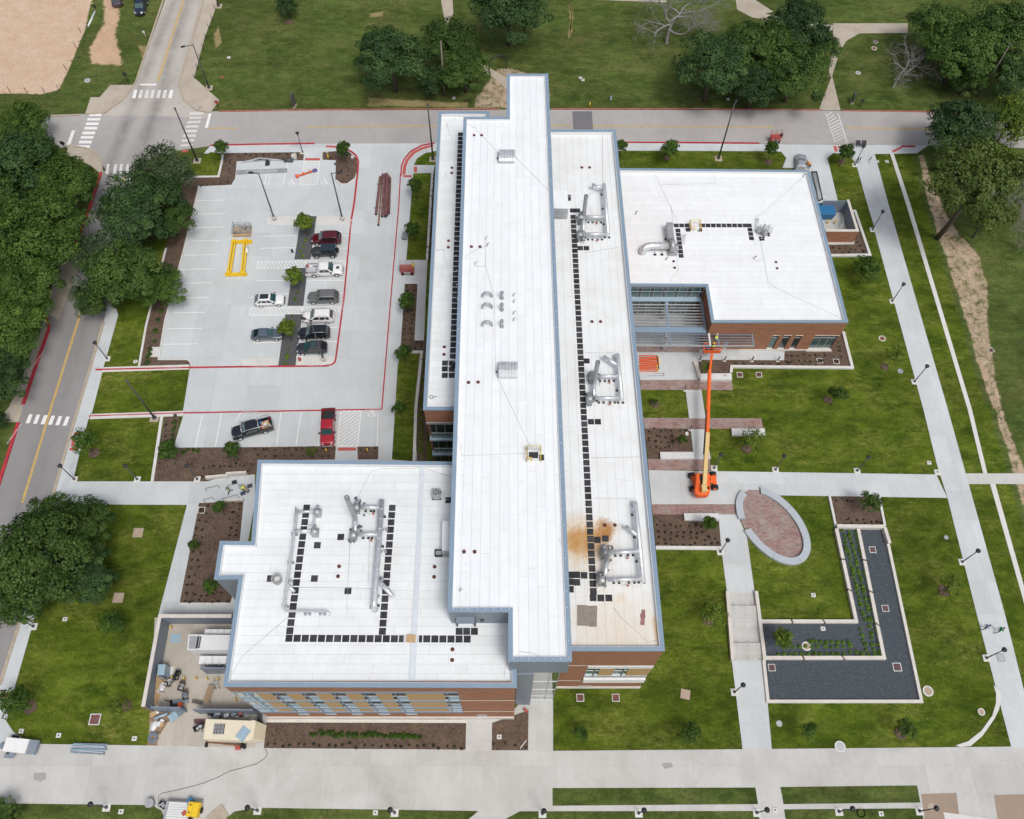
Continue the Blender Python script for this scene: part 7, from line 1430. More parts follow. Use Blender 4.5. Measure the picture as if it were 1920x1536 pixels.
# bottom left and bottom middle clutter
p = at(40,1400,.06); t = thing('tool_trailer', 'white topped two wheeled trailer with a side flap at lower left', 'trailer', p, R(-5)); b = MB(); b.bbox(-1.35,1.25,-.75,.75,.5,1.15,.05); b.build('body', X['gwhite'], t)
for x0_, x1_ in ((-1.33,-.05),(.0,1.23)): b = MB(); b.box(x0_,x1_,-.72,.72,1.151,1.18); b.build('roof_panel', X['white'], t)
b = MB(); b.loft([[(1.25,-.75,.5),(2.2,-.75,.5),(2.2,.75,.5),(1.25,.75,.5)],[(1.25,-.75,.9),(2.1,-.75,.75),(2.1,.75,.75),(1.25,.75,.9)]], False); b.build('ramp', X['metalw'], t); b = MB(); b.box(-1.2,-.1,-1.35,-.76,.62,.66); b.build('side_flap', X['metalw'], t)
for y in (-.85,.95): b = MB(); b.tube([(-.9,y-.12,.33),(-.9,y+.12,.33)], .36, 14); w = b.build('wheel', X['black'], t); b = MB(); b.tube([(-.9,y-.13,.33),(-.9,y+.13,.33)], .17, 10); b.build('rim', X['galv'], w)
b = MB(); b.tube([(-1.35,0,.5),(-2.0,-.1,.45)], .06, 5); b.build('drawbar', X['galvd'], t); b = MB(); b.cyl(-2.0,-.15,.1,.5,.3,8); b.build('nose_plate', X['metalw'], t)
p = at(168,1404,.06); t = thing('stud_bundle', 'bundle of blue grey metal studs lying by the lower left lawn', 'metal studs', p, R(-2)); rr = random.Random(9)
for k in range(14): b = MB(); y = -.5+(k % 7)*.16; z = .1+(k//7)*.14; o_ = rr.uniform(-.2,.2); b.box(-1.9+o_,1.9+o_,y-.06,y+.06,z,z+.09, Matrix.Rotation(rr.uniform(-.03,.03),4,'Z')); b.build('stud', X[('lblue','steelb','galv')[k % 3]], t)
b = MB(); [b.box(x-.07,x+.07,-.6,.6,0,.1) for x in (-1.3,1.3)]; b.build('bearers', X['woodb'], t)
put('cable_drum', 'dark grey drum at the edge of the bottom lawn', 'drum', (284,1507), .06, 0, lambda b: (b.tube([(0,0,0),(0,0,.75)], .46, 14), b.tube([(0,0,.75),(0,0,.8)], [.48,.48], 14), b.tube([(.12,-.1,.8),(.12,-.1,.84)], .1, 8)), 'galvd')
p = at(337,1524,.06); t = thing('slat_trailer', 'white slatted flatbed trailer at the bottom edge', 'trailer', p, R(-3))
for k in range(9): b = MB(); y = .85-k*.24; b.box(-1.15,1.15,y-.1,y+.1,.7,.75); b.build('deck_slat', X['gwhite'], t)
b = MB(); b.box(1.17,1.32,-1.4,1.05,.6,.85); b.box(-1.35,-1.17,-1.4,1.05,.6,.95); b.box(-1.3,1.3,.97,1.06,.6,.9); b.build('frame', X['galvd'], t)
for x in (-1.45,1.45): b = MB(); b.tube([(x-.1,-.6,.36),(x+.1,-.6,.36)], .36, 12); b.build('wheel', X['black'], t)
put('red_rag', 'pink red rag lying on the white slatted trailer', 'rag', (345,1525), .82, 30, lambda b: b.loft([[(-.2,-.25,0),(.25,-.2,0),(.2,.3,0),(-.25,.2,0)],[(-.15,-.2,.06),(.2,-.1,.1),(.1,.2,.07),(-.15,.15,.05)]], False), 'red')
p = at(368,1519,.06); t = thing('compressor', 'yellow box compressor beside the white slatted trailer', 'compressor', p, R(-6)); b = MB(); b.bbox(-.62,.62,-.75,.75,.35,1.3,.1); b.build('hood', X['yel'], t); b = MB(); b.box(-.02,.0,-.76,.76,.4,1.31); b.build('hood_seam', X['dark'], t)
for y in (-.35,.4): b = MB(); b.cyl(-.3,y,1.29,1.38,.1,8); b.build('filler_cap', X['steelo'], t)
for x in (-.68,.68): b = MB(); b.tube([(x-.08,0,.3),(x+.08,0,.3)], .3, 12); b.build('wheel', X['black'], t)
put('barrel', 'blue barrel behind the yellow compressor', 'barrel', (360,1503.5), .06, 0, lambda b: b.tube([(0,0,0),(0,0,.85)], .33, 12), 'blue'); put('tank', 'dark grey tank behind the yellow compressor', 'tank', (373,1506), .06, 5, lambda b: b.tube([(-.5,0,.3),(.5,0,.3)], .28, 12), 'galvd'); put('board_sheet', 'brown board lying on the street at the bottom edge', 'board', (408,1531), .06, 40, lambda b: b.box(-1.0,1.0,-.75,.75,0,.12), 'tancurb')

# ---------------------------------------------------------------- parking-lot materials store
a = [at(*q,.05) for q in ((440,457),(462,456),(456.5,515),(431,516))]; c = (a[0]+a[2])/2; t = thing('gantry_frame', 'yellow steel gantry frame lying on the parking lot', 'steel frame', c); A = [v-c for v in a]
def beam(mb, p, q, w, z0, z1): d = (q-p).to_2d().normalized()*.0; Lf, Rt = strip_pts([p.to_2d(), q.to_2d()], w); mb.prism([Lf[0],Rt[0],Rt[1],Lf[1]], z0, z1)
for p, q in ((A[0],A[3]),(A[1],A[2])):
    for dx in (-.2,.2): b = MB(); beam(b, p+Vector((dx,0,0)), q+Vector((dx,0,0)), .24, .3, .55); b.build('side_beam', X['yel'], t)
for p, q in ((A[0]+Vector((-.4,.1,0)),A[1]+Vector((.9,.1,0))),(A[3]+Vector((-.6,-.1,0)),A[2]+Vector((.6,-.1,0)))): b = MB(); beam(b, p, q, .42, .05, .3); b.build('cross_beam', X['yel'], t); b = MB(); beam(b, p, q, .2, .301, .58); b.build('cross_beam', X['yel'], t)
for v in A: b = MB(); b.bbox(v.x-.32,v.x+.32,v.y-.25,v.y+.25,.56,.8,.04); b.build('corner_plate', X['yel'], t); b = MB(); b.tube([(v.x,v.y-.2,0),(v.x,v.y-.2,.25)], .1, 8); b.build('foot', X['dark'], t)
put('gas_cylinder', 'white grey cylinder lying against the yellow gantry frame', 'cylinder', (464.5,472), .05, 100, lambda b: (b.tube([(-.6,0,.45),(.55,0,.45)], .2, 12), b.ball((.6,0,.45), .19, 8, 5), b.box(-.5,.5,-.1,.1,0,.3)), 'gwhite')
p = at(455,436,.05); t = thing('cage_pallet', 'wire cage full of scaffold parts on a wooden skid', 'cage', p, R(2)); b = MB()
for x in (-1.35,-.45,.45,1.35):
    for y in (-.7,.9): b.tube([(x,y,.1),(x,y,1.3)], .04, 5)
for z in (.5,.9,1.3):
    for y in (-.7,.9): b.tube([(-1.35,y,z),(1.35,y,z)], .03, 4)
    for x in (-1.35,1.35): b.tube([(x,-.7,z),(x,.9,z)], .03, 4)
for k in range(5): b.tube([(-1.1+k*.55,-.7,1.3),(-1.1+k*.55,.9,1.3)], .025, 4)
b.build('cage', X['galvd'], t)
for k in range(5): b = MB(); b.box(-1.4,1.4,-.85+k*.4,-.6+k*.4,.0,.12); b.build('skid_board', X['osb'], t)
b = MB(); b.box(-1.38,1.38,-.95,-.72,.12,.45); b.build('timber', X['osb'], t); rr = random.Random(2)
for k in range(12): b = MB(); x, y, z = rr.uniform(-1.1,1.1), rr.uniform(-.5,.7), rr.uniform(.2,.85); b.box(-.3,.3,-.07,.07,0,.09, Matrix.Translation((x,y,z)) @ Matrix.Rotation(rr.uniform(0,3),4,'Z')); b.build('scaffold_part', X[('galv','woodb','steelb','galvd')[k % 4]], t)
ends = [((713,331),(705,402)),((717,326),(709.5,422)),((721,326),(716.5,406)),((725.5,325),(722,406)),((729,330),(726,403)),((731.5,333),(729,400)),((727,329),(724,405))]
for k, (p, q) in enumerate(ends):
    z = .3 if k < 6 else .62; a, c = at(*p,z), at(*q,z); rz = math.atan2((c-a).y,(c-a).x); L = (c-a).length; lab = ('leftmost purple steel beam in the pile on the drive','rusty brown longest beam in the pile on the drive','third purple beam from the left in the pile','fourth purple beam from the left in the pile','fifth purple beam from the left in the pile','rightmost thin purple beam in the pile','purple beam lying on top of the pile')[k]
    t = thing('steel_beam', lab, 'steel beam', (a.x,a.y,.12 if k < 6 else .5), rz, 'steel beams stacked on the drive'); b = MB()
    if k == 1: b.tube([(0,0,.16),(L,0,.16)], .11, 10)
    else: b.box(0,L,-.17,.17,0,.04); b.box(0,L,-.17,.17,.30,.34); b.box(0,L,-.03,.03,.041,.299); b.bbox(.15,L-.1,-.15,.15,.341,.36,.01)
    b.build('beam', X['steelo' if k == 1 else 'steelr'], t); b = MB(); b.box(L+.002,L+.03,-.18,.18,0,.34); b.build('end_plate', X['dark'], t)
for q in ((719,345),(714,390)): put('timber_bearer', 'timber bearer under the steel beam pile, ' + ('far end' if q[1] < 360 else 'near end'), 'timber', q, .05, 3, lambda b: b.box(-1.1,1.1,-.07,.07,0,.07), 'woodb')
t = put('steel_plate', 'long flat dark steel plate with slotted frames at the top parking bays', 'steel plate', (491,322), .05, 3.5, lambda b: b.box(-4.1,4.1,-.45,.45,.04,.10), 'galvd')
for x in (-1.6,0.1,1.7): b = MB(); b.ring([Vector(q) for q in ((x-.8,-.2),(x+.8,-.2),(x+.8,.2),(x-.8,.2))], [Vector(q) for q in ((x-.7,-.11),(x+.7,-.11),(x+.7,.11),(x-.7,.11))], .101, .2); b.build('slotted_frame', X['galv'], t)
b = MB(); [b.box(x-.06,x+.06,-.4,.4,0,.04) for x in (-3,0,3)]; b.build('bearers', X['woodb'], t)
p = at(490,303,.05); t = thing('roof_truss', 'shallow pale grey steel truss lying at the top parking bays', 'truss', p, R(2)); b = MB(); b.tube([(-3.2,-.4,.2),(-.3,.45,.3),(3.2,.0,.2)], .13, 4, smooth=False); b.build('chord', X['galv'], t); b = MB(); b.tube([(-2.6,-.15,.12),(0,.1,.12),(2.9,.15,.12)], .08, 4, smooth=False); b.build('web', X['galvd'], t)
put('rubber_cone', 'dark wedge shaped rubber block beside the grey truss', 'rubber block', (501.5,307), .05, 15, lambda b: b.loft([[(-.45,-.5,0),(.35,-.45,0),(.45,.4,0),(-.3,.45,0)],[(-.05,.25,.6),(.15,.25,.6),(.12,.4,.6),(-.05,.4,.6)]], False), 'black')
put('tank', 'dark capsule tank at the rim of the top mulch bed', 'tank', (541.5,303), .09, 2, lambda b: (b.tube([(-.75,0,.3),(.75,0,.3)], .3, 12), b.box(-.5,.5,-.2,.2,0,.1)), 'pole'); put('equipment_box', 'pale green utility box in the top mulch bed', 'utility box', (552.5,297), .09, 0, lambda b: b.bbox(-.4,.4,-.3,.3,0,.75,.04), 'bench'); put('toolbox', 'small black case lying on an empty parking bay', 'case', (548,471.5), .05, 110, lambda b: (b.bbox(-.3,.3,-.15,.15,0,.2,.03), b.tube([(-.1,0,.2),(-.1,0,.26),(.1,0,.26),(.1,0,.2)], .02, 5)), 'black'); put('irrigation_box', 'white box at the rim of the rounded mulch island', 'utility box', (661,296), .09, 0, lambda b: b.bbox(-.2,.2,-.2,.2,0,.3,.03), 'gwhite')
X['violet'] = mat('violet paint', (.12,.09,.30), .6)
p = at(576,326.5,.05); t = thing('pile_hammer', 'orange and violet tube tool lying across the hatched bay', 'tool', p, R(25)); b = MB(); b.tube([(-1.9,0,.25),(-1.5,0,.25),(-1.4,0,.22),(.9,0,.22)], [.32,.26,.13,.13], 10); b.build('tube', X['orangel'], t); b = MB(); b.tube([(.9,0,.24),(1.2,0,.24),(1.7,0,.24)], [.15,.3,.26], 10); b.build('head', X['violet'], t)
for x in (-.6,.5): b = MB(); b.tube([(x,0,.2),(x,0,.6)], .13, 8); b.build('valve', X['orangel'], t)
# ladders by the pergola
for k in range(8):
    y = 670+k*3.5; x0_, x1_ = 1198+(k % 2)*1.5, 1231+((k*3) % 5); p = at((x0_+x1_)/2, y, .05); L = (at(x1_,y)-at(x0_,y)).length/2; t = thing('ladder', ('topmost','second','third','fourth','fifth','sixth','seventh','lowest')[k]+' orange ladder lying by the pergola', 'ladder', (p.x,p.y,.06), R(random.uniform(-2,2)), 'orange ladders by the pergola')
    for yy in (-.2,.2): b = MB(); b.box(-L,L,yy-.05,yy+.05,.0,.16); b.build('rail', X['orangel'], t)
    for j in range(9): b = MB(); xx_ = -L+.12+j*(2*L-.24)/8; b.box(xx_-.025,xx_+.025,-.149,.149,.05,.10); b.build('rung', X['alu'], t)
    b = MB(); b.box(L,L+.12,-.24,.24,0,.18); b.build('foot', X['yel' if k % 2 else 'dark'], t)
p = at(1229,702,.06); t = thing('metal_rail', 'thin grey metal rails lying below the orange ladders', 'metal rail', p, R(1)); b = MB(); b.box(-1.2,1.2,-.32,-.24,0,.08); b.box(-.1,1.1,.1,.17,0,.08); b.box(1.1,1.25,-.3,.2,0,.1); b.build('rail', X['galvd'], t)
lowwall([(388,898.5),(430,895)], .3, .75, 'lower pale ramp wall beside the west mulch bed'); lowwall([(427,893),(465,890.5)], .3, .95, 'upper pale ramp wall near the low wing parapet'); lowwall([(420,941),(458,939)], .3, .6, 'pale ramp wall above the west planting bed')
def rail(pts, lab, h=.95):
    P = [at(*q,.06) for q in pts]; c = P[0]; t = thing('handrail', lab, 'handrail', c); b = MB(); Q = [p-c+Vector((0,0,h)) for p in P]; b.tube([Vector((Q[0].x,Q[0].y,0))]+Q+[Vector((Q[-1].x,Q[-1].y,0))], .03, 5); b.build('rail', X['pole'], t)
rail([(388,922),(412,916)], 'thin dark handrail at the west ramp, upper left'); rail([(385,943),(402,938)], 'thin dark handrail at the west ramp, lower left'); rail([(420,941),(448,933)], 'thin dark handrail at the west ramp, lower right'); rail([(430,916),(450,912)], 'thin dark handrail at the west ramp behind the workers')
# ---------------------------------------------------------------- vehicles
def paint(name, col, rough=.22, metal=.0): return mat(name, col, rough, metal, coat=.8, var=.03, scale=1)
PT = dict(burg=paint('burgundy paint', (.085,.006,.014)), jeep=paint('dark green grey paint', (.030,.040,.044), .4), white=paint('white car paint', (.78,.79,.80)), grey=paint('grey car paint', (.135,.137,.142)), black=paint('black car paint', (.010,.012,.018)), dgrey=paint('dark grey car paint', (.035,.043,.053)), blueg=paint('blue grey car paint', (.085,.115,.155)), red=paint('red truck paint', (.38,.010,.025)), silver=paint('silver car paint', (.36,.40,.45), .25, .3), navy=paint('navy car paint', (.012,.020,.045)), plum=paint('plum car paint', (.06,.045,.07)))
X['cglass'] = glass_mat('car glass', (.012,.022,.026)); X['cglassg'] = glass_mat('windscreen glass', (.028,.085,.088)); X['tail'] = mat('tail lamp', (.35,.01,.012), .25); X['head'] = mat('head lamp', (.55,.57,.58), .2)
KIND = dict(  # L, half width, H, belt z, hood z, windscreen foot, roof front, roof rear, rear-glass foot, roof half width
    sedan=(4.85,.92,1.45,.95,.88,1.15,.22,-1.15,-2.0,.69), suv=(4.95,.98,1.78,1.10,1.06,1.25,.50,-1.92,-2.34,.745), cross=(4.7,.94,1.64,1.03,.98,1.15,.32,-1.55,-2.2,.72),
    pickup=(5.95,1.01,1.92,1.16,1.17,1.50,.80,-.80,-1.0,.76), jeep=(4.35,.90,1.85,1.12,1.08,.72,.55,-1.85,-1.95,.74))
def car(label, px, front, kind, pm, cat='car', name='parked_car', roofm=None, extra=(), scale=.93, z=.055, group=None):
    L, W, H, zb, zh_, xf, rf, rr_, xr, rw = KIND[kind]; P = PT[pm]; c = at(px[0], px[1], .75); f = at(front[0], front[1], .75); rz = math.atan2(f.y-c.y, f.x-c.x)
    t = thing(name, label, cat, (c.x, c.y, z), rz, group); t.scale = (scale,)*3; h = L/2; sq = kind == 'jeep'
    def sec(x, w, zs, zlo=.30, top=.03): 
        half = [(w*.82,zlo),(w*.97,zlo+.06),(w,.58),(w*.985,zs-.14),(w*.93,zs-.03),(w*.62,zs+top*.5),(0,zs+top)]; return [(x,y,q) for y, q in half]+[(x,-y,q) for y, q in half[-2::-1]]
    pk_ = kind == 'pickup'; st = [(h,.84 if pk_ else .62,zh_*.60),(h-.05,.92 if pk_ else .74,zh_*.78),(h-.16,.96 if pk_ else .86,zh_*.90),(h-.42,.985 if pk_ else .96,zh_*.955),(h-.95,1,zh_*.99),(xf,1,zb),(0,1,zb)]
    if kind == 'pickup': st += [(-1.02,1,zb)]
    else: st += [(xr+.5,1,zb),(xr-.02,.98,zb-.02),(-h+.30,.95,zb-.05 if kind != 'sedan' else zb-.02),(-h+.10,.85,zb-.10),(-h,.72,zb*.70)]
    if kind == 'jeep': st = [(h,.62,zh_*.9),(h-.04,.64,zh_),(h-.5,.70,zh_),(xf,.86,zb),(-h+.3,.9,zb),(-h+.22,.9,zb*.98)]
    b = MB(); b.loft([sec(x, W*k, q, .32) for x, k, q in st]); b.build('body', P, t)
    if kind == 'pickup':                       # open load bed
        x0, x1 = -h+.02, -1.05; b = MB(); b.box(x0,x1,-W,-W+.16,.45,zb+.02); b.box(x0,x1,W-.16,W,.45,zb+.02); b.box(x1-.1,x1,-W+.161,W-.161,.45,zb+.02); b.build('bed_side', P, t)
        b = MB(); b.box(x0-.02,x0+.10,-W+.162,W-.162,.5,zb+.01); b.build('tailgate', P, t); b = MB(); b.box(x0+.101,x1-.101,-W+.163,W-.163,.45,.66); b.build('bed_floor', X['galv'] if pm == 'white' else X['dark'], t)
        b = MB(); b.ring([Vector(q) for q in ((x0+.02,-W+.02),(x1-.11,-W+.02),(x1-.11,W-.02),(x0+.02,W-.02))], [Vector(q) for q in ((x0+.1,-W+.14),(x1-.16,-W+.14),(x1-.16,W-.14),(x0+.1,W-.14))], zb+.021, zb+.06); b.build('bed_rail', X['dark'], t)
        b = MB(); b.box(x0-.16,x0-.03,-W*.93,W*.93,.42,.6); b.build('bumper', X['galv'], t)
    # cabin
    B = [(xf,W*.86),(xf-.25,W*.94),(xr+.3,W*.94),(xr,W*.86)]; T = [(rf,rw*W*1.05),(rf-.2,rw*W*1.14),(rr_+.15,rw*W*1.14),(rr_,rw*W*1.04)]
    def loop(pts, z, k=1.0, dz=0): return [(x*1.0,y*k,z+dz) for x, y in pts]+[(x,-y*k,z+dz) for x, y in pts[::-1]]
    rs_ = [loop(B, zb-.05), loop(T, H-.07), [(x+(-.12 if i in (0,7) else .1 if i in (3,4) else 0), y*.86, H-.005) for i, (x,y,_) in enumerate(loop(T, H))], [(x*.55+(rf+rr_)/2*.45, y*.45, H+.02) for x, y, _ in loop(T, H)]]
    b = MB(); b.loft(rs_[:2], False, False); b.build('cabin', P, t); b = MB(); b.loft(rs_[1:], True, True); b.build('roof', X[roofm] if roofm else P, t)
    def pane(nm, q, m=X['cglass'], out=.012):
        q = [Vector(v) for v in q]; n = (q[1]-q[0]).cross(q[3]-q[0]).normalized(); ctr = sum(q, Vector())/4
        if n.dot(ctr-Vector(((xf+xr)/2, 0, .8))) < 0: n = -n
        b = MB(); b.add([v+n*out for v in q]+[v-n*.02 for v in q], [(0,1,2,3),(4,5,1,0),(5,6,2,1),(6,7,3,2),(7,4,0,3)]); return b.build(nm, m, t)
    z0, z1 = zb-.01, H-.10; wf, wt = W*.80, rw*W*.99
    lp = lambda a, c, u: a+(c-a)*u
    pane('windscreen', [(lp(xf,rf,.04),-wf,z0),(lp(xf,rf,.04),wf,z0),(lp(xf,rf,.95),wt,z1),(lp(xf,rf,.95),-wt,z1)], X['cglassg'])
    pane('rear_window', [(lp(xr,rr_,.1),-wf,z0+.05),(lp(xr,rr_,.1),wf,z0+.05),(lp(xr,rr_,.92),wt,z1),(lp(xr,rr_,.92),-wt,z1)])
    nW = 2 if kind in ('sedan','pickup') else 3; cuts = [0, .47, 1] if nW == 2 else [0, .38, .74, 1]
    for s in (-1, 1):
        for i in range(nW):
            a0, a1 = cuts[i]+.025, cuts[i+1]-.025; xb = lambda u: lp(xf-.28, xr+.32, u); xt_ = lambda u: lp(rf-.22, rr_+.18, u)
            yb, yt_ = W*.935*s, rw*W*1.135*s; u0, u1 = .10, .88
            q = []
            for u, a in ((u0,a0),(u0,a1),(u1,a1),(u1,a0)): q.append((lp(xb(a),xt_(a),u), lp(yb,yt_,u), lp(zb-.05,H-.07,u)))
            pane('side_window', q)
        b = MB(); b.bbox(xf-.45,xf-.22,min(s*(W-.03),s*(W+.2)),max(s*(W-.03),s*(W+.2)),zb-.02,zb+.16,.03); b.build('mirror', X['dark'] if pm in ('white','red','jeep') else P, t)
        if kind != 'jeep':
            b = MB(); b.loft([[(h-.02,s*W*.42,zh_*.70),(h-.02,s*W*.74,zh_*.68),(h-.02,s*W*.74,zh_*.78),(h-.02,s*W*.42,zh_*.78)],[(h-.22,s*W*.52,zh_*.90),(h-.30,s*W*.925,zh_*.86),(h-.34,s*W*.925,zh_*.93),(h-.25,s*W*.55,zh_*.96)]], False); b.build('headlight', X['head'], t)
        b = MB(); b.loft([[(-h+.0,s*W*.60,zb*.72),(-h+.34,s*W*.965,zb*.72),(-h+.34,s*W*.965,zb*.90),(-h+.02,s*W*.62,zb*.90)],[(-h+.2,s*W*.5,zb*.72),(-h+.5,s*W*.9,zb*.72),(-h+.5,s*W*.9,zb*.90),(-h+.2,s*W*.5,zb*.90)]], False) if kind != 'jeep' else b.box(-h+.18,-h+.24,min(s*W*.7,s*W*.88),max(s*W*.7,s*W*.88),.8,1.05); b.build('tail_light', X['tail'], t)
    b = MB(); b.bbox(h-.05,h+.05,-W*.78,W*.78,.36,.55,.03); b.build('bumper', X['dark'] if kind != 'pickup' else X['galv'], t); b = MB(); b.box(h-.01,h+.02,-W*.4,W*.4,zh_*.58,zh_*.76) if kind != 'jeep' else b.box(h-.0,h+.03,-W*.5,W*.5,.7,1.0); b.build('grille', X['dark'], t)
    r = .36 if kind in ('suv','cross','sedan') else .41
    for x in (h*.63 if kind != 'pickup' else h*.66, -h*.57 if kind != 'pickup' else -h*.56):
        for s in (-1, 1):
            y0, y1 = s*(W-.2), s*(W+.015 if kind != 'jeep' else W+.05); w_ = MB(); w_.tube([(x,y0,r),(x,y1,r)], r, 16); w = w_.build('wheel', X['black'], t)
            w_ = MB(); w_.tube([(x,y1-s*.02,r),(x,y1+s*.012,r)], r*.64, 12); w_.build('rim', X['galv'] if pm != 'jeep' else X['galvd'], w)
            w_ = MB(); R_ = [[(x+q*math.cos(a), yy, r+q*math.sin(a)) for q in (r*1.05, r*1.2)] for a in [k*PI/8 for k in range(9)] for yy in (s*(W-.05),)]
            w_.add([v for p_ in R_ for v in p_]+[(v[0], v[1]+s*.075, v[2]) for p_ in R_ for v in p_], [(2*k+18,2*k+19,2*k+21,2*k+20) for k in range(8)]+[(2*k+1,2*k+19,2*k+21,2*k+3) for k in range(8)]); w_.build('wheel_arch', X['dark'] if kind in ('jeep','pickup') or pm in ('black','dgrey') else P, t)
            if kind == 'jeep': w_ = MB(); w_.bbox(x-.5,x+.5,min(s*W*.72,s*(W+.06)),max(s*W*.72,s*(W+.06)),.84,.92,.03); w_.build('fender', X['dark'], t)
    if kind in ('suv',) or 'rails' in extra:
        for s in (-1, 1): b = MB(); b.tube([(rf-.35,s*rw*W*1.0,H+.0),(rf-.5,s*rw*W*1.0,H+.06),(rr_+.4,s*rw*W*1.0,H+.06),(rr_+.25,s*rw*W*1.0,H)], .025, 5); b.build('roof_rail', X['galv'] if 'bright' in extra else X['dark'], t)
    if 'sunroof' in extra: b = MB(); b.box(rr_+.25,rf-.25,-W*.5,W*.5,H+.0,H+.028); b.build('sunroof', X['cglass'], t)
    if 'sunroof1' in extra: b = MB(); b.box(rf-1.0,rf-.4,-W*.42,W*.42,H+.0,H+.028); b.build('sunroof', X['cglassg'], t)
    if kind == 'jeep':
        b = MB(); b.tube([(-h+.18,0,1.0),(-h-.08,0,1.0)], .40, 16); w = b.build('spare_wheel', X['black'], t)
        b = MB(); b.box(-1.9,.5,-rw*W*1.1,rw*W*1.1,H-.005,H+.035); b.build('hard_top', X['navyroof'], t)
    if 'flow' in extra: b = MB(); b.box(h-1.0,h-.55,-.22,.22,zh_+.02,zh_+.09); b.build('hood_vent', X['dark'], t)
    return t
X['navyroof'] = mat('dark blue soft top', (.020,.032,.050), .5)
car('burgundy SUV topmost in the row beside the gravel strip', (612,447), (592,447.5), 'suv', 'burg'); car('dark green grey off road car with a boxy blue black roof', (609.5,471.5), (590,472), 'jeep', 'jeep')
pk = car('white crew cab pickup parked across the hatched aisle', (608.5,506), (640,505), 'pickup', 'white', 'pickup truck', 'pickup_truck', extra=('flow',))
car('grey SUV below the white pickup', (606.5,557), (586,557.5), 'suv', 'grey', extra=('rails','bright')); car('white SUV with black windows below the hatched aisle', (597,593.5), (575,594), 'suv', 'white'); car('black SUV with bright roof rails', (589,624), (567,625), 'suv', 'black', extra=('bright',)); car('dark grey SUV lowest in the row at the pole light', (585,652), (563,653), 'cross', 'dgrey', extra=('sunroof1',))
car('white crossover with a large dark sunroof, alone left of the gravel strip', (505,562), (527,561), 'cross', 'white', extra=('sunroof',)); car('blue grey sedan partly under the yellow green tree', (500,626.5), (522,626), 'sedan', 'blueg')
rk = car('black pickup parked askew with a pale ladder rack and loaded bed', (473,804), (443,812), 'pickup', 'black', 'pickup truck', 'pickup_truck', extra=())
for s in (-1, 1):
    b = MB(); b.tube([(1.5,s*.88,1.15),(1.35,s*.84,2.08),(-2.9,s*.84,2.08)], .045, 6)
    for x in (-1.1,-2.7): b.tube([(x,s*.88,1.15),(x,s*.84,2.08)], .04, 5)
    b.build('rack_rail', X['galv'], rk)
for x in (1.35,-1.1): b = MB(); b.tube([(x,-.84,2.08),(x,.84,2.08)], .045, 6); b.build('rack_bar', X['galv'], rk)
def cargo(nm, lab, cat, off, rz, fn, m):
    M_ = Matrix.Translation(rk.location) @ Matrix.Rotation(rk.rotation_euler[2],4,'Z'); p = M_ @ Vector(off); t = thing(nm, lab, cat, p, rk.rotation_euler[2]+rz); b = MB(); fn(b); b.build(nm.split('_')[-1], X[m], t)
cargo('cardboard_box', 'brown cardboard box in the bed of the black pickup', 'box', (-1.9,.1,.67), .2, lambda b: b.bbox(-.5,.5,-.45,.45,0,.55,.01), 'osb'); cargo('bed_hoop', 'white curved pipe arched across the black pickup bed', 'pipe', (-2.0,.4,.68), 0, lambda b: b.tube([(-.6,.15,0)]+[(-.6*math.cos(a),.15,.65*math.sin(a)+.2) for a in [k*PI/8 for k in range(1,8)]]+[(.6,.15,0)], .07, 6), 'gwhite'); cargo('blue_crate', 'blue crate behind the cab of the black pickup', 'crate', (-1.32,-.35,.67), 0, lambda b: b.bbox(-.18,.18,-.25,.25,0,.45,.03), 'blue'); cargo('red_crate', 'red crate behind the cab of the black pickup', 'crate', (-1.32,.3,.67), 0, lambda b: b.bbox(-.18,.18,-.25,.25,0,.4,.03), 'red'); cargo('white_paper', 'white sheet lying on the cardboard box', 'paper', (-1.85,.15,1.225), .5, lambda b: b.box(-.18,.18,-.14,.14,0,.02), 'gwhite')
car('bright red pickup facing the mulch beside the hatched bay', (615,801), (614,822), 'pickup', 'red', 'pickup truck', 'pickup_truck')
sv = car('silver sedan stopped on the drive with its right door open', (1502,307), (1502.5,296), 'sedan', 'silver')
b = MB(); b.loft([[(.55,-.93,.4),(.55,-.88,.4),(-.25,-1.72,.4),(-.28,-1.76,.4)],[(.55,-.93,.95),(.55,-.88,.95),(-.25,-1.72,.95),(-.28,-1.76,.95)]], False); b.build('open_door', PT['silver'], sv)
b = MB(); b.loft([[(.5,-.94,.96),(.5,-.91,.96),(-.22,-1.69,.96),(-.24,-1.72,.96)],[(.3,-.94,1.3),(.3,-.91,1.3),(-.12,-1.5,1.3),(-.14,-1.53,1.3)]], False); b.build('door_window', X['cglass'], sv)
car('navy SUV parked on the grass by the north west road', (264,11), (259.5,26), 'suv', 'navy'); car('plum car cut by the top edge on the dirt track', (219,-5), (219,-30), 'suv', 'plum')

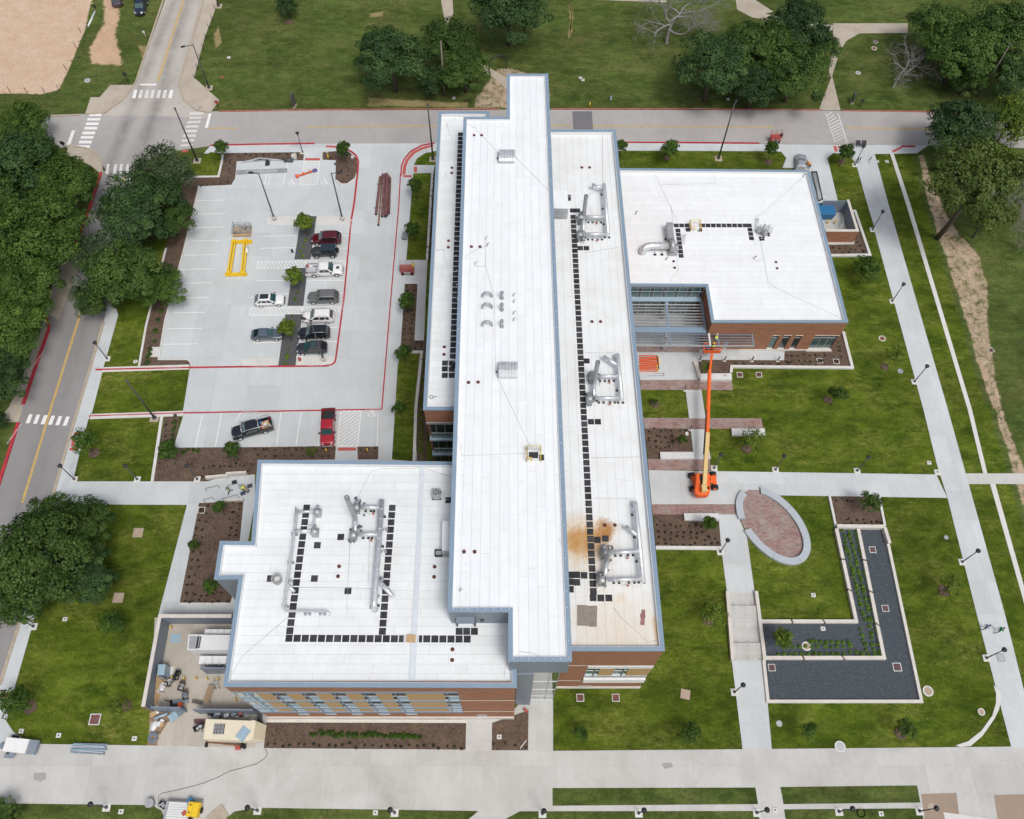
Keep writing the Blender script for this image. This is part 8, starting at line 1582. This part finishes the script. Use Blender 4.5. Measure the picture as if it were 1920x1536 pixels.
# lifts
def scissor(px, top, label, z=.055, H=2.0, rz=0, railm='red'):
    p = at(*px, z); t = thing('scissor_lift', label, 'scissor lift', p, rz); b = MB(); b.bbox(-1.0,1.0,-.45,.45,.2,.75,.05); b.build('chassis', X['red'], t)
    for x in (-.7,.7):
        for y in (-.5,.5): b = MB(); b.tube([(x,y-.09,.24),(x,y+.09,.24)], .24, 12); b.build('wheel', X['black'], t)
    b = MB()
    for k in range(2):
        for y in (-.3,.3): b.tube([(-.85,y,.75+k*.2),(.85,y,.95+k*.2)], .05, 4); b.tube([(.85,y,.75+k*.2),(-.85,y,.95+k*.2)], .05, 4)
    b.build('scissor_arms', X['galvd'], t); b = MB(); b.bbox(-1.1,1.1,-.5,.5,1.16,1.3,.02); b.build('platform', X['red'], t); b = MB()
    for hh in (1.75,H+.25): b.tube([(-1.07,-.47,hh),(1.07,-.47,hh),(1.07,.47,hh),(-1.07,.47,hh),(-1.07,-.47,hh)], .035, 5)
    for x in (-1.07,0,1.07):
        for y in (-.47,.47): b.tube([(x,y,1.3),(x,y,H+.25)], .03, 5)
    b.build('guard_rail', X[railm], t); b = MB(); b.bbox(.8,1.15,-.3,.3,1.55,1.9,.04); b.build('control_box', X['yel' if railm != 'red' else 'dark'], t); b = MB(); b.bbox(-.5,.5,-.62,-.46,.3,.7,.03); b.build('battery_box', X['galvd'], t); return t
scissor((764.5,511), None, 'red scissor lift with a yellow control box west of the building', railm='galvd'); scissor((1452,265), None, 'red scissor lift with red rails standing on the north road', z=.03, H=2.1).scale = (.86,)*3
b0 = at(1319,904,.06); t = thing('boom_lift', 'orange telescopic boom lift reaching to the pergola', 'boom lift', b0); Lb = lambda px, z: at(px[0], px[1], z)-b0
b = MB(); b.bbox(-1.3,1.35,-.5,.5,.55,1.0,.06); b.bbox(-1.55,-1.15,-.95,.95,.45,.85,.06); b.bbox(1.1,1.55,-.95,.95,.45,.85,.06); b.build('chassis', X['orange'], t)
for px in ((1297,892),(1299.5,917),(1336,890),(1340,914.5)): v = Lb(px,.48); b = MB(); b.tube([(v.x-.02,v.y-.22,.45),(v.x-.02,v.y+.22,.45)], .47, 18) if 0 else b.tube([(v.x-.24,v.y,.45),(v.x+.24,v.y,.45)], .47, 18) if 0 else b.tube([(v.x,v.y-.24,.46),(v.x,v.y+.24,.46)], .48, 18); w = b.build('wheel', X['black'], t); b = MB(); b.tube([(v.x,v.y-.26,.46),(v.x,v.y+.26,.46)], .24, 12); b.build('rim', X['orange'], w)
b = MB(); b.cyl(0,0,.95,1.2,.7,16); b.build('turntable', X['dark'], t)
T = [Lb(q,1.9) for q in ((1304.5,888),(1317,888),(1317,918),(1303,918))]; b = MB(); b.loft([[(v.x*.98,v.y*.98,1.2) for v in T],[(v.x,v.y,1.75) for v in T],[(v.x*.9-.03,v.y*.96,1.95) for v in T]], False); b.build('engine_cover', X['orange'], t)
T = [Lb(q,1.9) for q in ((1323.5,888),(1331,888),(1330.5,918),(1323.5,918))]; b = MB(); b.loft([[(v.x*.98,v.y*.98,1.2) for v in T],[(v.x,v.y,1.7) for v in T],[(v.x*.97,v.y*.96,1.85) for v in T]], False); b.build('side_cover', X['orange'], t)
T = [Lb(q,1.7) for q in ((1302.5,914),(1331.5,914),(1330,926),(1326,930),(1308,930),(1303.5,926))]; b = MB(); b.prism([v.to_2d() for v in T], 1.0, 1.85); b.build('counterweight', X['orange'], t); b = MB(); m_ = Lb((1316.5,924),1.87); b.box(m_.x-.5,m_.x+.5,m_.y-.03,m_.y+.03,1.851,1.856); b.build('stripe_decal', X['tancurb'], t)
b = MB(); T = Lb((1314,902),1.6); b.box(T.x-.2,T.x+.1,T.y-.7,T.y+.7,1.3,2.0); b.build('boom_cradle', X['dark'], t)
def arm(nm, p, q, w, hgt, m):
    d = q-p; L = d.length; Mx = d.to_track_quat('Y','Z').to_matrix().to_4x4(); Mx.translation = p; b = MB(); b.bbox(-w/2,w/2,0,L,-hgt/2,hgt/2,.03,Mx); return b.build(nm, m, t)
piv, s1, s2, s3 = Lb((1320,917),2.3), Lb((1326.7,812),2.9), Lb((1331,694),3.6), Lb((1335,664),3.4)
arm('boom_section', piv, s1, .52, .55, X['boomy']); arm('boom_section', piv+(s1-piv)*.97, s2, .38, .42, X['orange']); arm('jib', s2, s3, .3, .32, X['orange'])
b = MB(); b.bbox(piv.x-.35,piv.x+.35,piv.y-.4,piv.y+.5,1.85,2.62,.06); b.build('boom_pivot', X['boomy'], t)
dirv = (s1-piv).normalized(); b = MB()
for k in range(34): v = piv+(s1-piv)*(.62+.0)+dirv*(k*.19); b.box(v.x-.42,v.x-.29,v.y-.055,v.y+.055,v.z-.1,v.z+.22)
o = b.build('cable_track', X['dark'], t); o['kind'] = 'stuff'; b = MB(); b.tube([s1+Vector((-.3,0,.1)), s2+Vector((-.28,-.2,.05))], .06, 5); b.tube([piv+Vector((.3,.5,.1)), s1+Vector((.3,-.2,.05))], .04, 5); b.build('hydraulic_hose', X['orange'], t)
bk = Lb((1333.5,657),3.0); b = MB(); b.box(bk.x-1.2,bk.x+1.2,bk.y-.45,bk.y+.45,bk.z-.08,bk.z); b.build('basket_floor', X['galvd'], t); b = MB()
for hh in (.15,.6,1.1): b.tube([bk+Vector(q)+Vector((0,0,hh)) for q in ((-1.2,-.45,0),(1.2,-.45,0),(1.2,.45,0),(-1.2,.45,0),(-1.2,-.45,0))], .045, 5)
for x in (-1.2,-.6,0,.6,1.2):
    for y in (-.45,.45): b.tube([bk+Vector((x,y,0)), bk+Vector((x,y,1.1))], .035, 5)
b.build('basket_rail', X['orange'], t); b = MB(); b.box(bk.x-1.15,bk.x+1.15,bk.y-.48,bk.y-.47,bk.z+.02,bk.z+.55); b.build('basket_panel', X['orange'], t); b = MB(); b.bbox(bk.x-.75,bk.x-.35,bk.y-.2,bk.y+.25,bk.z,bk.z+.5,.03); b.build('tool_box', X['blue'], t); b = MB(); b.bbox(bk.x-.1,bk.x+.25,bk.y-.44,bk.y-.2,bk.z+.7,bk.z+1.0,.04); b.build('control_panel', X['dark'], t)

# ---------------------------------------------------------------- people: one skinned body each
def shirt(name, col): X[name] = mat(name, col, .85, var=.08, scale=8); return name
for n_, c_ in (('hivis',(.62,.78,.06)), ('lightblue',(.30,.42,.62)), ('green',(.005,.26,.10)), ('navyc',(.018,.026,.045)), ('charc',(.035,.035,.04)), ('hivorange',(.85,.20,.02)), ('jean',(.05,.075,.13)), ('greyc',(.25,.25,.24)), ('hairb',(.012,.010,.010)), ('hairbr',(.05,.035,.028)), ('hatw',(.75,.75,.72)), ('hatbrown',(.16,.10,.06))): shirt(n_, c_)
POSE = {
 'stand': dict(pel=(0,0,.95), che=(0,.02,1.33), nek=(0,.03,1.49), hd=(0,.05,1.64), lk=(-.11,.03,.50), la=(-.12,-.02,.08), lt=(-.13,.14,.03), rk=(.11,.03,.50), ra=(.12,-.02,.08), rt=(.13,.14,.03), le=(-.27,.0,1.13), lh=(-.25,.16,.92), re=(.27,.0,1.13), rh=(.25,.16,.92)),
 'walk': dict(pel=(0,0,.93), che=(0,.04,1.31), nek=(0,.06,1.48), hd=(0,.09,1.63), lk=(-.10,.26,.55), la=(-.10,.40,.12), lt=(-.10,.55,.10), rk=(.10,-.06,.48), ra=(.10,-.42,.16), rt=(.10,-.34,.03), le=(-.27,-.14,1.12), lh=(-.24,-.08,.88), re=(.27,.14,1.14), rh=(.22,.33,.98)),
 'bend': dict(pel=(0,-.10,.90), che=(0,.25,1.12), nek=(0,.38,1.18), hd=(0,.53,1.20), lk=(-.12,.08,.50), la=(-.13,-.04,.08), lt=(-.14,.12,.03), rk=(.12,.08,.50), ra=(.13,-.04,.08), rt=(.14,.12,.03), le=(-.25,.36,.88), lh=(-.14,.52,.68), re=(.25,.36,.88), rh=(.14,.52,.68)),
 'reach': dict(pel=(0,0,.95), che=(0,.06,1.33), nek=(0,.08,1.49), hd=(0,.12,1.64), lk=(-.11,.03,.50), la=(-.12,-.02,.08), lt=(-.13,.14,.03), rk=(.11,.03,.50), ra=(.12,-.02,.08), rt=(.13,.14,.03), le=(-.25,.26,1.45), lh=(-.16,.50,1.62), re=(.25,.26,1.36), rh=(.18,.52,1.42)),
 'crouch': dict(pel=(0,-.15,.42), che=(0,.08,.76), nek=(0,.16,.90), hd=(0,.26,1.0), lk=(-.17,.26,.50), la=(-.15,.02,.08), lt=(-.16,.18,.03), rk=(.17,.26,.46), ra=(.15,.0,.08), rt=(.16,.16,.03), le=(-.28,.28,.62), lh=(-.15,.48,.46), re=(.28,.28,.62), rh=(.15,.48,.46))}
def person(label, px, z, rz, pose, top, legs, head, headm='hairb', vest=None, skin='skin', group=None):
    p = at(px[0], px[1], z); t = thing('person', label, 'person', p, rz, group); J = {k: Vector(v) for k, v in POSE[pose].items()}
    f = J['che']-J['pel']; J['ls'] = J['che']+f.normalized()*.10+Vector((-.19,0,0)); J['rs'] = J['che']+f.normalized()*.10+Vector((.19,0,0)); J['lp'] = J['pel']+Vector((-.10,0,-.04)); J['rp'] = J['pel']+Vector((.10,0,-.04)); J['mid'] = J['pel'].lerp(J['che'], .5)
    J['tp'] = J['hd']+(J['hd']-J['nek']).normalized()*.10
    for s in 'lr':
        d = (J[s+'h']-J[s+'e']).normalized(); J[s+'f'] = J[s+'h']+d*.10; J[s+'u'] = J[s+'h']+d*.04+Vector((.05 if s == 'l' else -.05, .02, 0))
    names = list(J); I = {k: i for i, k in enumerate(names)}; E = [('pel','mid'),('mid','che'),('che','nek'),('nek','hd'),('hd','tp')]
    for s in 'lr': E += [('che',s+'s'),(s+'s',s+'e'),(s+'e',s+'h'),(s+'h',s+'f'),(s+'h',s+'u'),('pel',s+'p'),(s+'p',s+'k'),(s+'k',s+'a'),(s+'a',s+'t')]
    RR = dict(pel=.135, mid=.125, che=.145, nek=.058, hd=.088, tp=.07, s=.075, e=.047, h=.036, f=.022, u=.014, p=.10, k=.064, a=.046, t=.04)
    me = bpy.data.meshes.new('skeleton'); me.from_pydata([tuple(J[k]) for k in names], [(I[a], I[c]) for a, c in E], []); o = bpy.data.objects.new('skeleton', me); COL.objects.link(o)
    m_ = o.modifiers.new('skin', 'SKIN'); sub = o.modifiers.new('sub', 'SUBSURF'); sub.levels = 1
    if not me.skin_vertices: me.skin_vertices.new() if hasattr(me.skin_vertices, 'new') else None
    return t, o, J, RR, names, E, top, legs, head, headm, vest, skin
SKN = []
def queue(*a, **k): SKN.append((a, k))
def segd(v, a, c): d = c-a; u = max(0, min(1, (v-a).dot(d)/max(d.length_squared, 1e-9))); return (v-a-d*u).length
def make_people():
    built = []
    for a, k in SKN: built.append(person(*a, **k))
    for t, o, J, RR, names, E, *_ in built:
        me = o.data
        if len(me.skin_vertices) == 0:
            bm = bmesh.new(); bm.from_mesh(me); bm.verts.layers.skin.verify(); bm.to_mesh(me); bm.free()
        for i, n_ in enumerate(names):
            r = RR.get(n_, RR.get(n_[1:], .06)); sv_ = me.skin_vertices[0].data[i]; sv_.radius = (r*1.15, r*.85) if n_ in ('pel','mid','che') else (r, r); sv_.use_root = n_ == 'pel'
    bpy.context.view_layer.update(); dg = bpy.context.evaluated_depsgraph_get()
    for t, o, J, RR, names, E, top, legs, head, headm, vest, skin in built:
        body = bpy.data.meshes.new_from_object(o.evaluated_get(dg)); body.name = 'body'; body.materials.clear()
        for m_ in (skin, top, legs, 'black'): body.materials.append(X[m_])
        for f in body.polygons:
            v = f.center; e = min(E, key=lambda e: segd(v, J[e[0]], J[e[1]])); q = e[1]; s_ = q[1:] if q[0] in 'lr' and len(q) == 2 else q
            f.material_index = 1 if s_ in ('mid','che','s','e','nek') and not (q == 'nek' and v.z > J['nek'].z-.02 and POSE) else 2 if s_ in ('p','k','a') else 3 if s_ == 't' else 1 if (s_ == 'h' and vest) else 0
            f.use_smooth = True
        bpy.data.objects.remove(o); link('body', body, t)
        c = J['hd'].lerp(J['tp'], .55); u = (J['tp']-J['nek']).normalized(); Mx = u.to_track_quat('Z', 'Y').to_matrix().to_4x4(); Mx.translation = c
        b = MB(); n0 = len(b.v); b.ball((0,-.012,.02), (.105,.118,.112), 10, 6); b.v = [v if v[2] > -.05 or v[1] < -.02 else (v[0]*.8, v[1]*.5, v[2]*.6) for v in b.v]
        if head == 'helmet': b.tube([(0,.03,.02),(0,.03,.035)], [.155,.15], 12)
        if head == 'hat': b.tube([(0,0,.03),(0,0,.045)], [.24,.22], 14)
        if head == 'long': b.ball((0,-.07,-.09), (.10,.07,.17), 8, 5)
        b.v = [tuple(Mx @ Vector(v)) for v in b.v]; b.build('helmet' if head == 'helmet' else 'hat' if head == 'hat' else 'hair', X[headm], t)
        b = MB(); b.add([tuple(Mx @ Vector(v)) for v in ((-.02,.085,-.02),(.02,.085,-.02),(0,.12,-.035),(0,.09,.02))], [(0,1,2),(1,3,2),(3,0,2)]); b.build('nose', X[skin], t)
        if vest:
            up = (J['che']-J['pel']).normalized(); q = up.to_track_quat('Z','Y').to_matrix().to_4x4(); q.translation = J['pel']; L = (J['che']-J['pel']).length; S = []
            for zz, rx, ry in ((.06,.185,.135),(L*.5,.18,.13),(L*.95,.205,.15),(L+.13,.16,.11)): S.append([tuple(q @ Vector((rx*math.cos(k*PI/6), ry*math.sin(k*PI/6)+.01, zz))) for k in range(12)])
            b = MB(); b.loft(S, True, False); vo = b.build('vest', X[vest], t); b = MB(); b.loft([[tuple(q @ Vector((rx*math.cos(k*PI/6), ry*math.sin(k*PI/6)+.01, L*.45+dz))) for k in range(12)] for rx, ry, dz in ((.189,.139,0),(.189,.139,.06))], True, False); b.build('reflective_band', X['galv'], vo)
Z0 = .06
queue('person in a light blue top striding along the wide sidewalk', (1842,1180), Z0, R(-80), 'walk', 'lightblue', 'navyc', 'hair', 'hairb'); queue('person in a bright green top with long hair walking behind', (1868,1185), Z0, R(-75), 'walk', 'green', 'charc', 'long', 'hairbr')
queue('worker in hi-vis vest walking at the west ramp, left of the group', (433,924), Z0, R(130), 'walk', 'greyc', 'charc', 'hair', 'hairb', vest='hivis'); queue('worker in hi-vis leaning over tools at the west ramp', (457,921), Z0, R(-60), 'bend', 'greyc', 'jean', 'helmet', 'hatw', vest='hivis'); queue('worker with a big yellow hat crouching by the low wing', (466,923), Z0, R(60), 'crouch', 'greyc', 'charc', 'hat', 'yel', vest=None)
bz = at(1333.5,657,3.0); queue('worker in hi-vis standing in the orange boom basket', (1334.5,657.5), 3.0, R(5), 'reach', 'navyc', 'navyc', 'helmet', 'yel', vest='hivis'); queue('worker in blue with a white helmet crouching on the pergola', (1341.5,637.5), 4.22, R(-20), 'crouch', 'jean', 'jean', 'helmet', 'hatw', vest='hivis')
queue('worker in orange leaning into the open silver car', (1516,316), .055, R(75), 'bend', 'hivorange', 'charc', 'helmet', 'yel', vest='hivorange'); queue('worker in hi-vis standing on the rim of the dirt field', (179,16), 0, R(160), 'stand', 'navyc', 'navyc', 'helmet', 'hatw', vest='hivis'); queue('worker in hi-vis beside the navy SUV at the top edge', (254.5,6), 0, R(200), 'stand', 'navyc', 'navyc', 'helmet', 'yel', vest='hivis')
make_people()
for px, lab, m_ in (((456,926),'dark blue tool bag beside the leaning worker','jean'), ((452,913),'grey tool case behind the workers at the ramp','galvd'), ((440,905),'small dark bucket on the west ramp','dark'), ((469,912),'coil of dark hose near the low wing parapet','pole')):
    put('tool_bag', lab, 'tool bag', px, Z0, 20, lambda b: (b.bbox(-.3,.3,-.2,.2,0,.35,.05), b.tube([(-.2,0,.35),(0,0,.5),(.2,0,.35)], .025, 5)), m_)
# patio stand lamps and leftovers on the park side
put('stone_block', 'small tan block resting on the planter wall', 'block', (1359,705), .5, 15, lambda b: b.bbox(-.18,.18,-.13,.13,0,.2,.02), 'tancurb'); put('white_stick', 'white stick lying in the small south bed', 'stick', (981,1396), .1, 50, lambda b: b.box(-.55,.55,-.04,.04,0,.05), 'gwhite'); put('red_can', 'red can beside the stair tower wall', 'can', (984,1331), .1, 0, lambda b: (b.bbox(-.15,.15,-.12,.12,0,.3,.03), b.bbox(.1,.4,-.3,-.05,0,.2,.02)), 'red'); put('valve_box', 'pale box in the mulch above the short bench', 'utility box', (1287.5,814), .09, 0, lambda b: b.bbox(-.2,.2,-.25,.25,0,.2,.02), 'bench'); put('paint_bucket', 'small red bucket in the brown bed under the tree at the yard drive', 'bucket', (1439,276), .05, 0, lambda b: b.tube([(0,0,0),(0,0,.9)], [.16,.22], 10), 'red')
